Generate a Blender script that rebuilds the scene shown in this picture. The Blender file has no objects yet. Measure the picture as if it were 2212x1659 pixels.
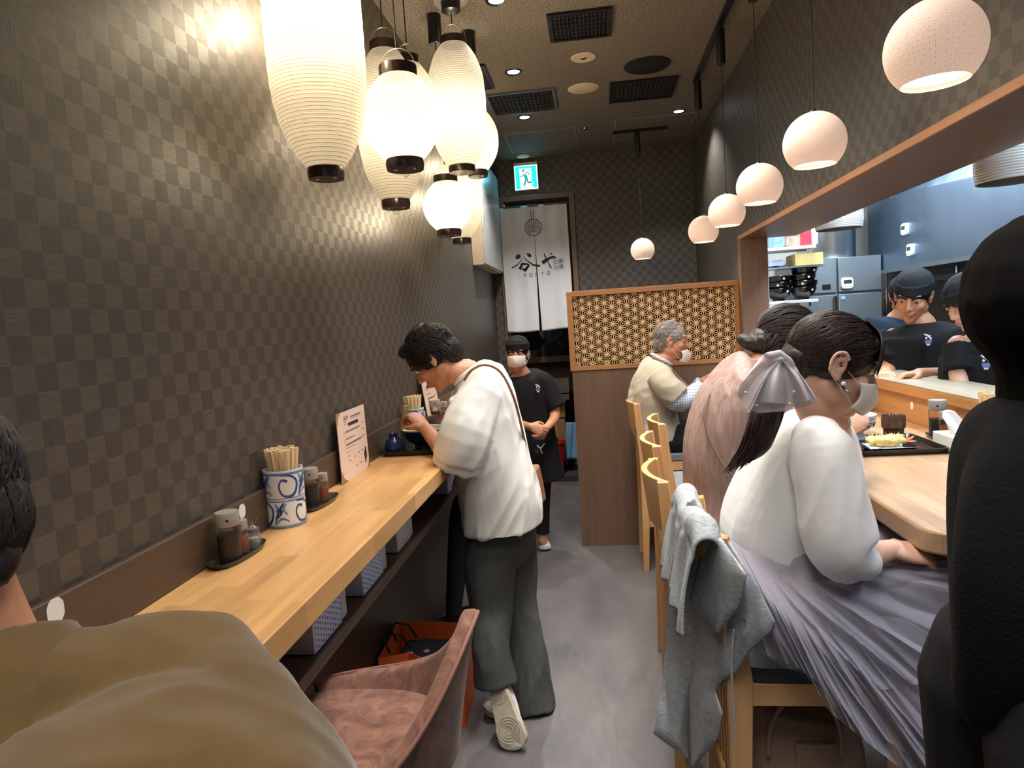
import bpy, math, random
import numpy as np
from mathutils import Vector, Matrix, noise, Quaternion
random.seed(7)
V = Vector
PI = math.pi
COL = bpy.context.scene.collection
SC = bpy.context.scene

# ------------------------------------------------------------------ camera
FPX, YAW, PITCH, ROLL, CAMH = 1484.85, .12343, .08753, -.06573, 1.6
def _basis():
    cy, sy = math.cos(YAW), math.sin(YAW); cp, sp = math.cos(PITCH), math.sin(PITCH)
    F = V((-sy*cp, cy*cp, -sp)); R = V((cy, sy, 0)); U = R.cross(F)
    cr, sr = math.cos(ROLL), math.sin(ROLL)
    return F, cr*R+sr*U, cr*U-sr*R
CF, CR, CU = _basis()
cam_d = bpy.data.cameras.new('camera'); cam = bpy.data.objects.new('camera', cam_d); COL.objects.link(cam)
cam_d.sensor_width = 36; cam_d.lens = FPX/2212*36; cam_d.clip_start = .02
M3 = Matrix((CR, CU, -CF)).transposed()
cam.matrix_world = Matrix.Translation((0, 0, CAMH)) @ M3.to_4x4()
SC.camera = cam
def at(u, v, y=None, x=None, z=None):
    """where the sight line of a measured point crosses a real plane of the room (metres)"""
    d = CF+CR*((u-1106)/FPX)-CU*((v-829.5)/FPX)
    t = y/d.y if y is not None else (x/d.x if x is not None else (z-CAMH)/d.z)
    return V((0, 0, CAMH))+d*t

# ------------------------------------------------------------------ world, view, large lights
SC.view_settings.view_transform = 'Standard'; SC.view_settings.look = 'None'
SC.view_settings.gamma = 1; SC.view_settings.use_curve_mapping = False
SC.view_settings.exposure = 0.0
W = bpy.data.worlds.new('world'); SC.world = W; W.use_nodes = True
W.node_tree.nodes['Background'].inputs[0].default_value = (.96, .97, 1.0, 1)
W.node_tree.nodes['Background'].inputs[1].default_value = .30
def light(name, kind, loc, power, color=(1, 1, 1), size=.1, size_y=None, rot=(0, 0, 0), spot=None, spread=180):
    l = bpy.data.lights.new(name, kind); l.energy = power; l.color = color
    if kind == 'AREA':
        l.size = size
        if size_y: l.shape = 'RECTANGLE'; l.size_y = size_y
        l.spread = math.radians(spread)
    else: l.shadow_soft_size = size
    if spot: l.spot_size = spot; l.spot_blend = .6
    o = bpy.data.objects.new(name, l); COL.objects.link(o); o.location = loc; o.rotation_euler = rot
    return o
# room dimensions (metres)
XL, XR, ZC, YB = -.94, .99, 3.147, 6.7
XR2 = 1.33           # back face of the wall over the hatch
YF = -2.2            # front of the modelled room (open shop front)
ZH = 2.05            # underside of the hatch header
ZL, ZR = 1.08, 1.05  # counter tops
# shop ceiling fittings behind the photographer, added aisle fill and kitchen fluorescents
light('shop_front_ceiling_light', 'AREA', (.1, .2, 3.1), 26, (1, .97, .94), 1.0, 1.4, spread=110)
light('aisle_fill_light', 'AREA', (.22, 2.9, 3.12), 46, (1, .97, .94), .4, 2.6, spread=95)  # added overhead fill to brighten floor and diners; not a ceiling fitting
light('kitchen_fluorescent_light', 'AREA', (1.78, 3.4, 2.66), 62, (.72, .87, 1), .25, 2.6)
light('kitchen_fluorescent_light', 'AREA', (1.8, 1.2, 2.66), 32, (.72, .87, 1), .25, 1.2)
light('kitchen_fluorescent_light', 'AREA', (1.55, 4.95, 2.66), 22, (.8, .9, 1), .3, .5)

# ------------------------------------------------------------------ mesh helpers
class G:
    """collects shapes into one mesh"""
    def __init__(s): s.v = []; s.f = []
    def add(s, vs, fs):
        n = len(s.v); s.v += [tuple(p) for p in vs]; s.f += [tuple(i+n for i in f) for f in fs]; return s
    def box(s, c, d, rot=None):
        c = V(c); vs = []
        for x in (-.5, .5):
            for y in (-.5, .5):
                for z in (-.5, .5):
                    p = V((x*d[0], y*d[1], z*d[2]))
                    if rot is not None: p = rot @ p
                    vs.append(c+p)
        return s.add(vs, [(0, 1, 3, 2), (4, 6, 7, 5), (0, 4, 5, 1), (2, 3, 7, 6), (0, 2, 6, 4), (1, 5, 7, 3)])
    def b2(s, a, b):
        return s.box([(a[i]+b[i])/2 for i in range(3)], [abs(b[i]-a[i]) for i in range(3)])
    def tube(s, pts, rad, n=10, rnd=False, side=None):
        if not hasattr(rad, '__len__'): rad = [rad]*len(pts)
        return s.loft(pts, [(r, r) for r in rad], side, n, rnd)
    CR = 0
    def loft(s, pts, ab, side=None, n=20, rnd=False, power=1.0):
        pts = [V(p) for p in pts]; ab = list(ab)
        if G.CR and 3 <= len(pts) <= 9:          # smooth the path through its joints
            P2 = []; A2 = []; m = len(pts)
            for i in range(m-1):
                p0, p1, p2, p3 = pts[max(i-1, 0)], pts[i], pts[i+1], pts[min(i+2, m-1)]
                a0, a1, a2, a3 = ab[max(i-1, 0)], ab[i], ab[i+1], ab[min(i+2, m-1)]
                for k in range(G.CR):
                    t = k/G.CR; c = (-.5*t+t*t-.5*t**3, 1-2.5*t*t+1.5*t**3, .5*t+2*t*t-1.5*t**3, -.5*t*t+.5*t**3)
                    P2.append(p0*c[0]+p1*c[1]+p2*c[2]+p3*c[3]); A2.append(tuple(max(.0003, a0[j]*c[0]+a1[j]*c[1]+a2[j]*c[2]+a3[j]*c[3]) for j in (0, 1)))
            pts = P2+[pts[-1]]; ab = A2+[ab[-1]]
        if rnd:
            t0 = (pts[0]-pts[1]).normalized(); t1 = (pts[-1]-pts[-2]).normalized()
            a0, b0 = ab[0]; a1, b1 = ab[-1]; P0 = []; Q0 = []; P1 = []; Q1 = []
            for k in range(3, 0, -1):
                th = k/3.2*PI/2; P0.append(pts[0]+t0*min(a0, b0)*math.sin(th)); Q0.append((a0*math.cos(th), b0*math.cos(th)))
                P1.insert(0, pts[-1]+t1*min(a1, b1)*math.sin(th)); Q1.insert(0, (a1*math.cos(th), b1*math.cos(th)))
            pts = P0+pts+P1; ab = Q0+ab+Q1
        m = len(pts); vs = []; fs = []; sd = V(side) if side is not None else None
        if sd is None:
            t = (pts[1]-pts[0]).normalized(); sd = t.cross(V((0, 0, 1)))
            if sd.length < .1: sd = t.cross(V((0, 1, 0)))
        for i in range(m):
            t = (pts[min(i+1, m-1)]-pts[max(i-1, 0)])
            t = t.normalized() if t.length > 1e-9 else V((0, 0, 1))
            e = (sd-t*sd.dot(t))
            if e.length < 1e-6: e = t.orthogonal()
            e.normalize(); w = t.cross(e)
            if side is None: sd = e
            for k in range(n):
                a = 2*PI*k/n; c, q = math.cos(a), math.sin(a)
                if power != 1.0:
                    c = math.copysign(abs(c)**power, c); q = math.copysign(abs(q)**power, q)
                vs.append(pts[i]+e*c*ab[i][0]+w*q*ab[i][1])
        for i in range(m-1):
            for k in range(n):
                k2 = (k+1) % n; fs.append((i*n+k, i*n+k2, (i+1)*n+k2, (i+1)*n+k))
        fs.append(tuple(range(n-1, -1, -1))); fs.append(tuple((m-1)*n+k for k in range(n)))
        return s.add(vs, fs)
    def ell(s, c, r, fwd=None, up=None, n=16):
        c = V(c)
        if not hasattr(r, '__len__'): r = (r, r, r)
        if fwd is not None: X, Y, Z = frame(fwd, up)
        else: X, Y, Z = V((1, 0, 0)), V((0, 1, 0)), V((0, 0, 1))
        vs = [c+Z*r[2]]; m = n//2
        for i in range(1, m):
            th = PI*i/m
            for k in range(n):
                a = 2*PI*k/n
                vs.append(c+X*(r[0]*math.sin(th)*math.cos(a))+Y*(r[1]*math.sin(th)*math.sin(a))+Z*(r[2]*math.cos(th)))
        vs.append(c-Z*r[2]); fs = []
        for k in range(n): fs.append((0, 1+k, 1+(k+1) % n))
        for i in range(m-2):
            for k in range(n): fs.append((1+i*n+k, 1+(i+1)*n+k, 1+(i+1)*n+(k+1) % n, 1+i*n+(k+1) % n))
        L = len(vs)-1; o = 1+(m-2)*n
        for k in range(n): fs.append((o+k, L, o+(k+1) % n))
        return s.add(vs, fs)
    def lathe(s, prof, c=(0, 0, 0), n=32, axis=None, close=True):
        c = V(c); q = Quaternion() if axis is None else V((0, 0, 1)).rotation_difference(V(axis))
        vs = []; m = len(prof)
        for r, z in prof:
            for k in range(n):
                a = 2*PI*k/n; vs.append(c+q @ V((r*math.cos(a), r*math.sin(a), z)))
        fs = []
        for i in range(m-1):
            for k in range(n): fs.append((i*n+k, i*n+(k+1) % n, (i+1)*n+(k+1) % n, (i+1)*n+k))
        if close:
            if prof[0][0] > 1e-4: fs.append(tuple(range(n-1, -1, -1)))
            if prof[-1][0] > 1e-4: fs.append(tuple((m-1)*n+k for k in range(n)))
        return s.add(vs, fs)
    def prism(s, poly, o, ex, ey, ez):
        """polygon (2-D) in the frame o, ex, ey pushed along ez"""
        o, ex, ey, ez = V(o), V(ex), V(ey), V(ez); n = len(poly)
        vs = [o+ex*p[0]+ey*p[1] for p in poly]+[o+ex*p[0]+ey*p[1]+ez for p in poly]
        fs = [tuple(range(n-1, -1, -1)), tuple(range(n, 2*n))]
        for k in range(n): fs.append((k, (k+1) % n, n+(k+1) % n, n+k))
        return s.add(vs, fs)
    def bar(s, a, b, w, h, up=(0, 0, 1)):
        a, b = V(a), V(b); t = (b-a).normalized(); e = t.cross(V(up))
        if e.length < .01: e = t.cross(V((1, 0, 0)))
        e.normalize(); q = e.cross(t)
        vs = []
        for p in (a, b):
            for i, j in ((-1, -1), (1, -1), (1, 1), (-1, 1)): vs.append(p+e*i*w/2+q*j*h/2)
        return s.add(vs, [(3, 2, 1, 0), (4, 5, 6, 7), (0, 1, 5, 4), (1, 2, 6, 5), (2, 3, 7, 6), (3, 0, 4, 7)])
    def grid(s, fn, nu, nv, thick=None):
        vs = [fn(i/nu, j/nv) for j in range(nv+1) for i in range(nu+1)]
        fs = [(j*(nu+1)+i, j*(nu+1)+i+1, (j+1)*(nu+1)+i+1, (j+1)*(nu+1)+i) for j in range(nv) for i in range(nu)]
        return s.add(vs, fs)
def frame(fwd, up=(0, 0, 1)):
    """right, forward, up unit vectors"""
    f = V(fwd).normalized(); u = V(up) if up is not None else V((0, 0, 1)); r = f.cross(u)
    if r.length < 1e-4: r = f.cross(V((0, 1, 0)))
    r.normalize(); return r, f, r.cross(f)
def mesh_of(g, name='m'):
    me = bpy.data.meshes.new(name); me.from_pydata(g.v, [], g.f); me.update(); return me
def obj(name, g, mat, parent=None, smooth=True, bevel=0, sub=0, solid=0, angle=.7):
    me = g if isinstance(g, bpy.types.Mesh) else mesh_of(g, name)
    o = bpy.data.objects.new(name, me); COL.objects.link(o)
    if mat: me.materials.append(mat)
    if smooth:
        me.shade_smooth()
        try: me.set_sharp_from_angle(angle=angle)
        except Exception: pass
    if solid:
        md = o.modifiers.new('s', 'SOLIDIFY'); md.thickness = solid; md.offset = 0
    if bevel:
        md = o.modifiers.new('b', 'BEVEL'); md.width = bevel; md.segments = 2; md.limit_method = 'ANGLE'; md.angle_limit = .6
        md.harden_normals = False
    if sub:
        md = o.modifiers.new('u', 'SUBSURF'); md.levels = md.render_levels = sub
    if parent is not None:
        o.parent = parent
        o.matrix_parent_inverse = Matrix.Translation(-parent_origin(parent))
    return o
_org = {}
def parent_origin(p): return _org.get(p.name, V((0, 0, 0)))
def tag(o, label=None, cat=None, group=None, kind=None):
    if label: o['label'] = label
    if cat: o['category'] = cat
    if group: o['group'] = group
    if kind: o['kind'] = kind
    return o
def thing(name, label, cat, loc=(0, 0, 0), group=None):
    o = bpy.data.objects.new(name, None); COL.objects.link(o); o.location = loc; o.empty_display_size = .05
    o.matrix_local = Matrix.Translation(V(loc)); _org[o.name] = V(loc)
    return tag(o, label, cat, group)
def struct(name, g, mat, **k):
    return tag(obj(name, g, mat, **k), kind='structure')
def dup(root, delta, rotz=0, label=None, group=None):
    """copy of a thing with copies of its parts and sub-parts"""
    r = root.copy(); COL.objects.link(r); r.location = root.location+V(delta)
    if rotz: r.rotation_euler = (0, 0, root.rotation_euler.z+rotz)
    if label: r['label'] = label
    if group: r['group'] = group
    for ch in list(root.children):
        c = ch.copy(); COL.objects.link(c); c.parent = r; c.matrix_parent_inverse = ch.matrix_parent_inverse
        for g in ch.children:
            d = g.copy(); COL.objects.link(d); d.parent = c; d.matrix_parent_inverse = g.matrix_parent_inverse
    return r
def remesh(g, voxel=.006, smooth=2, dents=(), folds=None, post=None):
    """melt overlapping shapes into one continuous skin; folds = (amplitude, frequency, direction, seed)"""
    me = mesh_of(g); o = bpy.data.objects.new('tmp', me); COL.objects.link(o)
    md = o.modifiers.new('r', 'REMESH'); md.mode = 'VOXEL'; md.voxel_size = voxel; md.use_smooth_shade = True
    if smooth:
        ms = o.modifiers.new('s', 'SMOOTH'); ms.iterations = smooth; ms.factor = .5
    dg = bpy.context.evaluated_depsgraph_get(); dg.update()
    res = bpy.data.meshes.new_from_object(o.evaluated_get(dg)); bpy.data.objects.remove(o)
    n = len(res.vertices); co = np.empty(n*3); res.vertices.foreach_get('co', co); co = co.reshape(-1, 3)
    if folds or dents or post:
        nr = np.empty(n*3); res.vertices.foreach_get('normal', nr); nr = nr.reshape(-1, 3)
        for c, rad, dep, d in dents:
            c = np.array(c); w = np.exp(-((co-c)**2).sum(1)/(rad*rad)); co += np.outer(w*dep, np.array(d))
        if folds:
            fl = folds if isinstance(folds, list) else [folds]
            for amp, fr, d, seed in fl:
                d = np.array(V(d).normalized()); q = (co-np.outer(co@d, d)*.8)*fr+seed
                val = np.array([1-2*abs(noise.noise(V(p))) for p in q])-.5
                co += nr*(amp*val)[:, None]
        if post: co = post(co, nr)
        res.vertices.foreach_set('co', co.reshape(-1)); res.update()
    return res

# ------------------------------------------------------------------ materials
def srgb(r, g, b):
    f = lambda c: (c/255/12.92) if c/255 <= .04045 else ((c/255+.055)/1.055)**2.4
    return (f(r), f(g), f(b), 1)
class N:
    def __init__(s, name):
        s.m = bpy.data.materials.new(name); s.m.use_nodes = True; s.t = s.m.node_tree; s.t.nodes.clear()
        s.out = s.t.nodes.new('ShaderNodeOutputMaterial')
    def n(s, typ, props=None, **ins):
        nd = s.t.nodes.new(typ)
        for k, v in (props or {}).items(): setattr(nd, k, v)
        for k, v in ins.items():
            key = int(k[1:]) if k[0] == '_' and k[1:].isdigit() else k.replace('_', ' ')
            s.put(nd.inputs[key], v)
        return nd
    def put(s, sock, v):
        if isinstance(v, bpy.types.NodeSocket): s.t.links.new(v, sock)
        elif isinstance(v, bpy.types.Node): s.t.links.new(v.outputs[0], sock)
        else: sock.default_value = v
    def math(s, op, a, b=0.0, c=None):
        nd = s.n('ShaderNodeMath', {'operation': op}); s.put(nd.inputs[0], a); s.put(nd.inputs[1], b)
        if c is not None: s.put(nd.inputs[2], c)
        return nd.outputs[0]
    def mix(s, f, a, b, blend='MIX'):
        nd = s.n('ShaderNodeMix', {'data_type': 'RGBA', 'blend_type': blend}); s.put(nd.inputs[0], f); s.put(nd.inputs[6], a); s.put(nd.inputs[7], b)
        return nd.outputs[2]
    def ramp(s, f, stops):
        nd = s.n('ShaderNodeValToRGB'); s.put(nd.inputs[0], f); e = nd.color_ramp.elements
        while len(e) < len(stops): e.new(.5)
        for i, (p, c) in enumerate(stops): e[i].position = p; e[i].color = c
        return nd.outputs[0]
    def pos(s, scale=(1, 1, 1), src='Object'):
        tc = s.n('ShaderNodeTexCoord'); mp = s.n('ShaderNodeMapping'); s.put(mp.inputs[0], tc.outputs[src]); mp.inputs[3].default_value = scale
        return mp.outputs[0]
    def noise(s, vec, scale, detail=3, rough=.5, dist=0):
        nd = s.n('ShaderNodeTexNoise', None, Scale=scale, Detail=detail, Roughness=rough, Distortion=dist); s.put(nd.inputs['Vector'], vec); return nd.outputs[0]
    def bump(s, h, strength=.3, dist=.01):
        return s.n('ShaderNodeBump', None, Height=h, Strength=strength, Distance=dist).outputs[0]
    def bsdf(s, col, rough=.5, metal=0, normal=None, spec=.5, **k):
        b = s.n('ShaderNodeBsdfPrincipled'); s.put(b.inputs['Base Color'], col); s.put(b.inputs['Roughness'], rough); s.put(b.inputs['Metallic'], metal)
        s.put(b.inputs['Specular IOR Level'], spec)
        if normal is not None: s.put(b.inputs['Normal'], normal)
        for kk, v in k.items(): s.put(b.inputs[kk.replace('_', ' ')], v)
        s.put(s.out.inputs[0], b.outputs[0]); return b
def plain(name, rgb, rough=.5, metal=0, var=.12, scale=12, bump=0, bscale=80, spec=.5, stretch=(1, 1, 1), **k):
    n = N(name); p = n.pos(stretch); c = srgb(*rgb); nz = n.noise(p, scale, 3)
    dk = tuple(x*(1-var) for x in c[:3])+(1,); lt = tuple(min(1, x*(1+var)) for x in c[:3])+(1,)
    col = n.ramp(nz, [(.3, dk), (.7, lt)])
    nm = n.bump(n.noise(p, bscale, 2), bump, .003) if bump else None
    n.bsdf(col, rough, metal, nm, spec, **k); return n.m
def woodmat(name, rgb, axis='y', stave=0, rough=.35, grain=.3, var=.18, stave_len=.35, bumpy=.06, freq=1):
    """wood with grain along an axis; stave = width of glued staves"""
    n = N(name); g = {'x': (1.2, 22, 22), 'y': (22, 1.2, 22), 'z': (22, 22, 1.2)}[axis]
    g = tuple(a*freq for a in g)
    p = n.pos(g); c = srgb(*rgb)
    nz = n.noise(p, 1.6, 6, .62, .5); nf = n.noise(p, 7, 3, .6)
    f = n.math('ADD', n.math('MULTIPLY', nz, .7), n.math('MULTIPLY', nf, .3))
    dk = tuple(x*(1-grain) for x in c[:3])+(1,); lt = tuple(min(1, x*(1+grain*.6)) for x in c[:3])+(1,)
    col = n.ramp(f, [(.32, dk), (.5, c), (.7, lt)])
    if stave:
        tc = n.n('ShaderNodeTexCoord'); sp = n.n('ShaderNodeSeparateXYZ'); n.put(sp.inputs[0], tc.outputs['Object'])
        al = sp.outputs['XYZ'.index(axis.upper())]; ac = sp.outputs[0 if axis != 'x' else 1]
        row = n.math('FLOOR', n.math('DIVIDE', ac, stave))
        wn = n.n('ShaderNodeTexWhiteNoise', {'noise_dimensions': '1D'}); n.put(wn.inputs['W'], row)
        seg = n.math('FLOOR', n.math('ADD', n.math('DIVIDE', al, stave_len), n.math('MULTIPLY', wn.outputs[0], 7.3)))
        w2 = n.n('ShaderNodeTexWhiteNoise', {'noise_dimensions': '2D'})
        cx = n.n('ShaderNodeCombineXYZ'); n.put(cx.inputs[0], row); n.put(cx.inputs[1], seg); n.put(w2.inputs['Vector'], cx.outputs[0])
        vcol = n.ramp(w2.outputs[0], [(0, (1-var, (1-var)*.97, (1-var)*.92, 1)), (1, (1+var*.45, 1+var*.45, 1+var*.4, 1))])
        col = n.mix(1.0, col, vcol, 'MULTIPLY')
    n.bsdf(col, rough, 0, n.bump(f, bumpy, .004)); return n.m
def wallpaper(name, u_axis, light_c, dark_c, cell=.048):
    """woven chequer paper: squares with the grain across and along"""
    n = N(name); tc = n.n('ShaderNodeTexCoord'); sp = n.n('ShaderNodeSeparateXYZ'); n.put(sp.inputs[0], tc.outputs['Object'])
    u = sp.outputs['XYZ'.index(u_axis)]; z = sp.outputs[2]
    fu = n.math('FLOOR', n.math('DIVIDE', u, cell)); fz = n.math('FLOOR', n.math('DIVIDE', z, cell))
    ck = n.math('MODULO', n.math('ADD', n.math('ADD', fu, fz), 1000), 2)
    wc = n.n('ShaderNodeCombineXYZ'); n.put(wc.inputs[0], fu); n.put(wc.inputs[1], fz)
    wn = n.n('ShaderNodeTexWhiteNoise', {'noise_dimensions': '2D'}); n.put(wn.inputs['Vector'], wc.outputs[0])
    off = n.math('MULTIPLY', wn.outputs[0], 9.0)
    def grain(a, b):
        c = n.n('ShaderNodeCombineXYZ'); n.put(c.inputs[0], n.math('MULTIPLY', u, a)); n.put(c.inputs[1], n.math('MULTIPLY', z, b)); n.put(c.inputs[2], off)
        return n.noise(c.outputs[0], 1, 5, .65, .4)
    gh = grain(28, 420); gv = grain(420, 28)
    ch = n.ramp(gh, [(.3, tuple(x*.62 for x in srgb(*light_c)[:3])+(1,)), (.7, tuple(x*1.3 for x in srgb(*light_c)[:3])+(1,))])
    cv = n.ramp(gv, [(.3, tuple(x*.72 for x in srgb(*dark_c)[:3])+(1,)), (.7, tuple(x*1.25 for x in srgb(*dark_c)[:3])+(1,))])
    col = n.mix(ck, cv, ch)
    big = n.ramp(n.noise(n.pos((1, 1, 1)), 1.3, 2), [(.3, (.86, .86, .88, 1)), (.7, (1.1, 1.08, 1.04, 1))])
    col = n.mix(1.0, col, big, 'MULTIPLY')
    h = n.mix(ck, gv, gh)
    ro = n.math('ADD', n.math('MULTIPLY', ck, -.07), .50)
    b = n.bsdf(col, ro, 0, n.bump(h, .22, .002), .7)
    return n.m
M = {}
M['paper_y'] = wallpaper('chequer_wallpaper_side', 'Y', (85, 77, 66), (66, 60, 54))
M['paper_x'] = wallpaper('chequer_wallpaper_back', 'X', (88, 82, 76), (64, 60, 56))
M['counter_l'] = woodmat('oak_counter_staves', (214, 165, 108), 'y', .052, .3, .2, .2, .42)
M['counter_r'] = woodmat('pale_counter_staves', (190, 153, 118), 'y', .052, .26, .18, .16, .42)
M['ledge'] = woodmat('grey_grained_ledge', (176, 164, 142), 'y', 0, .35, .35, .2)
M['riser'] = woodmat('amber_riser_wood', (190, 132, 74), 'y', 0, .4, .3, .2)
M['dark_y'] = woodmat('dark_walnut_lengthwise', (80, 64, 50), 'y', 0, .38, .35)
M['dark_z'] = woodmat('dark_walnut_upright', (62, 48, 40), 'z', 0, .45, .25)
M['walnut_z'] = woodmat('brown_walnut_upright', (118, 92, 74), 'z', 0, .45, .22)
M['header'] = woodmat('header_soffit_wood', (104, 80, 66), 'y', 0, .4, .3)
M['edge'] = woodmat('orange_edge_banding', (176, 124, 84), 'y', 0, .4, .15)
M['frame_x'] = woodmat('screen_frame_wood', (176, 126, 82), 'x', 0, .45, .2)
M['lattice'] = plain('lattice_plywood', (236, 196, 142), .55, var=.06)
M['chair'] = woodmat('beech_chair_wood', (214, 165, 112), 'z', 0, .38, .14)
M['black'] = plain('black_plastic', (18, 17, 18), .35, var=.2)
M['blackmetal'] = plain('black_painted_metal', (24, 23, 24), .45, .3)
M['steel'] = None
M['white'] = plain('white_plastic', (232, 232, 228), .4, var=.03)
M['cream'] = plain('cream_panel', (206, 188, 158), .5, var=.05)
def floor_mat():
    n = N('stone_look_vinyl_floor'); p = n.pos((1, .45, 1))
    a = n.noise(p, 3.2, 5, .62, .3); b = n.noise(n.pos((1, .3, 1)), 38, 3, .7)
    f = n.math('ADD', n.math('MULTIPLY', a, .75), n.math('MULTIPLY', b, .25))
    col = n.ramp(f, [(.3, srgb(78, 75, 75)), (.5, srgb(96, 92, 91)), (.72, srgb(115, 111, 109))])
    br = n.n('ShaderNodeTexBrick', {'offset': .5}, Scale=1.0, Mortar_Size=.0015, Brick_Width=.9, Row_Height=.45)
    n.put(br.inputs['Vector'], n.pos((1, 1, 1)))
    br.inputs['Color1'].default_value = (.93, .93, .93, 1); br.inputs['Color2'].default_value = (1.07, 1.06, 1.05, 1); br.inputs['Mortar'].default_value = (.8, .8, .8, 1)
    col = n.mix(1.0, col, br.outputs[0], 'MULTIPLY')
    n.bsdf(col, .42, 0, n.bump(b, .08, .002)); return n.m
M['floor'] = floor_mat()
def ceil_mat():
    n = N('speckled_stucco_ceiling'); p = n.pos()
    a = n.noise(p, 95, 4, .75)
    col = n.ramp(a, [(.38, srgb(74, 68, 60)), (.62, srgb(136, 126, 112))])
    n.bsdf(col, .85, 0, n.bump(a, .5, .004)); return n.m
M['ceil'] = ceil_mat()
def steel_mat(name, c=(150, 156, 160), rough=.28, wav=.5, fine=.03):
    n = N(name); p = n.pos((3, 3, 60)); b = n.noise(p, 3, 3, .6)
    w = n.noise(n.pos((2.2, 1.1, .7)), 1.4, 2)
    h = n.math('ADD', n.math('MULTIPLY', b, fine), n.math('MULTIPLY', w, 1.0))
    n.bsdf(srgb(*c), rough, 1, n.bump(h, wav, .06)); return n.m
M['steel'] = steel_mat('brushed_stainless_steel', (190, 196, 200), .3, .3, .01)
M['steel_hood'] = steel_mat('rippled_stainless_hood', (138, 158, 180), .40, .8, .004)
M['steel_dull'] = steel_mat('dull_stainless_doors', (150, 156, 158), .5, .05, .01)
M['chrome'] = plain('polished_chrome', (200, 200, 200), .12, 1, var=.02)
def emis(name, rgb, s):
    n = N(name); e = n.n('ShaderNodeEmission'); n.put(e.inputs[0], srgb(*rgb)); e.inputs[1].default_value = s; n.put(n.out.inputs[0], e.outputs[0]); return n.m

# ------------------------------------------------------------------ the room shell
struct('floor', G().b2((XL-.1, YF, -.1), (3.4, 9.2, 0)), M['floor'], smooth=False)
struct('ceiling', G().b2((XL-.1, YF, ZC), (XR2, 9.2, ZC+.1)), M['ceil'], smooth=False)
struct('wall_left', G().b2((XL-.1, YF, 0), (XL, YB, ZC)), M['paper_y'], smooth=False)
g = G().b2((XR, YF, ZH+.03), (XR2, 4.76, ZC)).b2((XR, 4.76, 0), (1.135, YB, ZC)).b2((XR, YF, 0), (XR2-.02, 4.7, .99))
struct('wall_right', g, M['paper_y'], smooth=False)
DX0, DX1, DZ = -.80, -.17, 2.76
g = G().b2((XL-.1, YB, 0), (DX0-.06, YB+.1, ZC)).b2((DX1+.05, YB, 0), (1.135, YB+.1, ZC)).b2((DX0-.06, YB, DZ+.05), (DX1+.05, YB+.1, ZC))
struct('wall_back', g, M['paper_x'], smooth=False)
g = G().b2((DX0-.06, YB-.03, 0), (DX0, YB+.12, DZ+.05)).b2((DX1, YB-.03, 0), (DX1+.05, YB+.12, DZ+.05)).b2((DX0, YB-.03, DZ), (DX1, YB+.12, DZ+.05))
struct('door_1', g, M['walnut_z'], bevel=.004)
# header trim and hatch jamb
g = G().b2((XR-.012, YF, ZH), (XR2+.01, 4.75, ZH+.03))
struct('trim_1', g, M['header'], smooth=False)
struct('trim_2', G().b2((XR-.02, YF, ZH), (XR-.0121, 4.75, ZH+.024)), M['edge'], smooth=False)
struct('trim_3', G().b2((XR-.02, 4.66, 0), (1.135, 4.759, ZH-.0005)), M['walnut_z'], smooth=False)
# wainscot board behind the left counter, under-counter back panel
struct('trim_4', G().b2((XL+.0005, YF, ZL+.001), (XL+.018, 5.5, ZL+.112)), M['dark_y'], bevel=.003)
struct('trim_5', G().b2((XL+.0005, YF, 0), (XL+.014, 5.5, ZL-.06)), M['dark_z'], smooth=False)
# store room beyond the doorway
dkw = plain('dark_store_wall', (44, 38, 36), .7)
g = G().b2((XL-.1, YB+.11, 0), (XL, 9.2, ZC)).b2((1.2, YB+.11, 0), (1.3, 9.2, ZC)).b2((XL-.1, 9.1, 0), (1.3, 9.2, ZC))
struct('wall_store', g, dkw, smooth=False)
struct('trim_6', G().b2((XL+.01, YB+.35, 1.18), (.4, YB+.6, 1.24)), M['dark_y'], smooth=False)
# kitchen shell
kw = plain('kitchen_cream_wall', (206, 202, 190), .5, var=.04)
struct('wall_kitchen_back', G().b2((1.17, 6.0, 0), (3.4, 6.1, 2.7)), kw, smooth=False)
struct('wall_kitchen_right', G().b2((3.3, YF, 0), (3.4, 6.0, 2.7)), kw, smooth=False)
struct('wall_kitchen_left', G().b2((1.137, 4.765, 0), (1.165, 6.0, 2.7)), kw, smooth=False)
struct('ceiling_kitchen', G().b2((XR2+.001, YF, 2.7), (3.4, 4.78, 2.8)).b2((1.166, 4.78, 2.7), (3.4, 6.1, 2.8)), plain('kitchen_ceiling', (200, 205, 208), .6, var=.03), smooth=False)
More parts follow.
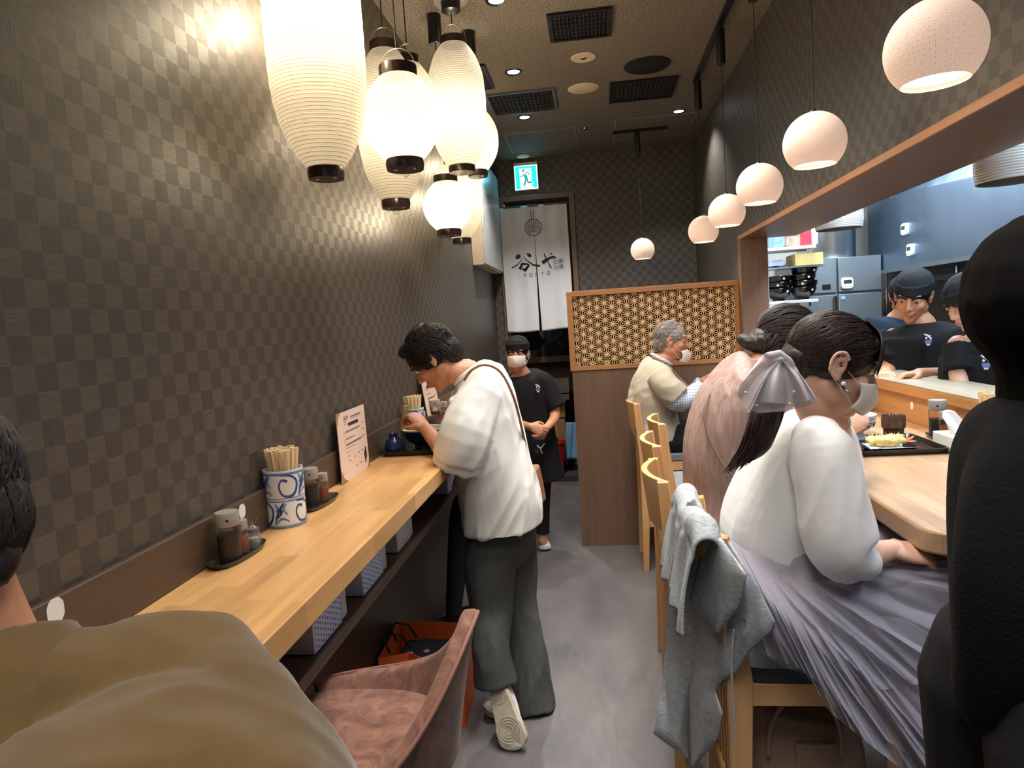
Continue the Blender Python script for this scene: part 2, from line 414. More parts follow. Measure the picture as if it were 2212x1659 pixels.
# ================================================================== ceiling lanterns
def lantern_mat():
    n = N('lantern_paper_on_wire'); tc = n.n('ShaderNodeTexCoord'); sp = n.n('ShaderNodeSeparateXYZ'); n.put(sp.inputs[0], tc.outputs['Object'])
    ph = n.math('FRACT', n.math('DIVIDE', sp.outputs[2], .0105))
    wire = n.math('LESS_THAN', ph, .13)
    fib = n.noise(n.pos((1, 1, 1)), 160, 3, .6)
    col = n.mix(wire, srgb(178, 174, 163), srgb(108, 99, 80))
    col = n.mix(.12, col, n.ramp(fib, [(.3, srgb(200, 188, 160)), (.7, srgb(255, 250, 235))]), 'MULTIPLY')
    bp = n.bump(n.math('PINGPONG', ph, .5), .5, .003)
    tr = n.n('ShaderNodeBsdfTranslucent'); n.put(tr.inputs[0], col); n.put(tr.inputs['Normal'], bp)
    df = n.n('ShaderNodeBsdfDiffuse'); n.put(df.inputs[0], col); n.put(df.inputs['Normal'], bp)
    tp = n.n('ShaderNodeBsdfTransparent'); n.put(tp.inputs[0], (1, .93, .8, 1))
    m1 = n.n('ShaderNodeMixShader'); m1.inputs[0].default_value = .5; n.put(m1.inputs[1], tr.outputs[0]); n.put(m1.inputs[2], df.outputs[0])
    m2 = n.n('ShaderNodeMixShader'); n.put(m2.inputs[0], n.math('MULTIPLY', n.math('SUBTRACT', 1, wire), .42)); n.put(m2.inputs[1], m1.outputs[0]); n.put(m2.inputs[2], tp.outputs[0])
    n.put(n.out.inputs[0], m2.outputs[0]); return n.m
MLAN = lantern_mat()
ring_m = plain('lacquered_wood_ring', (44, 32, 28), .22, var=.1)
wire_m = plain('thin_steel_wire', (150, 138, 112), .35, .8)
cord_m = plain('dark_cord', (40, 38, 36), .6)
LC = (1, .88, .70)
def lantern(label, y, top, bot, R, p=2.6, rt=.45, power=6, bulb=.3, can=None, gs='paper lanterns hanging over the left counter'):
    T = at(*top, y=y); B = at(*bot, y=y); c = (T+B)/2; cx, cy = c.x, c.y; zb, zt = B.z, T.z
    r = thing('paper_lantern', label, 'lantern', (cx, cy, zb), gs)
    H = zt-zb; prof = []; m = 60
    for i in range(m+1):
        t = i/m; q = abs(2*t-1)**p; rr = R*(1-q*(1-rt)); rr *= 1+.006*math.cos(t*H/.0105*2*PI)
        prof.append((rr, t*H))
    sh = obj('shade', G().lathe(prof, (cx, cy, zb), 56, close=False), MLAN, r)
    rr = R*rt*.98
    for nm, z0, z1 in (('top_ring', zt-.004, zt+.032), ('bottom_ring', zb-.03, zb+.004)):
        pr = [(rr-.004, z1-z0), (rr+.003, z1-z0), (rr+.004, (z1-z0)*.5), (rr+.003, 0), (rr-.004, 0)] if nm == 'top_ring' else [(0, .003), (0, 0), (rr+.002, 0), (rr+.005, (z1-z0)*.5), (rr+.003, z1-z0), (rr-.004, z1-z0)]
        o = obj(nm, G().lathe(pr, (cx, cy, z0), 40, close=False), ring_m, r)
        if nm == 'bottom_ring':
            for a in (-1, 1): obj('rivet', G().lathe([(0, -.003), (.007, -.002), (.008, 0)], (cx+a*rr*.55, cy-.2*rr, z0), 12), M['chrome'], o)
            h = G().tube([V((cx, cy, z0))]+[V((cx+.009*math.sin(a), cy, z0-.014-.009*math.cos(a+PI))) for a in np.linspace(PI, 3*PI, 12)], .0008, 5)
            obj('hook', h, wire_m, o)
    g = G(); arc = []
    for k in range(15):
        a = PI*k/14; arc.append(V((cx-math.cos(a)*rr, cy, zt+.02+math.sin(a)**.8*R*.55)))
    g.tube(arc, .0013, 6); obj('hanging_wire', g, wire_m, r)
    tz = zt+.02+R*.55
    g = G().tube([V((cx, cy, tz)), V((cx, cy, ZC-.03))], .003, 8); obj('cord', g, cord_m, r)
    if can == 'cyl': obj('canopy', G().lathe([(.032, 0), (.034, .002), (.034, .14), (0, .14)], (cx, cy, ZC-.141), 28), M['black'], r)
    elif can == 'black': obj('canopy', G().lathe([(.03, 0), (.045, .01), (.046, .05), (0, .05)], (cx, cy, ZC-.051), 28), M['black'], r)
    elif can: obj('canopy', G().lathe([(.02, 0), (.07, .006), (.075, .02), (0, .02)], (cx, cy, ZC-.021), 28), M['cream'], r)
    l = light('lantern_bulb_light', 'POINT', (cx, cy, zb+H*bulb), power*3.0, LC, .03)
    l.parent = r; l.matrix_parent_inverse = Matrix.Translation(-V((cx, cy, zb)))
    return r
lantern('largest barrel paper lantern at upper left, cut by the picture top', 2.08, (652, -230), (704, 366), .146, 3.6, .36, 7, .56)
lantern('round paper lantern with black rings, just right of the largest one', 2.25, (858, 166), (877, 347), .125, 2.1, .47, 4.2, .28, None)
lantern('tall barrel lantern half hidden behind the round one', 2.72, (820, 112), (865, 433), .128, 2.8, .42, 2.6, .5, 'disc')
lantern('tall slim lantern hanging from the black ceiling rose', 3.39, (979, 97), (998, 360), .138, 3.2, .45, 4, .42, 'black')
lantern('lantern rightmost in the cluster, nearest the exit sign', 3.74, (1022, 236), (1033, 370), .122, 2.2, .42, 2.4, .4, 'cyl')
lantern('small round lantern, lowest of the front row', 3.5, (962, 394), (971, 497), .123, 2.1, .48, 4, .3, 'cyl')
lantern('lantern behind the small round one, with the lowest ring of all', 4.2, (985, 330), (997, 516), .142, 2.8, .38, 3.2, .5, 'disc')
lantern('lantern peeking out behind the two at left, only its upper curve showing', 3.05, (884, 138), (893, 330), .120, 2.3, .4, 2, .5, 'disc')
lantern('farthest lantern, only a sliver showing under the rightmost one', 4.7, (1004, 300), (1009, 412), .142, 2.1, .4, 3, .5, 'disc')

# ================================================================== porcelain globe pendants
def globe_mat():
    n = N('embossed_bisque_globe'); tc = n.n('ShaderNodeTexCoord'); sp = n.n('ShaderNodeSeparateXYZ'); n.put(sp.inputs[0], tc.outputs['Object'])
    ang = n.math('ARCTAN2', sp.outputs[1], sp.outputs[0])
    el = n.math('ARCSINE', n.math('DIVIDE', sp.outputs[2], .1001))
    u = n.math('MULTIPLY', ang, 30/(2*PI)); v = n.math('MULTIPLY', el, 8.2)
    def star(du, dv):
        a = n.math('SUBTRACT', n.math('FRACT', n.math('ADD', u, du)), .5); b = n.math('SUBTRACT', n.math('FRACT', n.math('ADD', n.math('MULTIPLY', v, .577), dv)), .5)
        b = n.math('MULTIPLY', b, 1.732)
        r = n.math('SQRT', n.math('ADD', n.math('MULTIPLY', a, a), n.math('MULTIPLY', b, b)))
        th = n.math('ARCTAN2', b, a)
        c = n.math('ABSOLUTE', n.math('SINE', n.math('MULTIPLY', th, 6)))
        return r, c
    r1, c1 = star(0, 0); r2, c2 = star(.5, .5)
    near = n.math('LESS_THAN', r1, r2)
    cc = n.math('ADD', n.math('MULTIPLY', near, c1), n.math('MULTIPLY', n.math('SUBTRACT', 1, near), c2))
    rr = n.math('MINIMUM', r1, r2)
    line = n.math('MULTIPLY', n.math('LESS_THAN', cc, .42), n.math('GREATER_THAN', rr, .04))
    col = n.mix(line, srgb(252, 222, 200), srgb(206, 158, 132))
    bp = n.bump(cc, .25, .002)
    b = n.bsdf(col, .7, 0, bp); n.put(b.inputs['Emission Color'], col); b.inputs['Emission Strength'].default_value = .5
    return n.m
MGL = globe_mat()
glow_m = emis('globe_mouth_glow', (255, 238, 240), 3.2)
GP = [('largest globe pendant, at the upper right', 1964, 130, 1.65), ('globe pendant, second from the right', 1755, 308, 2.47), ('globe pendant, third from the right', 1644, 400, 3.24), ('globe pendant, fourth from the right', 1573, 457, 4.0), ('last globe pendant on the long track, beside the wall corner', 1525, 498, 4.82)]
def globe(label, c, group, cyl=True):
    r = thing('globe_pendant', label, 'pendant lamp', tuple(c), group)
    prof = []
    for i in range(30):
        th = PI*(.018+(1-.018-.235)*i/29); prof.append((.1*math.sin(th), .1*math.cos(th)))
    g = G().lathe(prof, (0, 0, 0), 48, close=False)
    sh = obj('shade', g, MGL, None, solid=0); sh.parent = r
    zb = .1*math.cos(PI*(1-.235))
    d = obj('light_opening', G().lathe([(0, zb+.012), (.066, zb+.012)], (0, 0, 0), 40, close=False), glow_m); d.parent = r
    o = obj('cap', G().lathe([(.012, .094), (.012, .104), (.004, .112), (0, .112)], (0, 0, 0), 16), M['chrome']); o.parent = r
    L = ZC-.02-c[2]
    o = obj('cord', G().tube([V((0, 0, .11)), V((0, 0, L-.12))], .0022, 6), cord_m); o.parent = r
    if cyl:
        o = obj('track_adapter', G().lathe([(0, L-.20), (.022, L-.2), (.024, L-.19), (.024, L-.01), (0, L-.01)], (0, 0, 0), 24), M['black']); o.parent = r
    l = light('globe_bulb_light', 'SPOT', (0, 0, zb-.005), 5, (1, .86, .80), .05, spot=2.6); l.parent = r
    return r
for lb, u, v, y in GP:
    globe(lb, V((.765, y, 2.135)), 'bisque globe pendants over the right counter')
globe('single globe pendant hanging apart before the back wall', at(1388, 540, y=6.0), 'bisque globe pendants over the right counter')
def track(name, label, x0, y0, x1, y1):
    r = thing(name, label, 'light track', ((x0+x1)/2, (y0+y1)/2, ZC-.02))
    obj('rail', G().b2((x0-.017, y0, ZC-.019), (x1+.017, y1, ZC-.0005)) if abs(x1-x0) < .1 else G().b2((x0, y0-.017, ZC-.019), (x1, y1+.017, ZC-.0005)), M['black'], r)
    g = G().b2((x0+.004, y0, ZC-.022), (x1+.009, y1, ZC-.0191)) if abs(x1-x0) < .1 else G().b2((x0, y0+.004, ZC-.022), (x1, y1+.009, ZC-.0191))
    obj('contact_strip', g, M['blackmetal'], r)
track('lighting_track', 'long black ceiling track carrying the row of globe pendants', .765, .3, .765, 4.9)
p6 = at(1388, 540, y=6.0)
track('lighting_track', 'short black ceiling track above the single far globe', p6.x-.2, 6.0, p6.x+.25, 6.0)

# ================================================================== ceiling fittings
def grille(label, u0, v0, u1, v1, n1=16, frame_m=None, rim=.02):
    a = at(u0, v0, z=ZC); b = at(u1, v1, z=ZC); x0, x1 = sorted((a.x, b.x)); y0, y1 = sorted((a.y, b.y))
    r = thing('ceiling_grille', label, 'air vent', ((x0+x1)/2, (y0+y1)/2, ZC-.01))
    z0, z1 = ZC-.014, ZC-.0005
    g = G().b2((x0, y0, z0), (x1, y0+rim, z1)).b2((x0, y1-rim, z0), (x1, y1, z1)).b2((x0, y0+rim, z0), (x0+rim, y1-rim, z1)).b2((x1-rim, y0+rim, z0), (x1, y1-rim, z1))
    obj('frame', g, frame_m or M['blackmetal'], r)
    g = G()
    for k in range(1, n1): x = x0+(x1-x0)*k/n1; g.b2((x-.0015, y0+rim, z0+.001), (x+.0015, y1-rim, z1-.002))
    for k in range(1, 7): y = y0+(y1-y0)*k/7; g.b2((x0+rim, y-.0015, z0+.003), (x1-rim, y+.0015, z1-.002))
    obj('fins', g, plain('dark_fins', (48, 46, 46), .5), r, smooth=False)
    obj('dark_duct', G().b2((x0+rim, y0+rim, z1-.0015), (x1-rim, y1-rim, z1)), plain('duct_black', (6, 6, 7), .8), r)
def grille_w(label, x0, y0, x1, y1, **k):
    p = V((x0, y0, ZC))
    a = V((x0, y0, ZC))-V((0, 0, CAMH)); b = V((x1, y1, ZC))-V((0, 0, CAMH))
    pr = lambda q: (1106+FPX*q.dot(CR)/q.dot(CF), 829.5-FPX*q.dot(CU)/q.dot(CF))
    grille(label, *pr(a), *pr(b), **k)
grille_w('black ceiling vent nearest the camera', -.153, 3.634, .18, 3.98)
grille_w('black ceiling vent with a silver edge, right of the lantern cluster', -.65, 4.74, -.175, 5.22, frame_m=plain('silver_edge', (110, 112, 118), .4, .6))
grille_w('black ceiling vent beside the round ceiling speaker', .195, 4.765, .642, 5.19)
grille_w('small ceiling vent half hidden behind the tall slim lantern', -.70, 4.2, -.56, 4.62)
def disc(name, label, cat, c, r, mt, h=.008, extra=None):
    o = thing(name, label, cat, (c.x, c.y, ZC-h))
    obj('cover', G().lathe([(0, 0), (r*.93, 0), (r, h*.6), (r, h-.0005)], (c.x, c.y, ZC-h), 40), mt, o)
    if extra: extra(o, c)
    return o
def dimple(o, c): obj('centre_lamp', G().lathe([(0, -.004), (.016, -.003), (.018, 0)], (c.x, c.y, ZC-.008), 20), M['chrome'], o)
disc('emergency_light', 'round cream ceiling plate with a small lamp in its centre', 'emergency light', at(1260, 123, z=ZC), .075, M['cream'], extra=dimple)
disc('ceiling_plate', 'plain oval-looking cream ceiling cover behind the plate with a lamp', 'ceiling cover', at(1260, 190, z=ZC), .105, M['cream'])
disc('ceiling_speaker', 'round black ceiling speaker', 'speaker', at(1398, 140, z=ZC), .145, M['blackmetal'], .012)
dl_m = emis('downlight_glow', (235, 240, 255), 14)
for k, (u, v, lb) in enumerate([(1072, 0, 'recessed downlight cut by the picture top'), (1109, 155, 'recessed downlight left of the cream ceiling plates'), (1133, 253, 'recessed downlight below the silver-edged vent'), (1466, 240, 'recessed downlight near the right wall, over the short track')]):
    c = at(u, v, z=ZC); o = thing('downlight', lb, 'downlight', (c.x, c.y, ZC-.01), 'recessed downlights')
    obj('trim_ring', G().lathe([(.036, -.001), (.05, -.007), (.054, -.001), (.054, 0)], (c.x, c.y, ZC-.0005), 32, close=False), M['black'], o)
    obj('lens', G().lathe([(0, -.004), (.037, -.002)], (c.x, c.y, ZC), 28, close=False), dl_m, o)
    light('downlight_beam', 'SPOT', (c.x, c.y, ZC-.02), (130 if k == 2 else 60) if k > 1 else 20, (1, .97, .95), .035, spot=2.1 if k > 1 else 1.6)
c = at(1130, 336, z=ZC); disc('smoke_sensor', 'small pale ceiling disc right above the exit sign', 'sensor', c, .06, M['white'], .014)
c = at(1263, 276, z=ZC); disc('sprinkler_head', 'tiny sprinkler head between the two ceiling hatches', 'sprinkler', c, .03, M['chrome'], .012, dimple)
def hatch(label, x0, y0, x1, y1):
    o = thing('ceiling_hatch', label, 'access hatch', ((x0+x1)/2, (y0+y1)/2, ZC-.003)); w = .007
    g = G().b2((x0, y0, ZC-.003), (x1, y0+w, ZC-.0005)).b2((x0, y1-w, ZC-.003), (x1, y1, ZC-.0005)).b2((x0, y0+w, ZC-.003), (x0+w, y1-w, ZC-.0005)).b2((x1-w, y0+w, ZC-.003), (x1, y1-w, ZC-.0005))
    obj('rim', g, plain('pale_hatch_rim', (150, 142, 130), .5), o)
    obj('panel', G().b2((x0+w, y0+w, ZC-.002), (x1-w, y1-w, ZC-.0006)), M['ceil'], o)
hatch('square ceiling hatch at left, above the exit sign', -.65, 5.75, -.06, 6.42)
hatch('square ceiling hatch at right, behind the short track', .255, 5.67, .895, 6.3)

# ================================================================== exit sign
ex = thing('exit_sign', 'green and white illuminated exit sign with a running figure', 'exit sign', (-.555, YB-.03, 2.85))
ex0, ex1, ez0, ez1 = -.672, -.452, 2.86, 3.085
obj('housing', G().b2((ex0-.004, YB-.035, ez0-.004), (ex1+.004, YB-.001, ez1+.028)), M['white'], ex, bevel=.003)
egr = emis('sign_green', (36, 222, 206), 1.5); ewh = emis('sign_white', (232, 255, 250), 1.5); egk = emis('sign_dark_green', (40, 176, 168), 1.0)
yy = YB-.036
def ep(poly, y, m, nm='pictogram'):
    W_, H_ = ex1-ex0, ez1-ez0
    obj(nm, G().prism(poly, (ex0, y, ez0), (W_, 0, 0), (0, 0, H_), (0, .0008, 0)), m, ex, smooth=False)
ep([(0, 0), (1, 0), (1, 1), (0, 1)], yy, ewh, 'white_face')
ep([(.045, .04), (.30, .04), (.22, .13), (.22, .88), (.045, .96)], yy-.001, egr, 'green_field')
ep([(.045, .96), (.22, .88), (.74, .88), (.955, .96)], yy-.001, egr, 'green_field')
ep([(.955, .96), (.74, .88), (.74, .34), (.80, .30), (.81, .22), (.74, .20), (.76, .12), (.86, .05), (.955, .05)], yy-.001, egr, 'green_field')
def eln(pts, w, y=None):
    g = G()
    for a, b in zip(pts[:-1], pts[1:]):
        d = V((b[0]-a[0], b[1]-a[1])).normalized(); q = V((-d.y, d.x))*w/2
        g.prism([(a[0]+q.x, a[1]+q.y), (a[0]-q.x, a[1]-q.y), (b[0]-q.x, b[1]-q.y), (b[0]+q.x, b[1]+q.y)], (ex0, yy-.002, ez0), (ex1-ex0, 0, 0), (0, 0, ez1-ez0), (0, .0008, 0))
    return g
g = G()
for p_, w in (([(.44, .62), (.52, .44)], .12), ([(.50, .47), (.40, .16)], .07), ([(.53, .47), (.57, .28), (.76, .29)], .065), ([(.42, .68), (.34, .56), (.25, .555)], .035), ([(.46, .69), (.60, .69), (.68, .57)], .035), ([(.40, .12), (.50, .055)], .03)):
    e = eln(p_, w); g.add(e.v, e.f)
hd = [(.40+.05*math.cos(a), .79+.05*math.sin(a)) for a in np.linspace(0, 2*PI, 20)[:-1]]
g.prism(hd, (ex0, yy-.002, ez0), (ex1-ex0, 0, 0), (0, 0, ez1-ez0), (0, .0008, 0))
obj('running_figure', g, egk, ex, smooth=False)
light('exit_sign_glow', 'AREA', ((ex0+ex1)/2, YB-.06, 2.98), 1.4, (.12, .75, 1), .2, .2, (PI/2-.9, 0, PI))

# ================================================================== noren curtain
NX0, NX1, NZ0, NZ1, NY = -.835, -.195, 1.515, 2.70, YB-.075
cloth_m = plain('white_noren_linen', (222, 224, 226), .8, var=.03, bump=.15, bscale=300)
ink = plain('black_ink_print', (26, 26, 28), .7)
def nor_y(x, z):
    u = (x-NX0)/(NX1-NX0); t = (NZ1-z)/(NZ1-NZ0)
    f = .009*math.sin(u*26+1.2)*(1-t*.75)+.012*math.sin(u*9+t*2)*(.3+t*.6)+.006*math.sin(u*15-t*3)
    return NY+f
nr_ = thing('noren_curtain', 'white split doorway curtain with a black noodle crest and brush lettering', 'noren curtain', (-.52, NY, 1.515))
for k in (0, 1):
    def fn(u, v, k=k):
        z = NZ1+.0-(NZ1-NZ0)*v
        slit = .5; gap = max(0, (v-.26))*.022
        a, b = (0, slit-gap) if k == 0 else (slit+gap*.6, 1)
        if k == 0: x = NX0+(NX1-NX0)*(a+(b-a)*u)+v*v*.0
        else: x = NX0+(NX1-NX0)*(a+(b-a)*u)
        x += .012*v if k == 1 else .006*v
        zz = z-(.008*math.sin(u*3+k*2) if v > .98 else 0)
        return V((x, nor_y(x, z), zz))
    obj('cloth_panel', G().grid(fn, 44, 60), cloth_m, nr_, solid=.002)
obj('curtain_rod', G().tube([(DX0+.005, NY, NZ1+.0), (DX1-.005, NY, NZ1+.0)], .009, 10), M['dark_y'], nr_)
def nstroke(g, pts, ws, m=8):
    """brush stroke on the cloth; pts in cloth units"""
    P = []; Wd = []
    for i in range(len(pts)-1):
        for k in range(m):
            t = k/m; P.append((pts[i][0]*(1-t)+pts[i+1][0]*t, pts[i][1]*(1-t)+pts[i+1][1]*t)); Wd.append(ws[i]*(1-t)+ws[i+1]*t)
    P.append(pts[-1]); Wd.append(ws[-1]); vs = []
    for i in range(len(P)):
        a = P[max(i-1, 0)]; b = P[min(i+1, len(P)-1)]; dx, dz = b[0]-a[0], b[1]-a[1]; L = math.hypot(dx, dz) or 1
        for sgn in (-1, 1):
            x = P[i][0]-dz/L*Wd[i]/2*sgn; z = P[i][1]+dx/L*Wd[i]/2*sgn
            vs.append(V((x, nor_y(x, z)-.0035, z)))
    g.add(vs, [(2*i, 2*i+1, 2*i+3, 2*i+2) for i in range(len(P)-1)])
def ncurve(g, c, r, a0, a1, w, n=24, clip=None):
    pts = []
    for k in range(n+1):
        a = a0+(a1-a0)*k/n; p = (c[0]+r*math.cos(a), c[1]+r*math.sin(a))
        if clip and not clip(p):
            if len(pts) > 1: nstroke(g, pts, [w]*len(pts), 1)
            pts = []; continue
        pts.append(p)
    if len(pts) > 1: nstroke(g, pts, [w]*len(pts), 1)
def npx(u, v): p = at(1040+u/5.183, 420+v/5.183, y=NY); return (p.x, p.z)
g = G(); cc = npx(581, 371); R0 = .0785
ncurve(g, cc, R0, 0, 2*PI, .006, 48)
ins = lambda p: math.hypot(p[0]-cc[0], p[1]-cc[1]) < R0
bc = (cc[0], cc[1]-R0*1.02)
for r in (.046, .062, .078, .094): ncurve(g, bc, r, 0, PI, .0048, 30, ins)
out = lambda p: ins(p) and math.hypot(p[0]-bc[0], p[1]-bc[1]) > .094
for sx in (-1, 1):
    sc = (cc[0]+sx*R0*1.12, cc[1]-R0*.02)
    for r in (.038, .054, .070, .086): ncurve(g, sc, r, 0, 2*PI, .0048, 60, lambda p: out(p) and (p[0]-cc[0])*sx > -.004)
for dx in (-.010, .010): nstroke(g, [(cc[0]+dx*1.0, cc[1]+.04), (cc[0]+dx*1.1-.006, cc[1]+.155)], [.004, .0055])
obj('crest', g, ink, nr_, smooth=False)
g = G()
def S(pts, ws): nstroke(g, [npx(*p) for p in pts], [w/5.183*6.6/FPX for w in ws])
S([(382, 722), (405, 700), (432, 682)], [6, 50, 34]); S([(508, 662), (535, 680), (556, 700)], [8, 40, 24])
S([(338, 822), (375, 806), (420, 768), (458, 722)], [10, 14, 9, 4]); S([(470, 700), (520, 748), (580, 790), (655, 802)], [6, 12, 18, 24])
S([(520, 782), (455, 778), (430, 838)], [14, 24, 34]); S([(455, 830), (490, 850), (530, 800), (525, 782), (470, 785)], [10, 34, 26, 16, 14])
S([(682, 768), (730, 730), (800, 694), (836, 706)], [44, 30, 20, 10]); S([(836, 706), (800, 716), (776, 712)], [10, 6, 4]); S([(700, 662), (712, 690), (745, 760), (780, 824)], [8, 14, 10, 16]); S([(768, 656), (788, 668)], [12, 14])
obj('brush_lettering', g, ink, nr_, smooth=False)
def text_mesh(txt, size, mt_off=0):
    cu = bpy.data.curves.new('t', 'FONT'); cu.body = txt; cu.size = size; cu.align_x = 'CENTER'; cu.align_y = 'CENTER'; cu.extrude = 0; cu.resolution_u = 3
    o = bpy.data.objects.new('t', cu); COL.objects.link(o); dg = bpy.context.evaluated_depsgraph_get(); dg.update()
    me = bpy.data.meshes.new_from_object(o.evaluated_get(dg)); bpy.data.objects.remove(o); return me
def text(name, txt, size, mat, parent, fn, sx=1.0):
    me = text_mesh(txt, size)
    for v in me.vertices: v.co = fn(v.co.x*sx, v.co.y)
    me.update(); return obj(name, me, mat, parent, smooth=False)
c0 = npx(620, 897)
for i, ch in enumerate('TOKYO'):
    xx = c0[0]+(i-2)*.0555
    text('letter', ch, .052, ink, nr_, lambda a, b, xx=xx: V((xx+a, nor_y(xx+a, c0[1]+b)-.0035, c0[1]+b+(xx-c0[0])*.04)), .9)
sc = npx(865, 784); g = G()
hw, hh = .048, .052
rp = [(sc[0]+sx*hw, sc[1]+sz*hh) for sx, sz in ((-1, -1), (1, -1), (1, 1), (-1, 1), (-1, -1))]
nstroke(g, rp, [.0025]*5)
obj('seal_border', g, plain('grey_seal_ink', (84, 86, 90), .7), nr_, smooth=False)
for ch, dx, dz in (('親', .021, .024), ('鶏', .021, -.024), ('仕', -.022, .024), ('込', -.022, -.024)):
    text('seal_character', ch, .046, ink, nr_, lambda a, b, dx=dx, dz=dz: V((sc[0]+dx+a, nor_y(sc[0]+dx+a, sc[1]+dz+b)-.0035, sc[1]+dz+b)), .9)

# wall-hung cream cabinet beside the doorway
cb = thing('wall_cabinet', 'cream box cabinet high on the left wall beside the doorway curtain', 'cabinet', (XL, 6.0, 2.09))
obj('body', G().b2((XL+.001, 5.52, 2.085), (XL+.092, 6.66, 2.99)), M['cream'], cb, bevel=.004)
obj('door', G().b2((XL+.0935, 5.53, 2.095), (XL+.104, 6.65, 2.98)), plain('glossy_pale_door', (178, 178, 176), .25), cb, bevel=.002)
obj('handle', G().b2((XL+.1045, 5.58, 2.45), (XL+.112, 5.59, 2.62)), M['chrome'], cb)
# ================================================================== lattice screen
PX0, PX1, PY0, PY1 = -.165, .969, 4.76, 4.80
sc_ = thing('partition_screen', 'chest-high walnut partition topped by a star-lattice panel', 'partition', (.4, 4.78, 0))
obj('lower_panel', G().b2((PX0, PY0, 0), (PX1, PY1, 1.245)), M['walnut_z'], sc_, smooth=False)
g = G().b2((PX0-.012, PY0-.008, 1.755), (PX1, PY1+.008, 1.79)).b2((PX0-.012, PY0-.008, 1.245), (PX1, PY1+.008, 1.275)).b2((PX0-.012, PY0-.008, 1.275), (PX0+.028, PY1+.008, 1.755)).b2((PX1-.025, PY0-.008, 1.275), (PX1, PY1+.008, 1.755))
obj('frame', g, M['frame_x'], sc_, bevel=.002)
obj('backing', G().b2((PX0+.028, PY0+.030, 1.275), (PX1-.025, PY0+.036, 1.755)), plain('dark_lattice_backing', (40, 32, 28), .7), sc_, smooth=False)
g = G(); x0, x1, z0, z1 = PX0+.03, PX1-.027, 1.277, 1.753; st = .0585; hz = st*math.sqrt(3)/2
def lbar(a, b, w):
    # clip to panel
    n = 1
    (ax, az), (bx, bz) = a, b
    t0, t1 = 0.0, 1.0; dx, dz = bx-ax, bz-az
    for p, q in ((-dx, ax-x0), (dx, x1-ax), (-dz, az-z0), (dz, z1-az)):
        if abs(p) < 1e-12:
            if q < 0: return
        else:
            r = q/p
            if p < 0: t0 = max(t0, r)
            else: t1 = min(t1, r)
    if t1-t0 < .02: return
    g.bar((ax+dx*t0, PY0+.012, az+dz*t0), (ax+dx*t1, PY0+.012, az+dz*t1), w, .008, (0, 1, 0))
# vertical orientation: columns of stars, neighbours offset half a step
nx = int((x1-x0)/hz)+2; nz = int((z1-z0)/st)+2
for i in range(-1, nx):
    for j in range(-1, nz):
        cx_, cz_ = x0+i*hz+.01, z0+j*st+(st/2 if i % 2 else 0)+.012
        c = (cx_, cz_)
        nb = [(cx_, cz_+st), (cx_+hz, cz_+st/2), (cx_+hz, cz_-st/2)]
        for q in nb: lbar(c, q, .0046)
        # centroids of the two triangles right of the node
        t1_ = (cx_+hz/3*1.0, cz_+st/2); t2_ = (cx_+2*hz/3, cz_)
        for tri, cen in (((c, nb[0], nb[1]), t1_), ((c, nb[1], nb[2]), t2_)):
            for q in tri: lbar(cen, q, .0038)
        if x0+.012 < cx_ < x1-.012 and z0+.012 < cz_ < z1-.012:
            g.prism([(cx_+.0072*math.cos(a), cz_+.0072*math.sin(a)) for a in np.linspace(0, 2*PI, 13)[:-1]], (0, PY0+.0065, 0), (1, 0, 0), (0, 0, 1), (0, .009, 0))
obj('star_lattice', g, M['lattice'], sc_, smooth=False)
# ================================================================== left counter
LX = -.595
o = thing('wall_counter', 'long narrow oak wall counter at left with rounded front edge', 'counter', (-.76, 2, 0))
obj('worktop', G().b2((XL+.002, YF, ZL-.058), (LX, 5.5, ZL)), M['counter_l'], o, bevel=.003)
obj('under_shelf', G().b2((XL+.015, YF, .835), (-.665, 5.5, .865)), M['dark_y'], o, bevel=.002)
for y in (-.6, 1.0, 2.62, 4.2, 5.4): obj('shelf_divider', G().b2((XL+.015, y, .866), (-.70, y+.02, ZL-.0585)), M['dark_z'], o, smooth=False)
# right counter with ledge
RX = .748
o = thing('dining_counter', 'wide pale wood dining counter at right with rounded near corner', 'counter', (1.05, 3.2, 0))
R_ = .07; y0 = 1.665; poly = []
for k in range(9):
    a = PI+PI/2*k/8; poly.append((RX+R_+R_*math.cos(a), y0+R_+R_*math.sin(a)))
poly += [(1.37, y0), (1.37, 4.655), (RX, 4.655)]
obj('worktop', G().prism(poly, (0, 0, ZR-.06), (1, 0, 0), (0, 1, 0), (0, 0, .06)), M['counter_r'], o, bevel=.008)
obj('front_panel', G().b2((.93, y0+.1, 0), (.96, 4.655, ZR-.0605)), M['dark_z'], o, smooth=False)
obj('under_shelf', G().b2((.845, y0+.1, .900), (.929, 4.65, .915)), M['dark_y'], o, smooth=False)
o = thing('serving_ledge', 'raised serving ledge of grey grained wood on an amber wood riser', 'ledge', (1.5, 3, ZR))
obj('riser', G().b2((1.372, YF, ZR-.06), (1.392, 4.655, 1.172)), M['riser'], o, smooth=False)
LZ = 1.222
obj('ledge_top', G().b2((1.352, YF, LZ-.006), (1.60, 4.655, LZ)), M['ledge'], o, bevel=.002)
obj('ledge_edge', G().b2((1.352, YF, LZ-.05), (1.60, 4.655, LZ-.0062)), M['riser'], o, bevel=.003)
o = thing('kitchen_counter_base', 'dark base cabinet carrying the serving ledge', 'counter base', (1.5, 3, 0))
obj('base_panel', G().b2((1.37, YF, 0), (1.56, 4.655, .985)), M['dark_z'], o, smooth=False)

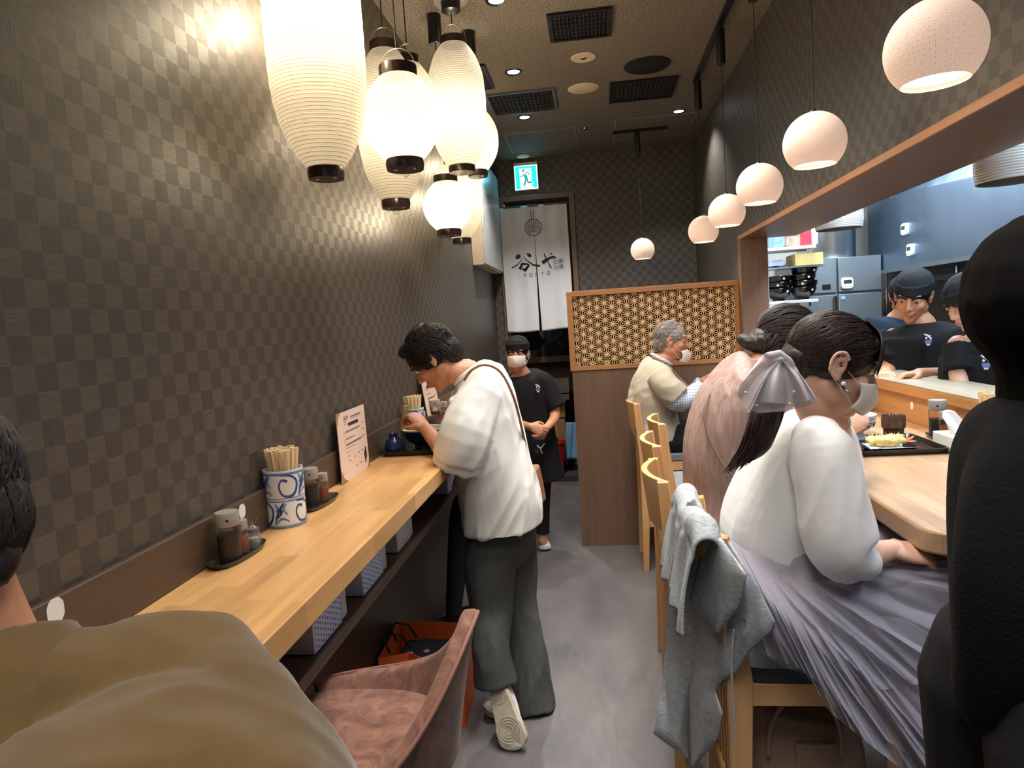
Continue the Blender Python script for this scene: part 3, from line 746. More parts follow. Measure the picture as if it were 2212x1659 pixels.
# ================================================================== things on the counters
glass_m = None
def glassm(name, rgb, rough=.1, alpha=.35, ior=1.45):
    n = N(name); g_ = n.n('ShaderNodeBsdfGlossy'); n.put(g_.inputs[0], (1, 1, 1, 1)); g_.inputs[1].default_value = rough
    t = n.n('ShaderNodeBsdfTransparent'); n.put(t.inputs[0], srgb(*rgb)); d = n.n('ShaderNodeBsdfDiffuse'); n.put(d.inputs[0], srgb(*rgb))
    fr = n.n('ShaderNodeFresnel'); fr.inputs[0].default_value = ior
    a = n.n('ShaderNodeMixShader'); a.inputs[0].default_value = alpha; n.put(a.inputs[1], t.outputs[0]); n.put(a.inputs[2], d.outputs[0])
    b = n.n('ShaderNodeMixShader'); n.put(b.inputs[0], fr.outputs[0]); n.put(b.inputs[1], a.outputs[0]); n.put(b.inputs[2], g_.outputs[0]); n.put(n.out.inputs[0], b.outputs[0])
    return n.m
frost = glassm('frosted_shaker_glass', (236, 232, 226), .3, .03, 1.12); clear = glassm('clear_jar_glass', (225, 228, 228), .05, .12)
capm = plain('taupe_shaker_cap', (150, 146, 136), .5, var=.04); soym = plain('soy_sauce', (16, 12, 12), .3); chili = plain('chilli_powder', (182, 104, 62), .8, var=.35, scale=400)
trm = plain('dark_oval_dish', (58, 55, 50), .28, .3)
def oval(cx, cy, a, b, ang, n=36, pw=.75):
    r = []
    for k in range(n):
        t = 2*PI*k/n; c, s_ = math.cos(t), math.sin(t); c = math.copysign(abs(c)**pw, c)*a; s_ = math.copysign(abs(s_)**pw, s_)*b
        r.append((cx+c*math.cos(ang)-s_*math.sin(ang), cy+c*math.sin(ang)+s_*math.cos(ang)))
    return r
def ovaldish(name, label, c, a, b, ang, gs):
    o = thing(name, label, 'condiment dish', tuple(c), gs); vs = []; z = c.z
    prof = [(.0, .003), (.62, .003), (.86, .004), (1.0, .013), (1.02, .0135), (.9, .001), (.6, .0003), (0, .0003)]; n = 40; fs = []
    for s_, zz in prof:
        P = oval(c.x, c.y, max(a*s_, .0005), max(b*s_, .0005), ang, n)
        vs += [(p[0], p[1], z+zz) for p in P]
    for i in range(len(prof)-1):
        for k in range(n): fs.append((i*n+k, i*n+(k+1) % n, (i+1)*n+(k+1) % n, (i+1)*n+k))
    obj('dish', G().add(vs, fs), trm, o); return o
def shaker(label, c, R, H, fill, mt, gs, nz=None):
    o = thing('condiment_shaker', label, 'condiment bottle', tuple(c), gs)
    hc = H*.27; x, y, z = c
    obj('glass_body', G().lathe([(R*.9, .0), (R*.96, .004), (R*.97, H-hc)], (x, y, z+.0003), 28, close=False), frost, o)
    obj('contents', G().lathe([(0, .006), (R*.93, .006), (R*.93, H*fill), (0, H*fill)], (x, y, z), 24), mt, o)
    cp = obj('cap', G().lathe([(R*.98, H-hc), (R, H-hc+.001), (R, H-.003), (R*.96, H), (0, H)], (x, y, z), 32), capm, o)
    d = V((0, 0, 0))-V((x, y, 0)); d = d.normalized() if nz is None else V(nz)
    h = G().lathe([(0, .0012), (R*.08, .0012), (R*.13, 0)], (x+d.x*R, y+d.y*R, z+H-hc*.5), 14, axis=(d.x, d.y, 0))
    obj('pour_hole', h, M['black'], cp); return o
def jar(label, c, gs):
    o = thing('glass_salt_jar', label, 'spice jar', tuple(c), gs); x, y, z = c
    obj('glass_body', G().loft([(x, y, z+.0005), (x, y, z+.035), (x, y, z+.043)], [(.018, .018), (.019, .019), (.014, .014)], (1, .3, 0), 8), clear, o, smooth=False)
    obj('salt', G().lathe([(0, .004), (.013, .004), (.013, .026), (0, .028)], (x, y, z), 12), M['white'], o)
    obj('lid', G().lathe([(.016, .043), (.017, .05), (.008, .054), (.003, .058), (.004, .064), (0, .066)], (x, y, z), 20), clear, o)
    obj('spoon', G().tube([(x, y, z+.03), (x+.004, y+.012, z+.07), (x+.006, y+.016, z+.076)], [.0014, .0014, .003], 6), M['chrome'], o)
wsub = 'shakers on the left counter'
ds = at(515, 1203, z=ZL)
ovaldish('condiment_dish', 'dark oval dish nearest on the left counter, under a soy shaker', ds, .10, .038, PI/2-.05, 'oval condiment dishes')
zt_ = ZL+.004
shaker('largest soy sauce shaker, nearest on the left counter', V((ds.x+.004, ds.y-.040, zt_)), .0275, .120, .55, soym, wsub)
shaker('small chilli powder shaker behind the nearest soy shaker', V((ds.x+.006, ds.y+.012, zt_)), .0165, .084, .5, chili, wsub)
jar('glass salt jar on the nearest dark dish', V((ds.x+.012, ds.y+.056, zt_)), 'salt jars')
d2 = at(690, 1090, z=ZL)
ovaldish('condiment_dish', 'dark oval dish right behind the tall blue and white chopstick holder', d2, .10, .038, PI/2-.05, 'oval condiment dishes')
shaker('soy shaker hidden mostly behind the tall chopstick holder', V((d2.x-.01, d2.y-.03, zt_)), .026, .118, .55, soym, wsub)
shaker('chilli powder shaker just right of the tall chopstick holder', V((d2.x+.006, d2.y+.022, zt_)), .018, .090, .5, chili, wsub)
# far set
d3 = V((-.86, 3.66, ZL))
ovaldish('condiment_dish', 'far dark dish of condiments beyond the diner at the left counter', d3, .115, .045, PI/2-.05, 'oval condiment dishes')
shaker('soy shaker in the far dish, beside the far menu card', V((-.872, 3.60, zt_)), .030, .135, .55, soym, wsub)
shaker('chilli shaker in the far dish beyond the diner', V((-.85, 3.72, zt_)), .02, .11, .5, chili, wsub)
shaker('pale-capped shaker standing before the tumbler of the diner', V((-.885, 3.30, ZL+.0005)), .034, .115, .5, soym, wsub)

# blue and white chopstick holder: painted scroll pattern
def scroll_mat(name, cz, h):
    n = N(name); tc = n.n('ShaderNodeTexCoord'); p = n.pos((1, 1, 1))
    nm = tc.outputs['Object']; sp = n.n('ShaderNodeSeparateXYZ'); n.put(sp.inputs[0], nm)
    white = srgb(226, 226, 218)
    n.bsdf(n.mix(.5, white, white), .12, 0, None, .6); return n.m
porc = plain('white_glazed_porcelain', (224, 225, 220), .12, var=.02, spec=.7)
blue = plain('cobalt_underglaze', (44, 72, 128), .15, var=.35, scale=30, spec=.7); blue2 = plain('pale_cobalt_wash', (96, 128, 176), .15, var=.2, spec=.7)
def holder(label, c, R, H, y_face=None, sticks=46, gs='chopstick holders'):
    o = thing('chopstick_holder', label, 'chopstick holder', tuple(c), gs); x0, y0, z0 = c
    obj('body', G().lathe([(0, 0), (R*.92, 0), (R*.96, .004), (R*.985, H*.1), (R*.98, H*.47), (R*.965, H*.5), (R*.985, H*.53), (R*1.0, H*.97), (R*1.0, H), (R*.94, H), (R*.92, H*.5), (0, H*.45)], (x0, y0, z0), 48), porc, o)
    def cyl(u, v):          # u: arc length in radii, v: height 0..1
        fa = math.atan2(-y0, -x0); a = fa+u; r = R*(.988 if v < .5 else 1.0)+.0006
        return V((x0+r*math.cos(a), y0+r*math.sin(a), z0+v*H))
    def bs(g, pts, ws, m=10):
        # smooth catmull stroke on the glaze
        P = []; Wd = []
        for i in range(len(pts)-1):
            p0 = pts[max(i-1, 0)]; p1 = pts[i]; p2 = pts[i+1]; p3 = pts[min(i+2, len(pts)-1)]
            for k in range(m):
                t = k/m; f = lambda j: .5*(2*p1[j]+(p2[j]-p0[j])*t+(2*p0[j]-5*p1[j]+4*p2[j]-p3[j])*t*t+(3*p1[j]-p0[j]-3*p2[j]+p3[j])*t**3)
                P.append((f(0), f(1))); Wd.append((ws[i]*(1-t)+ws[i+1]*t)*.9)
        P.append(pts[-1]); Wd.append(ws[-1]*.9); vs = []
        for i in range(len(P)):
            a = P[max(i-1, 0)]; b = P[min(i+1, len(P)-1)]; dx, dz = (b[0]-a[0])*R, (b[1]-a[1])*H; L = math.hypot(dx, dz) or 1
            for sg in (-1, 1): vs.append(cyl(P[i][0]-dz/L*Wd[i]/2*sg/R, P[i][1]+dx/L*Wd[i]/2*sg/H))
        g.add(vs, [(2*i, 2*i+1, 2*i+3, 2*i+2) for i in range(len(P)-1)])
    g = G(); g2 = G(); s_ = R/.045
    for k in range(3):
        for row in (0, 1):
            b0 = .06+row*.47; ux = -2.0+k*2*PI/3+(0 if row else .75)-.0; hh = .40; m_ = 1 if row else 1
            q = lambda u, v: (ux+u, b0+v*hh)
            bs(g, [q(.05, .72), q(-.22, .78), q(-.36, .48), q(-.18, .12), q(.25, .08), q(.5, .35), q(.52, .72), q(.2, .95), q(-.3, 1.0)], [.007*s_, .005*s_, .004*s_, .005*s_, .006*s_, .006*s_, .005*s_, .004*s_, .003*s_])
            bs(g, [q(.62, .02), q(.75, .4), q(.95, .75), q(1.15, .98)], [.002*s_, .0055*s_, .006*s_, .004*s_])
            bs(g, [q(.72, .3), q(.95, .5), q(1.0, .68)], [.003*s_, .005*s_, .007*s_])
            bs(g2, [q(.68, .05), q(1.0, .3), q(1.35, .15)], [.002*s_, .006*s_, .003*s_]); bs(g2, [q(1.25, .95), q(1.1, .7), q(1.3, .45)], [.003*s_, .006*s_, .002*s_])
            bs(g2, [q(.7, .95), q(.82, .75), q(.72, .6)], [.003*s_, .006*s_, .004*s_])
    obj('scroll_painting', g, blue, o); obj('leaf_wash', g2, blue2, o)
    for v0, v1 in ((.018, .045), (.465, .485), (.515, .53), (.93, .965)): 
        r = R*(.99 if v0 < .5 else 1.0)+.0008; rr = R*.97+.001 if .4 < v0 < .52 else r
        obj('glaze_band', G().lathe([(rr, v0*H), (rr, v1*H)], (x0, y0, z0), 48, close=False), blue2, o)
    stick_m = M['stick']
    rnd = random.Random(int(x0*1000)+int(y0*77)); first = None
    for k in range(sticks):
        rr = R*.80*math.sqrt((k+.5)/sticks); a = k*2.39996
        bx, by = x0+rr*.62*math.cos(a), y0+rr*.62*math.sin(a)
        tx, ty = x0+rr*1.06*math.cos(a), y0+rr*1.06*math.sin(a)
        bz = z0+H*.52+.002; L = H*1.32+.04; L = .205 if R < .055 else .215; tz = z0+H*.5+L*(.66 if H > .15 else .62)+rnd.uniform(-.004, .003)
        gg = G().bar((bx, by, bz), (tx, ty, tz), .0095, .0048, (math.cos(a+rnd.uniform(-.5, .5)), math.sin(a), 0))
        st = obj('disposable_chopsticks', gg, stick_m, None, smooth=False)
        tag(st, 'pale wooden chopsticks standing in the '+('tall holder on the left counter' if gs2 == 0 else ('far holder behind the hand of the diner' if gs2 == 1 else 'holder at the right edge of the dining counter')), 'chopsticks', ['chopsticks in the tall left holder', 'chopsticks in the far left holder', 'chopsticks in the right counter holder'][gs2])
M['stick'] = woodmat('pale_chopstick_wood', (232, 206, 160), 'z', 0, .55, .12)
gs2 = 0; holder('tall blue and white scroll-painted chopstick holder on the left counter', at(622, 1131, z=ZL), .0545, .160, sticks=54)
gs2 = 1; holder('blue and white chopstick holder behind the hand of the standing diner', V((-.872, 3.16, ZL)), .05, .152, sticks=30)
CHR = V((1.285, 2.34, ZR)); q_ = at(2150, 884, x=1.285); CHR.y = q_.y; CHH = q_.z-ZR; print('CH', CHR, CHH)
gs2 = 2; holder('blue and white chopstick holder at the right end of the dining counter', CHR, .058, CHH, sticks=34)

# menu cards
card_m = plain('pale_pink_menu_card', (226, 200, 182), .35, var=.02); cink = plain('menu_print_ink', (70, 56, 54), .6); cnavy = plain('menu_navy', (34, 34, 62), .5); ctan = plain('menu_tan_corner', (150, 118, 96), .5)
def menu(label, BL, BR, TL):
    o = thing('menu_card', label, 'menu card', tuple(BL), 'menu cards')
    ex_ = BR-BL; ez_ = TL-BL; nn = ex_.cross(ez_).normalized()
    if nn.dot(V((0, 0, CAMH))-BL) < 0: nn = -nn
    Wd, Hd = ex_.length, ez_.length; X = ex_.normalized(); Z = ez_.normalized()
    obj('card', G().prism([(0, 0), (1, 0), (1, 1), (0, 1)], BL, ex_, ez_, -nn*.003), card_m, o, smooth=False)
    f = lambda a, b: BL+ex_*a+ez_*b+nn*.0006
    def rect(g, a0, b0, a1, b1): g.add([f(a0, b0), f(a1, b0), f(a1, b1), f(a0, b1)], [(0, 1, 2, 3)])
    g = G(); g.add([f(0, 1), f(0, .82), f(.03, .9), f(.07, .96), f(.14, 1)], [(0, 1, 2, 3, 4)]); g.add([f(0, 0), f(.2, 0), f(.1, .04), f(.04, .1), f(0, .2)], [(0, 1, 2, 3, 4)]); g.add([f(1, 0), f(1, .16), f(.97, .07), f(.9, 0)], [(0, 1, 2, 3)])
    obj('corner_print', g, ctan, o, smooth=False)
    text('print_heading', '谷や', Hd*.105, cink, o, lambda a, b: BL+X*(Wd*.29+a)+Z*(Hd*.885+b)+nn*.0008)
    text('print_heading', 'TOKYO', Hd*.03, cink, o, lambda a, b: BL+X*(Wd*.27+a)+Z*(Hd*.81+b)+nn*.0008)
    g = G(); rect(g, .36, .765, .72, .815); obj('title_bar', g, cnavy, o, smooth=False)
    g = G(); rect(g, .46, .885, .84, .90); rect(g, .46, .86, .80, .865)
    for b0, w in ((.70, .55), (.685, .5), (.60, .28), (.585, .35), (.515, .62), (.50, .55), (.46, .30), (.40, .15), (.34, .12)):
        rect(g, .22, b0-.004, .22+w, b0+(.006 if w > .5 else .002))
    for a0, b0 in ((.86, .72), (.86, .62), (.86, .52), (.28, .26), (.46, .28), (.62, .30), (.74, .31), (.5, .13), (.66, .14)): rect(g, a0, b0, a0+.045, b0+.016)
    for b0 in (.64, .54, .44, .12): rect(g, .18, b0, .185, b0+.06)
    obj('small_print', g, cink, o, smooth=False)
    g = G()
    for a0, b0, r in ((.88, .22, .05), (.9, .31, .022), (.86, .13, .02)): g.add([f(a0+r*math.cos(t), b0+r*1.6*math.sin(t)) for t in np.linspace(0, 2*PI, 15)[:-1]], [tuple(range(14))])
    obj('bowl_emblem', g, cnavy, o, smooth=False)
def onl(u, x):
    lo, hi = 860, 1500
    for _ in range(40):
        m = (lo+hi)/2
        if at(u, m, z=ZL+.001).x < x: lo = m
        else: hi = m
    return at(u, m, z=ZL+.001)
BL = onl(741, -.895); BR = onl(799, -.90); TL = at(726, 896, x=XL+.024)
menu('pale pink menu card leaning on the wainscot beside the diner\'s tray', BL, BR, TL)
BL = V((XL+.06, 3.5, ZL+.001)); menu('far menu card standing under the face of the standing diner', BL, V((XL+.055, 3.80, ZL+.001)), V((XL+.022, 3.51, ZL+.29)))
# stickers (their codes are left out)
def sticker(label, c, w, h, nx):
    pts = []
    for k in range(40):
        t = 2*PI*k/40; c_, s_ = math.cos(t), math.sin(t); r = 1+.06*math.cos(4*t)
        pts.append((math.copysign(abs(c_)**.55, c_)*w/2*r, math.copysign(abs(s_)**.55, s_)*h/2*r))
    o = thing('wall_sticker', label, 'sticker', tuple(c), 'white table stickers')
    obj('sticker', G().prism(pts, c, (0, 1, 0), (0, 0, 1), (nx*.0006, 0, 0)), M['white'], o, smooth=False)
sticker('white curly-edged sticker on the wainscot nearest the camera', at(120, 1320, x=XL+.0185), .035, .042, 1)
sticker('white sticker on the wainscot behind the nearest soy shaker', at(523, 1104, x=XL+.0185), .03, .034, 1)
sticker('small white sticker on the amber riser of the dining counter', at(1970, 876, x=1.3715), .026, .032, -1)

# diner's tray, left counter
def tray(label, x0, y0, x1, y1, z, mt, gs):
    o = thing('lacquer_tray', label, 'tray', ((x0+x1)/2, (y0+y1)/2, z), gs)
    def ring(i, zz):
        r = .03; P = []
        for cx_, cy_, a0 in ((x1-i-r, y1-i-r, 0), (x0+i+r, y1-i-r, PI/2), (x0+i+r, y0+i+r, PI), (x1-i-r, y0+i+r, 1.5*PI)):
            for k in range(5): a = a0+PI/2*k/4; P.append((cx_+r*math.cos(a), cy_+r*math.sin(a), zz))
        return P
    rows = [ring(.012, z+.0005), ring(.002, z+.018), ring(0, z+.022), ring(.004, z+.022), ring(.014, z+.006)]
    vs = sum(rows, []); n = 20; fs = []
    for i in range(4):
        for k in range(n): fs.append((i*n+k, i*n+(k+1) % n, (i+1)*n+(k+1) % n, (i+1)*n+k))
    fs.append(tuple(range(4*n, 5*n))); fs.append(tuple(range(n-1, -1, -1)))
    obj('tray', G().add(vs, fs), mt, o); return o
lac = plain('black_lacquer', (22, 21, 21), .2, var=.1)
tray('black lacquer tray in front of the standing diner', -.915, 2.74, -.625, 3.12, ZL, lac, 'lacquer trays')
tz = ZL+.0065
navy = plain('navy_glaze', (26, 44, 92), .12, var=.4, scale=25, spec=.7); offw = plain('offwhite_glaze', (216, 210, 190), .2, var=.04)
c = V((-.868, 2.80, tz)); o = thing('sauce_jug', 'small blue glazed sauce jug on the standing diner\'s tray', 'sauce jug', tuple(c))
obj('body', G().lathe([(0, 0), (.034, 0), (.037, .006), (.040, .022), (.038, .04), (.03, .056), (.019, .068), (.017, .074), (.020, .080), (.024, .083), (.021, .083), (.015, .074), (.012, .06), (0, .03)], c, 36), navy, o)
obj('foot_rim', G().lathe([(.0345, -.0002), (.0385, .0045), (.0372, .0062)], c, 36, close=False), offw, o)
def bowl(name, label, c, R, H, outer, rim, inner, gs=None, broth=None, foot=.45):
    o = thing(name, label, 'bowl', tuple(c), gs)
    pr = [(0, .006), (R*foot*.8, .004), (R*foot*.9, 0), (R*foot, 0), (R*foot, H*.14), (R*.8, H*.42), (R*.94, H*.72), (R*.985, H*.93)]
    obj('body', G().lathe(pr, c, 44, close=False), outer, o)
    obj('rim', G().lathe([(R*.985, H*.93), (R*1.0, H*.985), (R*.99, H), (R*.96, H*.985)], c, 44, close=False), rim, o)
    obj('inside', G().lathe([(R*.96, H*.985), (R*.9, H*.7), (R*.7, H*.4), (R*.3, H*.2), (0, H*.18)], c, 44, close=False), inner, o)
    if broth: obj('broth', G().lathe([(0, H*.76), (R*.905, H*.76)], c, 40, close=False), broth, o)
    return o
dbroth = plain('dark_soy_broth', (38, 22, 16), .08)
bowl('noodle_bowl', 'wide navy bowl with cream rim under the standing diner\'s chopsticks', V((-.772, 2.94, tz)), .098, .082, navy, offw, offw, None, dbroth)
def pair(name, label, a, b, mt):
    o = thing(name, label, 'chopsticks', tuple(a)); side = (V(b)-V(a)).cross(V((0, 0, 1))).normalized()*.006
    for s_ in (-1, 1): obj('stick', G().bar(V(a)+side*s_*.6, V(b)+side*s_, .0055, .005), mt, o, smooth=False)
    return o
def tumbler(label, c, R, H, mt, gs):
    o = thing('tumbler', label, 'tumbler', tuple(c), gs)
    obj('cup', G().lathe([(0, 0), (R*.74, 0), (R*.78, .003), (R*.86, H*.5), (R*.97, H*.53), (R*1.0, H*.97), (R*.98, H), (R*.92, H*.97), (R*.86, H*.5), (R*.7, .006), (0, .005)], c, 40), mt, o)
brown_pl = glassm('brown_tumbler_plastic', (92, 66, 56), .15, .82)
tumbler('brown plastic tumbler behind the hand of the standing diner', V((-.79, 3.22, ZL+.0005)), .042, .1, brown_pl, 'brown tumblers')
bowl('small_dish', 'small grey dish at the far side of the diner\'s tray', V((-.68, 3.04, tz)), .045, .028, plain('grey_glaze', (92, 92, 96), .3), offw, offw)

# ================================================================== things on the right counter
def ct(u, v): return at(u, v, z=ZR)
def onr(u, x):
    lo, hi = 840, 1400
    for _ in range(40):
        m = (lo+hi)/2
        if at(u, m, z=ZR).x > x: lo = m
        else: hi = m
    return at(u, m, z=ZR)
tA = ct(1890, 975)
tray('black lacquer tray before the woman in the white blouse', tA.x-.16, tA.y-.10, tA.x+.215, tA.y+.22, ZR, lac, 'lacquer trays')
tzr = ZR+.0065
c = at(1960, 966, z=tzr); tumbler('brown tumbler on the tray by the tempura plate', V((c.x+.01, c.y+.14, tzr)), .043, .098, brown_pl, 'brown tumblers')
# tempura plate
pc = at(1918, 972, z=tzr); pl = thing('tempura_plate', 'black rectangular plate of tempura with a red prawn tail', 'plate of food', tuple(pc))
def sq(i, z): return [(pc.x-.085+i, pc.y-.06+i, z), (pc.x+.085-i, pc.y-.06+i, z), (pc.x+.085-i, pc.y+.06-i, z), (pc.x-.085+i, pc.y+.06-i, z)]
vs = sq(.02, tzr)+sq(.0, tzr+.018)+sq(.003, tzr+.019)+sq(.024, tzr+.005)
fs = [(i*4+k, i*4+(k+1) % 4, (i+1)*4+(k+1) % 4, (i+1)*4+k) for i in range(3) for k in range(4)]+[(12, 13, 14, 15), (3, 2, 1, 0)]
obj('plate', G().add(vs, fs), lac, pl, smooth=False)
g = G().add([(pc.x-.075, pc.y-.045, tzr+.0165), (pc.x+.03, pc.y-.05, tzr+.0085), (pc.x+.06, pc.y+.045, tzr+.013), (pc.x-.07, pc.y+.05, tzr+.018)], [(0, 1, 2, 3)])
obj('paper_sheet', g, M['white'], pl, smooth=False)
temp_m = plain('tempura_batter', (238, 212, 134), .55, var=.18, scale=60, bump=.6, bscale=120)
def tempura(label, a, b, r):
    a, b = V(a), V(b); g = G(); rn = random.Random(int(a.x*9999))
    for k in range(9):
        t = k/8; g.ell(a.lerp(b, t)+V((rn.uniform(-.006, .006), rn.uniform(-.006, .006), rn.uniform(-.002, .005))), r*rn.uniform(.7, 1.1), n=10)
    me = remesh(g, .0028, 1, folds=(.0022, 160, (0, 0, 1), 3)); o = thing('tempura_piece', label, 'tempura', tuple(a), 'tempura pieces on the plate')
    obj('batter', me, temp_m, o); return o
h0 = tzr+.034
tempura('plump tempura piece in the middle of the plate', (pc.x-.03, pc.y-.015, h0), (pc.x+.02, pc.y-.01, h0), .019)
tempura('left tempura piece on the plate', (pc.x-.06, pc.y, h0), (pc.x-.03, pc.y+.03, h0), .014)
tempura('long tempura piece at the back of the plate', (pc.x-.01, pc.y+.03, h0), (pc.x+.05, pc.y+.03, h0), .014)
tp = tempura('prawn tempura with the red tail at the right end of the plate', (pc.x+.01, pc.y-.01, h0-.004), (pc.x+.052, pc.y+.0, h0-.004), .012)
g = G().loft([(pc.x+.06, pc.y, h0-.004), (pc.x+.078, pc.y+.004, h0+.004), (pc.x+.094, pc.y+.01, h0+.012)], [(.006, .006), (.010, .003), (.002, .001)], (0, 1, 0), 10).loft([(pc.x+.06, pc.y, h0-.006), (pc.x+.08, pc.y-.01, h0-.004), (pc.x+.09, pc.y-.02, h0-.002)], [(.005, .005), (.009, .003), (.002, .001)], (0, 1, 0), 10)
obj('prawn_tail', g, plain('prawn_tail_red', (214, 92, 48), .35), tp)
g = G(); rn = random.Random(5)
for k in range(60):
    a = rn.uniform(0, 2*PI); q = V((pc.x+rn.uniform(-.06, .06), pc.y+rn.uniform(.0, .05), h0+.008)); g.tube([q, q+V((.012*math.cos(a), .012*math.sin(a), rn.uniform(.002, .014)))], .0011, 4)
o = obj('shredded_garnish', g, temp_m, pl)
ub = at(1858, 940, z=tzr)
ubw = plain('white_blue_bowl', (214, 218, 222), .15, var=.03)
UB = V((ub.x-.02, ub.y+.02, tzr))
o = bowl('udon_bowl', 'white bowl with blue brushed bands held under the woman\'s chin', UB, .088, .085, ubw, ubw, ubw, None, plain('clear_broth', (170, 130, 80), .1))
g = G()
for v0, v1, rr in ((.62, .66, .93), (.80, .84, .965), (.30, .33, .70)): g.lathe([(.088*rr, .085*v0), (.088*(rr+.012), .085*v1)], UB, 44, close=False)
obj('blue_bands', g, blue, o)
g = G()
for k in range(12):
    a = k/12*2*PI
    for s_ in (-1, 1):
        pts = [UB+V((.0885*(.83+.10*t)*math.cos(a+s_*.18*t), .0885*(.83+.10*t)*math.sin(a+s_*.18*t), .085*(.40+.2*t))) for t in np.linspace(0, 1, 5)]
        g.tube(pts, [.0012, .0026, .003, .002, .001], 5)
obj('brushed_leaves', g, blue, o)
# condiments on the right
def rset(label, c, big=True):
    ovaldish('condiment_dish', label, c, .095, .042, PI/2, 'oval condiment dishes')
dR = onr(2038, 1.305); zz = ZR+.004
rset('dark dish under the two shakers beside the tissue box', dR)
shaker('soy shaker next to the tissue box on the dining counter', V((dR.x-.004, dR.y+.035, zz)), .032, .145, .5, soym, 'shakers on the dining counter')
shaker('chilli shaker beside the tissue box on the dining counter', V((dR.x+.0, dR.y-.028, zz)), .026, .108, .5, chili, 'shakers on the dining counter')
jar('glass jar between the chilli shaker and the tissue box', V((dR.x-.005, dR.y-.075, zz)), 'salt jars')
dL = V((1.30, 3.62, ZR)); rset('dark dish of condiments under the serving ledge beyond the masked woman', dL)
shaker('soy shaker in the dish beyond the masked woman', V((dL.x-.0, dL.y+.045, zz)), .032, .145, .5, soym, 'shakers on the dining counter')
shaker('chilli shaker in the dish beyond the masked woman', V((dL.x-.01, dL.y+.0, zz)), .024, .108, .5, chili, 'shakers on the dining counter')
jar('glass salt jar in the dish beyond the masked woman', V((dL.x+.0, dL.y-.05, zz)), 'salt jars')
# tissue box
tb = onr(2087, 1.265); o = thing('tissue_box', 'white tissue box on the dining counter with a tissue pulled out', 'tissue box', tuple(tb))
obj('box', G().b2((tb.x-.06, tb.y-.11, ZR+.0005), (tb.x+.06, tb.y+.11, ZR+.06)), M['white'], o, bevel=.004)
def tf(u, v):
    a = u*2-1; return V((tb.x+.004+a*.04*(1-v*.3)-.035*v, tb.y+.02+.012*math.sin(a*4+v*3)+.03*v, ZR+.058+v*.085*(1-.25*a*a)))
obj('tissue', G().grid(tf, 16, 10), plain('soft_tissue', (238, 240, 244), .9), o, solid=.001)

# small boxes with blue dots on the shelves
def dots_mat():
    n = N('blue_dotted_box_card'); tc = n.n('ShaderNodeTexCoord'); sp = n.n('ShaderNodeSeparateXYZ'); n.put(sp.inputs[0], tc.outputs['Object'])
    a = n.math('MULTIPLY', sp.outputs[1], 1/.0145); b = n.math('MULTIPLY', n.math('ADD', sp.outputs[2], n.math('MULTIPLY', sp.outputs[0], 1.0)), 1/.0145)
    fa = n.math('FLOOR', a); b2 = n.math('ADD', b, n.math('MULTIPLY', n.math('MODULO', n.math('ADD', fa, 1000), 2), .5))
    da = n.math('SUBTRACT', n.math('FRACT', a), .5); db = n.math('SUBTRACT', n.math('FRACT', b2), .5)
    r = n.math('SQRT', n.math('ADD', n.math('MULTIPLY', da, da), n.math('MULTIPLY', db, db)))
    gm = n.n('ShaderNodeNewGeometry'); sn = n.n('ShaderNodeSeparateXYZ'); n.put(sn.inputs[0], gm.outputs['True Normal'])
    side_ = n.math('LESS_THAN', n.math('ABSOLUTE', sn.outputs[1]), .5)
    n.bsdf(n.mix(n.math('MULTIPLY', side_, n.math('LESS_THAN', r, .24)), srgb(202, 216, 234), srgb(44, 84, 164)), .5); return n.m
MD = dots_mat(); paperw = plain('tissue_pack_film', (188, 190, 190), .35)
def sbox(label, x, y0, y1, z, h, w, mt, gs, nx=1):
    o = thing('napkin_box', label, 'napkin box', (x-nx*w/2, (y0+y1)/2, z), gs)
    ym = y0+(y1-y0)*.80
    obj('sleeve', G().b2((x-nx*w, y0, z+.001), (x, ym, z+h)), mt, o, bevel=.003)
    obj('end_fold', G().b2((x-nx*w*.98, ym+.0005, z+.002), (x-nx*.002, y1, z+h-.003)), paperw, o, bevel=.006)
gb = 'napkin boxes on the shelf under the left counter'
sbox('blue-dotted napkin box nearest the brown-shirted man', -.68, 1.46, 1.68, .866, .088, .12, MD, gb)
sbox('blue-dotted napkin box, second along the under-counter shelf', -.68, 1.80, 2.03, .866, .088, .12, MD, gb)
sbox('plain pale napkin pack, third along the under-counter shelf', -.685, 2.16, 2.36, .866, .085, .12, paperw, gb)
sbox('pale blue-printed box, farthest under the counter by the diner\'s hand', -.68, 2.93, 3.10, .866, .075, .12, MD, gb)
sbox('blue-dotted napkin box under the near end of the dining counter', .85, 1.80, 2.02, .9155, .066, -.075, MD, 'napkin box under the dining counter', 1)

# orange paper bag with a navy cloth bundle
ob = thing('paper_bag', 'open orange paper carrier bag on the floor under the left counter', 'paper bag', (-.80, 2.66, 0))
orange = plain('orange_bag_paper', (212, 92, 30), .6, var=.05)
bx0, bx1, by0, by1, bh = -.905, -.60, 2.50, 2.80, .335
P0 = [(bx0, by0, 0.001), (bx0+.10, by0+.03, 0.001), (bx1-.1, by0, .001), (bx1, by0+.08, .001), (bx1, by1, .001), (bx0, by1, .001)]
P1 = [(bx0, by0-.01, bh), (bx0+.11, by0+.035, bh+.0), (bx0+.19, by0+.0, bh-.01), (bx1+.005, by0+.09, bh-.005), (bx1+.0, by1, bh), (bx0, by1, bh+.01)]
obj('bag_body', G().add(P0+P1, [(k, (k+1) % 6, 6+(k+1) % 6, 6+k) for k in range(6)]+[(5, 4, 3, 2, 1, 0)]), orange, ob, smooth=False, solid=.002)
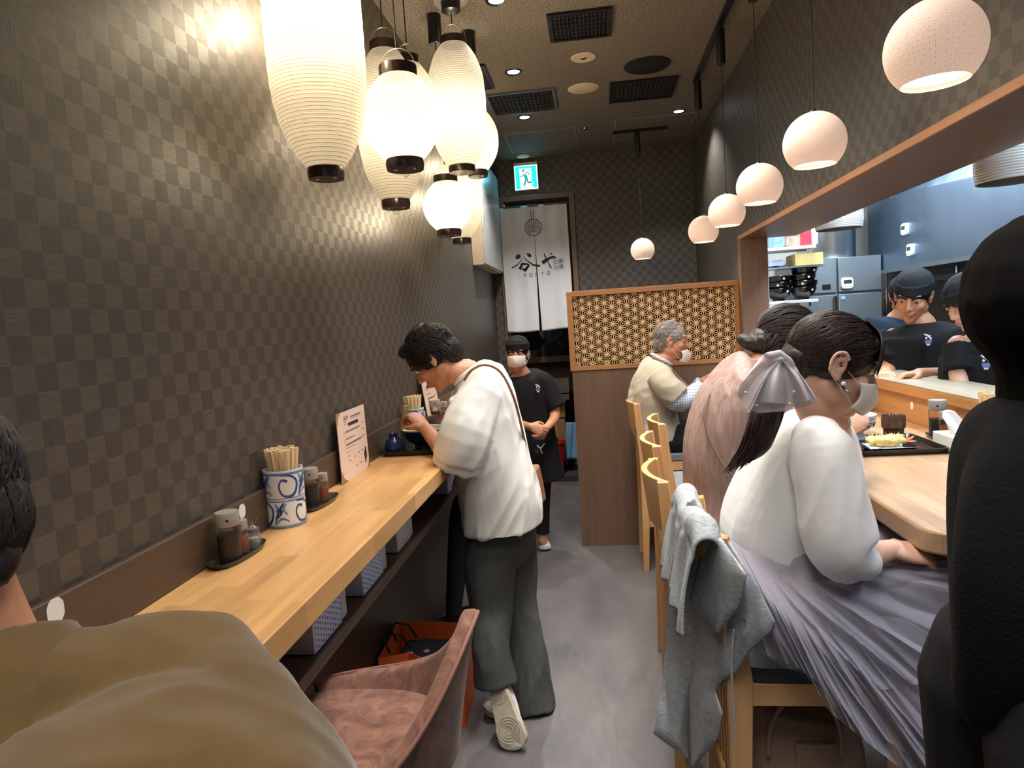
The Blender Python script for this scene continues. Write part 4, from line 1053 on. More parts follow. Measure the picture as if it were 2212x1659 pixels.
for yy_ in (by0+.10, by0+.2):
    g = G().tube([V((bx0+.012, yy_, bh-.03)), V((bx0-.012, yy_, bh+.02)), V((bx0+.01, yy_+.01, bh+.045)), V((bx0+.06, yy_+.02, bh+.03)), V((bx0+.09, yy_+.03, bh-.03))], .005, 8); obj('handle', g, M['black'], ob)
fb = thing('wrapped_bundle', 'navy cloth bundle with small pale flowers inside the orange bag', 'cloth bundle', (-.76, 2.66, .02))
nav = N('navy_flower_cloth'); nz = nav.n('ShaderNodeTexVoronoi', None, Scale=11); nav.put(nz.inputs[0], nav.pos())
nav.bsdf(nav.ramp(nz.outputs[0], [(.16, srgb(176, 140, 128)), (.2, srgb(14, 16, 34))]), .8)
g = G().b2((bx0+.035, by0+.06, .02), (bx1-.035, by1-.03, bh-.055)); obj('bundle', remesh(g, .008, 6, folds=(.006, 9, (1, 1, 0), 2)), nav.m, fb)

# ================================================================== beech chairs
cush = plain('grey_seat_fabric', (112, 116, 118), .85, var=.1, scale=60, bump=.2, bscale=260); cushd = plain('charcoal_seat_fabric', (52, 56, 60), .75, var=.12, bump=.2, bscale=260)
def post(y):
    P = [(-.205, 0), (-.168, .0), (-.145, .45), (-.135, .70), (-.18, 1.06), (-.215, 1.06), (-.195, .72), (-.195, .45)]
    return G().prism(P, (0, y-.014, 0), (1, 0, 0), (0, 0, 1), (0, .028, 0))
SZ = .74
def make_chair(label, cm, org, gs):
    t = thing('counter_chair', label, 'chair', (0, 0, 0), gs); W2 = .185
    def prt(n, g, m, **k): o = obj(n, g, m, None, **k); o.parent = t; return o
    for s_ in (-1, 1): prt('rear_post', post(s_*W2), M['chair'], bevel=.003)
    for s_ in (-1, 1): prt('leg', G().loft([(.19, s_*W2, 0), (.19, s_*W2, SZ-.055)], [(.014, .014), (.019, .019)], (1, 0, 0), 4), M['chair'], smooth=False)
    def bf(u, v):
        y = -W2-.008+(2*W2+.016)*u; k = 1-(2*u-1)**2; z = .885+.175*v; return (y, z, -.055*k)
    vs = []; fs = []; n = 14
    for i in range(n+1):
        y, _, d = bf(i/n, 0)
        for (z, xb, th) in ((.885, -.178, .0), (.885, -.178, .022), (1.062, -.198, .022), (1.062, -.198, .0)):
            vs.append((xb+d+.006-th+.016, y, z))
    for i in range(n):
        for k in range(4): fs.append((i*4+k, i*4+(k+1) % 4, (i+1)*4+(k+1) % 4, (i+1)*4+k))
    fs += [(3, 2, 1, 0), (n*4, n*4+1, n*4+2, n*4+3)]
    prt('backrest', G().add(vs, fs), M['chair'], bevel=.002, angle=.5)
    g = G().b2((-.17, -W2-.006, SZ-.105), (.19, -W2+.018, SZ-.048)).b2((-.17, W2-.018, SZ-.105), (.19, W2+.006, SZ-.048)).b2((.172, -W2+.02, SZ-.105), (.196, W2-.02, SZ-.048)).b2((-.172, -W2+.02, SZ-.105), (-.15, W2-.02, SZ-.048))
    prt('seat_frame', g, M['chair'], bevel=.002)
    g = G().loft([(.01, 0, SZ-.048), (.01, 0, SZ-.04), (.01, 0, SZ-.008), (.01, 0, SZ)], [(.185, .188), (.192, .196), (.19, .194), (.165, .17)], (1, 0, 0), 40, power=.35)
    prt('seat_cushion', g, cm)
    g = G().b2((-.16, -W2, .28), (.18, -W2+.02, .31)).b2((-.16, W2-.02, .28), (.18, W2, .31)).b2((-.175, -W2+.01, .28), (-.155, W2-.01, .31)).b2((.175, -W2+.01, .2), (.195, W2-.01, .235))
    prt('stretcher', g, M['chair'], bevel=.002)
    for k in range(7):
        y = -W2+.05+k*(2*W2-.1)/6; prt('back_slat', G().b2((-.170, y-.006, .311), (-.158, y+.006, SZ-.106)), M['chair'], smooth=False)
    g = G()
    for k in range(9): y = -W2+.03+k*(2*W2-.06)/8; g.b2((-.15, y-.008, .286), (.18, y+.008, .296))
    prt('luggage_rack', g, M['chair'], smooth=False)
    t.location = org; return t
chs = 'beech counter chairs'
proto = make_chair('beech chair holding the old man in the beige vest, by the partition', cush, V((.43, 4.44, 0)), chs)
def chair(label, x, y, rz=0): return dup(proto, V((x, y, 0))-proto.location, rz, label, chs)
chair('empty beech chair next to the old man', .50, 3.60, .0)
chair('empty beech chair between the empty one and the pink-shirted woman', .425, 3.03)
chair('beech chair under the woman in the dusty pink shirt', .39, 2.41)
make_chair('beech chair with the grey jacket over its back, nearest the camera', cushd, V((.47, 1.84, 0)), chs)

# ================================================================== velvet bar chair
vel = N('rust_velvet'); p = vel.pos((1.4, 1.4, .6)); a = vel.noise(p, 11, 5, .65, 1.2)
vel.bsdf(vel.ramp(a, [(.32, srgb(96, 64, 52)), (.52, srgb(130, 90, 74)), (.7, srgb(158, 114, 94))]), .75, 0, vel.bump(vel.noise(vel.pos(), 240, 2), .15, .002), .3, Sheen_Weight=.15)
vc = V((-.575, 1.35, 0)); RB = .25
vt = thing('velvet_bar_chair', 'dusty rust velvet bar chair with piped wraparound back, pulled to the left counter', 'chair', tuple(vc))
rotv = math.radians(0)
def shell(off):
    def f(u, v):
        a = (u-.5)*2*math.radians(128)           # 0 = back middle (+x), opens toward the counter
        hb = math.exp(-(a/1.1)**2)
        top = .745+.265*math.exp(-(a/.86)**2)
        z = .70+(top-.70)*v
        r = RB*(.86+.16*v)+off+.02*hb*v*v
        x = r*math.cos(a)*1.0+.01; y = r*math.sin(a)*1.04
        if a != 0 and abs(a) > PI/2: x *= 1.12
        return V((vc.x+x, vc.y+y, z))
    return f
g = G(); fi, fo = shell(-.016), shell(.016); nu, nv = 48, 14
vs = [fi(i/nu, j/nv) for j in range(nv+1) for i in range(nu+1)]; n0 = len(vs)
vs += [fo(i/nu, j/nv) for j in range(nv+1) for i in range(nu+1)]; fs = []
w = nu+1
for j in range(nv):
    for i in range(nu):
        q = (j*w+i, j*w+i+1, (j+1)*w+i+1, (j+1)*w+i); fs.append(q); fs.append(tuple(n0+k for k in q[::-1]))
for i in range(nu):
    fs.append((nv*w+i, nv*w+i+1, n0+nv*w+i+1, n0+nv*w+i)); fs.append((i+1, i, n0+i, n0+i+1))
for j in range(nv):
    fs.append((j*w, (j+1)*w, n0+(j+1)*w, n0+j*w)); fs.append(((j+1)*w+nu, j*w+nu, n0+j*w+nu, n0+(j+1)*w+nu))
g.add(vs, fs); obj('backrest', remesh(g, .0065, 7), vel.m, vt)
rim = [ (fi(i/60, 1)+fo(i/60, 1))/2+V((0, 0, .006)) for i in range(61)]
rim2 = [fo(i/60, .985)+V((0, 0, -.004)) for i in range(61)]
obj('piping', G().tube(rim2, .0048, 8), plain('piping_velvet', (142, 98, 80), .7), vt)
g = G().loft([vc+V((-.02, 0, .655)), vc+V((-.02, 0, .67)), vc+V((-.02, 0, .72)), vc+V((-.02, 0, .742))], [(.21, .20), (.235, .222), (.235, .222), (.20, .19)], (1, 0, 0), 40, power=.7)
obj('seat', remesh(g, .008, 5), vel.m, vt)
for sx, sy in ((-1, -1), (-1, 1), (1, -1), (1, 1)):
    obj('leg', G().tube([vc+V((sx*.13, sy*.13, .66)), vc+V((sx*.21, sy*.21, .0))], [.013, .01], 12), M['blackmetal'], vt)
obj('footrest', G().tube([vc+V((.19*math.cos(a), .19*math.sin(a), .3)) for a in np.linspace(0, 2*PI, 33)], .008, 8), M['blackmetal'], vt)

# ================================================================== kitchen
kg = thing('extractor_hood', 'large rippled stainless extractor hood over the kitchen range', 'extractor hood', (2.2, 3.6, 1.8))
hx = 2.15
A = at(1877, 590, x=hx); B_ = at(2052, 561, x=hx); D_ = at(1925, 427, x=hx); yL = A.y
E_ = V((hx, YF, A.z)); zt2 = 2.69
g = G().add([A, B_, D_, V((hx, yL, D_.z+.05)), V((hx, yL, zt2)), V((hx+.12, D_.y, zt2))], [(0, 1, 2, 3), (3, 2, 5, 4)])
g.add([B_, E_, V((hx+.35, YF, zt2)), V((hx+.35, D_.y-.3, zt2)), D_, V((hx+.12, D_.y, zt2))], [(0, 1, 2, 3, 4), (4, 3, 5)])
g.add([A, V((hx, yL, zt2)), V((3.29, yL, zt2)), V((3.29, yL, A.z))], [(0, 1, 2, 3)])
g.add([A, V((3.29, yL, A.z)), V((3.29, YF, A.z)), E_], [(0, 1, 2, 3)])
obj('hood_shell', g, M['steel_hood'], kg, smooth=False, solid=.004)
obj('lower_lip', G().b2((hx-.012, YF, A.z-.02), (hx+.004, yL, A.z+.004)), M['steel_dull'], kg)
def timer(label, c, nrm, s_=1.0, digits='', gs='kitchen timers'):
    X, Y, Z = frame(nrm); o = thing('kitchen_timer', label, 'kitchen timer', tuple(c), gs); R3 = Matrix((X, Y, Z)).transposed()
    g = G().loft([V(c), V(c)+Y*.014*s_, V(c)+Y*.018*s_], [(.033*s_, .033*s_), (.033*s_, .033*s_), (.029*s_, .029*s_)], X, 28, power=.5)
    obj('case', g, M['white'], o)
    q = V(c)+Y*.0185*s_+Z*.008*s_; obj('display', G().box(q, (.044*s_, .001, .02*s_), R3), plain('lcd_screen', (58, 66, 62), .2), o, smooth=False)
    for k in (-1, 0, 1): obj('button', G().lathe([(0, .0022), (.004, .002), (.0045, 0)], V(c)+Y*.018*s_-Z*.017*s_+X*.015*k*s_, 12, axis=Y), plain('timer_button', (170, 160, 164), .5), o)
    if digits: text('digits', digits, .017*s_, M['black'], o, lambda a, b: q+Y*.001-X*0+X*a*1.0+Z*b)
t1 = at(1958, 495, x=hx-.002); timer('upper white timer on the steel hood', t1, (-1, 0, 0), 1.25)
t2 = at(1970, 540, x=hx-.002); timer('lower white timer on the steel hood', t2, (-1, 0, 0), 1.25)
# end wall units: refrigerator doors, shelves
fy = 5.45
fr = thing('refrigerator', 'tall stainless refrigerator with dull grey doors at the kitchen end', 'refrigerator', (2.0, 5.6, 0))
fA = at(1808, 560, y=fy); fB = at(1900, 560, y=fy); fS = at(1735, 600, y=fy)
zs = at(1720, 640, y=fy).z
fx0 = at(1715, 690, y=5.48).x+.006
obj('cabinet_body', G().b2((fx0, fy+.03, 0), (2.14, 5.98, 1.93)), M['steel_dull'], fr, smooth=False)
for x0, x1 in ((fx0, fA.x-.006), (fA.x+.006, 2.14)):
    for z0, z1 in ((.1, zs-.008), (zs+.008, 1.93)):
        d = obj('door', G().b2((x0, fy, z0), (x1, fy+.028, z1)), M['steel_dull'], fr, bevel=.004)
obj('badge', G().b2((at(1785, 620, y=fy).x-.03, fy-.003, at(1785, 620, y=fy).z-.02), (at(1785, 620, y=fy).x+.03, fy-.0005, at(1785, 620, y=fy).z+.02)), M['chrome'], fr)
obj('door_handle', G().tube([at(1804, 640, y=fy-.03), at(1807, 700, y=fy-.03)], .012, 8), M['chrome'], fr)
timer('white timer stuck on the stainless refrigerator door', at(1829, 612, y=fy-.001), (0, -1, 0), 1.3)
mg = at(1821, 643, y=fy-.004); tag(obj('magnet', G().b2((mg.x-.015, fy-.006, mg.z-.012), (mg.x+.015, fy-.0005, mg.z+.012)), plain('pale_blue_magnet', (150, 190, 225), .4)), 'small pale blue magnet on the refrigerator door', 'magnet')
sp0 = at(1768, 545, y=fy+.05); sp1 = at(1868, 545, y=fy+.05)
st = thing('stock_pot', 'huge stainless stock pot on top of the refrigerator', 'stock pot', ((sp0.x+sp1.x)/2, fy+.25, 1.931)); pr = (sp1.x-sp0.x)/2
obj('pot', G().lathe([(0, 0), (pr*.96, 0), (pr, .02), (pr, .42), (pr*1.03, .43), (pr*1.03, .44), (pr*.96, .44), (pr*.95, .02)], ((sp0.x+sp1.x)/2, fy+.25, 1.931), 56), M['steel'], st)
obj('handle', G().tube([V(((sp0.x+sp1.x)/2-.05, fy+.25-pr, 2.25)), V(((sp0.x+sp1.x)/2-.05, fy+.25-pr-.04, 2.24)), V(((sp0.x+sp1.x)/2+.05, fy+.25-pr-.04, 2.24)), V(((sp0.x+sp1.x)/2+.05, fy+.25-pr, 2.25))], .008, 8), M['chrome'], st)
# shelves at left of the hatch
sy = 5.15
def shelf(label, u, v, ur, vr, dep=.35):
    a = at(u, v, y=sy); b = at(ur, vr, y=sy); o = thing('kitchen_shelf', label, 'shelf', ((a.x+b.x)/2, sy+dep/2, a.z), 'white kitchen shelves')
    obj('board', G().b2((1.167, sy, a.z-.022), (b.x, sy+.27, a.z)), M['white'], o, bevel=.002)
    obj('bracket', G().b2((b.x-.06, sy+.02, a.z-.05), (b.x-.045, sy+.26, a.z-.0225)), M['chrome'], o)
    return a.z, 1.167, b.x
s1z, s1a, s1b = shelf('upper white kitchen shelf with bags on it', 1660, 536, 1763, 530)
s2z, s2a, s2b = shelf('lower white kitchen shelf carrying stacked black bowls', 1660, 652, 1768, 644)
timer('white timer hanging under the lower kitchen shelf', at(1675, 672, y=sy-.002), (0, -1, 0), 1.35, '00:00')
blk = plain('black_bowl_glaze', (20, 20, 22), .12, var=.1, spec=.7); dotm = plain('cream_dot_glaze', (226, 214, 184), .3)
def bstack(u, v0, n, tag_, z0):
    c = at(u, v0, y=sy+.12); R = .093
    for k in range(n):
        cc = V((c.x+(.006 if k % 2 else -.004), sy+.12, z0+.001+k*.046))
        o = bowl('black_bowl', ('%s of the %s of black bowls' % (['bottom bowl', 'second bowl', 'third bowl', 'top bowl', 'topmost bowl'][k], tag_)), cc, R, .088, blk, blk, blk, 'stacked black bowls on the kitchen shelf')
        a = -PI/2+[.5, -.4, .2, .6, -.2][k]
        d = V((math.cos(a), math.sin(a), 0)); obj('dot', G().lathe([(0, .002), (.008, .0018), (.009, 0)], cc+d*(R*.955)+V((0, 0, .066)), 14, axis=d), dotm, o)
bstack(1682, 600, 3, 'left stack', s2z); bstack(1735, 600, 4, 'right stack', s2z)
def sbag(name, label, cat, u, w, h, d, col, z, lump=.01, rough=.4):
    c = at(u, 560, y=sy+.12); g = G().b2((c.x-w/2, sy+.05, z+.005), (c.x+w/2, sy+.05+d, z+h)); o = thing(name, label, cat, (c.x, sy+.1, z))
    obj('pack', remesh(g, .008, 4, folds=(lump, 14, (0, 0, 1), u)), plain(name+'_film', col, rough, var=.25, scale=25), o)
sbag('plastic_bag', 'crumpled blue plastic bag at the left of the upper kitchen shelf', 'bag', 1675, .12, .1, .12, (120, 150, 200), s1z, .012)
sbag('noodle_pack', 'brown package in clear film on the upper kitchen shelf', 'package', 1710, .12, .12, .14, (170, 140, 120), s1z)
sbag('red_pack', 'red plastic pack on the upper kitchen shelf', 'package', 1736, .085, .13, .12, (214, 52, 66), s1z)
sbag('white_pack', 'white pack beside the red one on the upper kitchen shelf', 'package', 1755, .05, .13, .12, (214, 214, 232), s1z)
bx = at(1742, 560, y=sy+.1); zb_ = at(1742, 574, y=sy+.1).z
o = thing('cardboard_box', 'yellowish cardboard box under the upper kitchen shelf', 'box', (bx.x, sy+.2, zb_)); obj('box', G().b2((bx.x-.10, sy+.02, zb_), (bx.x+.09, sy+.26, zb_+.085)), plain('yellow_card', (214, 190, 122), .6), o, smooth=False)
o = thing('box_carrier_shelf', 'thin wire tray under the yellowish box', 'shelf', (bx.x, sy+.2, zb_-.01)); obj('tray', G().b2((1.167, sy+.03, zb_-.012), (bx.x+.11, sy+.27, zb_-.001)), M['steel'], o)
sbag('paper_bundle', 'stack of white and blue papers over the left bowls', 'papers', 1672, .14, .05, .16, (190, 200, 224), s2z+.245, .006)
fz = at(1700, 700, y=5.42); o = thing('white_freezer', 'white appliance panel below the lower kitchen shelf', 'freezer', (1.5, 5.5, 0)); obj('body', G().b2((1.168, 5.48, 0), (at(1715, 690, y=5.48).x, 5.9, zb_-.42)), plain('white_enamel', (206, 222, 226), .3), o, bevel=.01)
# brass strap, hoop, ladle rack seen beneath the hood
br = plain('brass_strip', (150, 120, 62), .35, .6)
a, b = at(1897, 596, x=2.16), at(1907, 672, x=2.16); o = thing('brass_ruler', 'brass strip hanging beneath the left end of the hood', 'ruler', tuple(b)); obj('strip', G().bar(a+V((0, 0, .03)), b, .035, .004, (1, 0, 0)), br, o, smooth=False)
cc = at(1912, 700, x=2.17); o = thing('wire_strainer_ring', 'round chrome strainer ring hanging behind the cooks', 'strainer', tuple(cc)); obj('ring', G().tube([cc+V((0, .24*math.cos(t), .20*math.sin(t))) for t in np.linspace(0, 2*PI, 49)], .005, 8), M['chrome'], o)
obj('rod', G().tube([at(1915, 582, x=2.17), at(1915, 690, x=2.17)], .009, 8), M['chrome'], o)
# rear splash wall behind the range, dark equipment below the hood
o = thing('range_splashback', 'dark grey steel splashback and range below the hood', 'range', (2.8, 3, 0)); obj('splashback', G().b2((2.75, YF, 0), (2.78, 5.3, 1.79)), steel_mat('dark_splash_steel', (92, 96, 100), .4), o, smooth=False)
a = at(2045, 580, x=2.3); o = thing('ladle_rack', 'black rack with hanging utensils just under the hood', 'rack', tuple(a)); 
obj('bar', G().b2((2.28, a.y-.5, 1.70), (2.33, a.y+.25, 1.735)), M['black'], o); obj('hook_plate', G().b2((2.27, a.y-.25, 1.62), (2.30, a.y-.02, 1.70)), M['blackmetal'], o); obj('hanger', G().b2((2.29, a.y-.15, 1.735), (2.31, a.y-.13, 1.80)), M['chrome'], o)
# corrugated flexible ducts/paper lamps of the kitchen
def drum(label, c, R, H, gs='ribbed white lamp drums in the kitchen'):
    o = thing('ribbed_lamp', label, 'lamp', tuple(c), gs); pr = []
    for i in range(29): t = i/28; pr.append((R*(1-.05*(2*t-1)**2)*(1+.018*(i % 2)), t*H))
    obj('ribbed_shade', G().lathe(pr, c, 48, close=False), plain('ribbed_white_plastic', (214, 216, 214), .5), o)
    obj('inner', G().lathe([(R*.93, .004), (R*.9, H*.5), (0, H*.6)], c, 40, close=False), plain('ribbed_inner', (110, 112, 108), .6), o)
    obj('stem', G().tube([V(c)+V((0, 0, H*.98)), V((c[0], c[1], 2.699))], .012, 8), M['white'], o); obj('top_plate', G().lathe([(0, H), (R*.95, H*.985)], c, 40, close=False), M['white'], o)
c = at(2190, 372, y=2.62); drum('ribbed white lamp drum at the right picture edge', c-V((0,0,.03)), .117, .13)
c = at(1812, 488, y=4.6); drum('ribbed white lamp drum peeking below the header, before the stock pot', c-V((0,0,.02)), .14, .14)
# ================================================================== store room goods beyond the curtain
sb = plain('cardboard_brown', (168, 128, 88), .7, var=.08)
def cbox(label, u0, v0, u1, v1, y, d=.3):
    a = at(u0, v1, y=y); b = at(u1, v0, y=y); o = thing('cardboard_box', label, 'box', ((a.x+b.x)/2, y+d/2, a.z), 'boxes in the store room')
    obj('carton', G().b2((a.x, y, a.z), (b.x, y+d, b.z)), sb, o, bevel=.004)
    obj('packing_tape', G().b2(((a.x+b.x)/2-.02, y-.0015, a.z+.02), ((a.x+b.x)/2+.02, y-.0003, b.z-.02)), plain('tan_tape', (190, 150, 104), .4), o, smooth=False)
    obj('printed_mark', G().b2((a.x+.03, y-.0017, b.z-.09), ((a.x+b.x)/2-.03, y-.0003, b.z-.04)), plain('carton_print', (190, 96, 52), .6), o, smooth=False)
    return a.z
zlo = cbox('lower brown cardboard box behind the masked waitress', 1180, 905, 1220, 955, 7.35)
cbox('upper brown cardboard box behind the masked waitress', 1180, 862, 1219, 904, 7.36, .28)
o = thing('stock_stool', 'dark stool carrying the brown boxes', 'stool', (-.4, 7.5, 0)); obj('stool_body', G().b2((-.56, 7.3, 0), (-.3, 7.7, zlo-.002)), plain('dark_stool', (50, 42, 40), .6), o)
c = at(1200, 1010, z=0); rc = V((-.42, 7.05, 0)); rc.x = at(1197, 960, y=7.05).x; o = thing('red_bucket', 'red plastic bucket standing beyond the doorway', 'bucket', tuple(rc))
rb = plain('red_plastic', (204, 32, 40), .4); hb_ = at(1200, 953, y=7.05).z
obj('bucket', G().lathe([(0, .002), (.085, .002), (.11, hb_), (.118, hb_), (.118, hb_-.02), (.10, hb_-.02)], rc, 32), rb, o)
sa = at(1230, 915, y=7.2); o = thing('blue_bag', 'pale blue plastic bag hanging at the right of the doorway', 'bag', tuple(sa))
def bf(u, v): p = at(1222+22*u+6*v*u, 912+80*v, y=7.15+.02*math.sin(u*9+v*3)); return p
obj('bag', G().grid(bf, 14, 16), plain('pale_blue_plastic', (140, 190, 226), .3), o, solid=.004)
def sheet(label, u0, v0, u1, v1, y):
    a = at(u0, v1, y=y); b = at(u1, v0, y=y); o = thing('notice_sheet', label, 'paper notice', (a.x, y, a.z), 'blank paper notices'); obj('paper', G().b2((a.x, y, a.z), (b.x, y+.002, b.z)), plain('grey_paper', (196, 198, 200), .7), o, smooth=False)
sheet('larger grey paper notice behind the waitress\'s shoulder', 1196, 816, 1228, 850, 7.3)
sheet('smaller paper notice below the larger one in the store room', 1212, 851, 1229, 864, 7.29)
o = thing('store_cupboard', 'dark wooden store cupboard behind the paper notices', 'cupboard', (-.1, 7.5, 0)); obj('body', G().b2((-.72, 7.305, .85), (.3, 7.34, 1.3)), M['dark_y'], o); obj('side', G().b2((-.05, 7.31, 0), (.3, 7.6, .85)), M['dark_z'], o)
def pf(u, v): p = at(1165+60*u, 714+26*v*math.sin(PI*min(1, u+.1)), y=7.1+.03*math.sin(u*14)); return p
o = thing('plastic_garment_cover', 'translucent grey plastic cover hanging below the curtain', 'plastic cover', tuple(at(1200, 730, y=7.1))); obj('film', G().grid(pf, 20, 6), plain('grey_film', (92, 104, 120), .2), o, solid=.003)
obj('dark_bundle', remesh(G().ell(at(1195, 765, y=7.14), (.16, .09, .14)), .015, 3, folds=(.02, 6, (0, 0, 1), 4)), plain('black_cloth_bundle', (16, 15, 17), .8), o)
mt_ = at(1215, 1005, z=0); tag(obj('door_mat', G().b2((DX0+.02, 6.75, .0005), (DX1-.01, 6.92, .012)), plain('dark_blue_mat', (40, 42, 54), .8)), 'dark blue mat on the floor of the doorway', 'mat')
light('store_room_lamp', 'POINT', (-.2, 7.6, 2.9), 7, (.9, .95, 1), .1)
G.CR = 4
# ================================================================== people
def skinm(name, rgb): 
    n = N(name); p = n.pos(); c = n.noise(p, 18, 4, .6); b = srgb(*rgb)
    col = n.ramp(c, [(.3, (b[0]*.9, b[1]*.84, b[2]*.82, 1)), (.7, (min(1, b[0]*1.05), b[1]*1.06, b[2]*1.06, 1))])
    n.bsdf(col, .5, 0, n.bump(n.noise(p, 420, 2), .12, .001), .4, Subsurface_Weight=.08, Subsurface_Scale=.02); return n.m
skin1 = skinm('warm_skin', (206, 148, 116)); skin2 = skinm('fair_skin', (226, 180, 154))
eyew = plain('eye_white', (224, 216, 208), .2, var=.02); irism = plain('dark_iris', (34, 22, 18), .1); lipm = plain('lip_skin', (176, 98, 88), .45, var=.06)
def hairm(name, rgb, rough=.38):
    n = N(name); p = n.pos((1, 1, 1)); c = srgb(*rgb); z = n.noise(n.pos((160, 160, 28)), 1, 3, .6)
    col = n.ramp(z, [(.3, tuple(x*.6 for x in c[:3])+(1,)), (.7, tuple(min(1, x*1.6) for x in c[:3])+(1,))])
    n.bsdf(col, rough+.14, 0, n.bump(z, .5, .002), .35); return n.m
hblack = hairm('black_hair', (30, 24, 22)); hbrown = hairm('dark_brown_hair', (44, 32, 28), .3); hgrey = hairm('grey_hair', (142, 136, 128), .5); hsalt = hairm('greying_black_hair', (56, 50, 48))
def fabric(name, rgb, rough=.85, var=.06, b=.2, bs=320, sc=10, sheen=0, **k): return plain(name, rgb, rough, var=var, scale=sc, bump=b, bscale=bs, spec=.25, Sheen_Weight=sheen, **k)

def head(g, C, f, u, s=1.0, neck=None, nr=.054):
    """adds a skull with face forms; returns the hollows for the eyes and the frame"""
    r, f, u = frame(f, u)
    P = lambda a, b, c: V(C)+(r*a+f*b+u*c)*s
    E = lambda a, b, c, R: g.ell(P(a, b, c), tuple(x*s for x in R), f, u, 22)
    E(0, -.012, .032, (.073, .092, .083)); E(0, .024, -.02, (.061, .064, .088)); E(0, .034, -.075, (.042, .046, .034))
    E(0, .070, -.092, (.019, .017, .016))
    for k in (-1, 1):
        E(k*.037, .056, -.022, (.023, .022, .022)); E(k*.048, .0, -.055, (.018, .034, .026))
        E(k*.073, -.008, .0, (.008, .017, .029)); E(k*.079, -.014, .008, (.006, .013, .02)); E(k*.072, -.002, -.024, (.007, .009, .010))
        E(k*.011, .094, -.024, (.008, .009, .007)); E(k*.025, .072, .034, (.024, .014, .008))
    g.tube([P(0, .080, .022), P(0, .092, .0), P(0, .102, -.020)], [.008*s, .009*s, .011*s], 10, True)
    E(0, .086, -.050, (.022, .011, .007)); E(0, .083, -.064, (.018, .011, .008))
    if neck is not None: g.tube([P(0, -.02, -.03), P(0, -.018, -.09), V(neck)], [.052*s, nr*.96, nr*1.05], 18, True)
    dents = [(tuple(P(k*.031, .088, .012)), .017*s, .010*s, tuple(-f)) for k in (-1, 1)]+[(tuple(P(k*.080, -.004, .004)), .009*s, .008*s, tuple(-r*k)) for k in (-1, 1)]
    return dents, (r, f, u, P)
def face(parent, fr, s=1.0, closed=True, brow=hblack, lips=True):
    r, f, u, P = fr
    for k in (-1, 1):
        e = obj('eye', G().ell(P(k*.031, .0715, .010), (.0125*s, .0115*s, .0085*s), f, u, 14), eyew, parent)
        obj('iris', G().ell(P(k*.031, .0815, .007), (.0055*s, .003*s, .0055*s), f, u, 10), irism, e)
        obj('eyelid', G().ell(P(k*.031, .0725, .0155), (.0148*s, .0125*s, .0065*s), f, u, 12), brow if False else skin1, parent)
        obj('eyebrow', G().tube([P(k*.014, .089, .030), P(k*.03, .088, .036), P(k*.047, .074, .031)], [.0024*s, .0032*s, .0014*s], 6, True), brow, parent)
    if lips: obj('lips', G().tube([P(-.021, .086, -.057), P(-.008, .0975, -.053), P(0, .0975, -.055), P(.008, .0975, -.053), P(.021, .086, -.057)], [.002*s, .005*s, .0048*s, .005*s, .002*s], 8, True), lipm, parent)
def hand(g, Wr, d, n, t, s=1.0, curl=(.4, .5, .4), spread=.12, thumb=.5):
    """Wr wrist, d pointing direction, n palm normal (the way the fingers curl), t thumb side"""
    d = V(d).normalized(); n = (V(n)-d*V(n).dot(d)).normalized(); t0 = d.cross(n); t = t0 if t0.dot(V(t)) > 0 else -t0
    Wr = V(Wr)
    g.loft([Wr-d*.012*s, Wr+d*.02*s, Wr+d*.055*s, Wr+d*.088*s], [(.025*s, .018*s), (.034*s, .019*s), (.042*s, .017*s), (.039*s, .012*s)], t, 14, True)
    g.ell(Wr+d*.03*s+t*.022*s+n*.010*s, (.018*s, .028*s, .015*s), d, n, 12)
    for i, (o, L) in enumerate(((.030, .070), (.0105, .078), (-.0095, .072), (-.028, .058))):
        p = Wr+d*(.086-abs(i-1.2)*.004)*s+t*o*s; dd = (d+t*(o*spread/.03)).normalized(); a = 0; pts = [p-dd*.012*s]; rr = [.0098*s]
        pts.append(p); rr.append(.0096*s)
        c = [x*(1+.12*(i-1)) for x in curl]
        for k in range(3):
            a += c[k]; q = dd*math.cos(a)+n*math.sin(a); p = p+q*L*s*(.44, .31, .25)[k]; pts.append(p); rr.append((.0086, .0080, .0068)[k]*s)
        g.tube(pts, rr, 10, True)
    p = Wr+d*.022*s+t*.034*s+n*.006*s; d1 = (d*.62+t*(.75-thumb*.5)+n*thumb*.9).normalized(); d2 = (d*.9+t*(.25-thumb*.5)+n*thumb*.7).normalized()
    g.tube([p-d1*.012*s, p+d1*.006*s, p+d1*.034*s, p+d1*.034*s+d2*.028*s], [.012*s, .0125*s, .0105*s, .0085*s], 10, True)
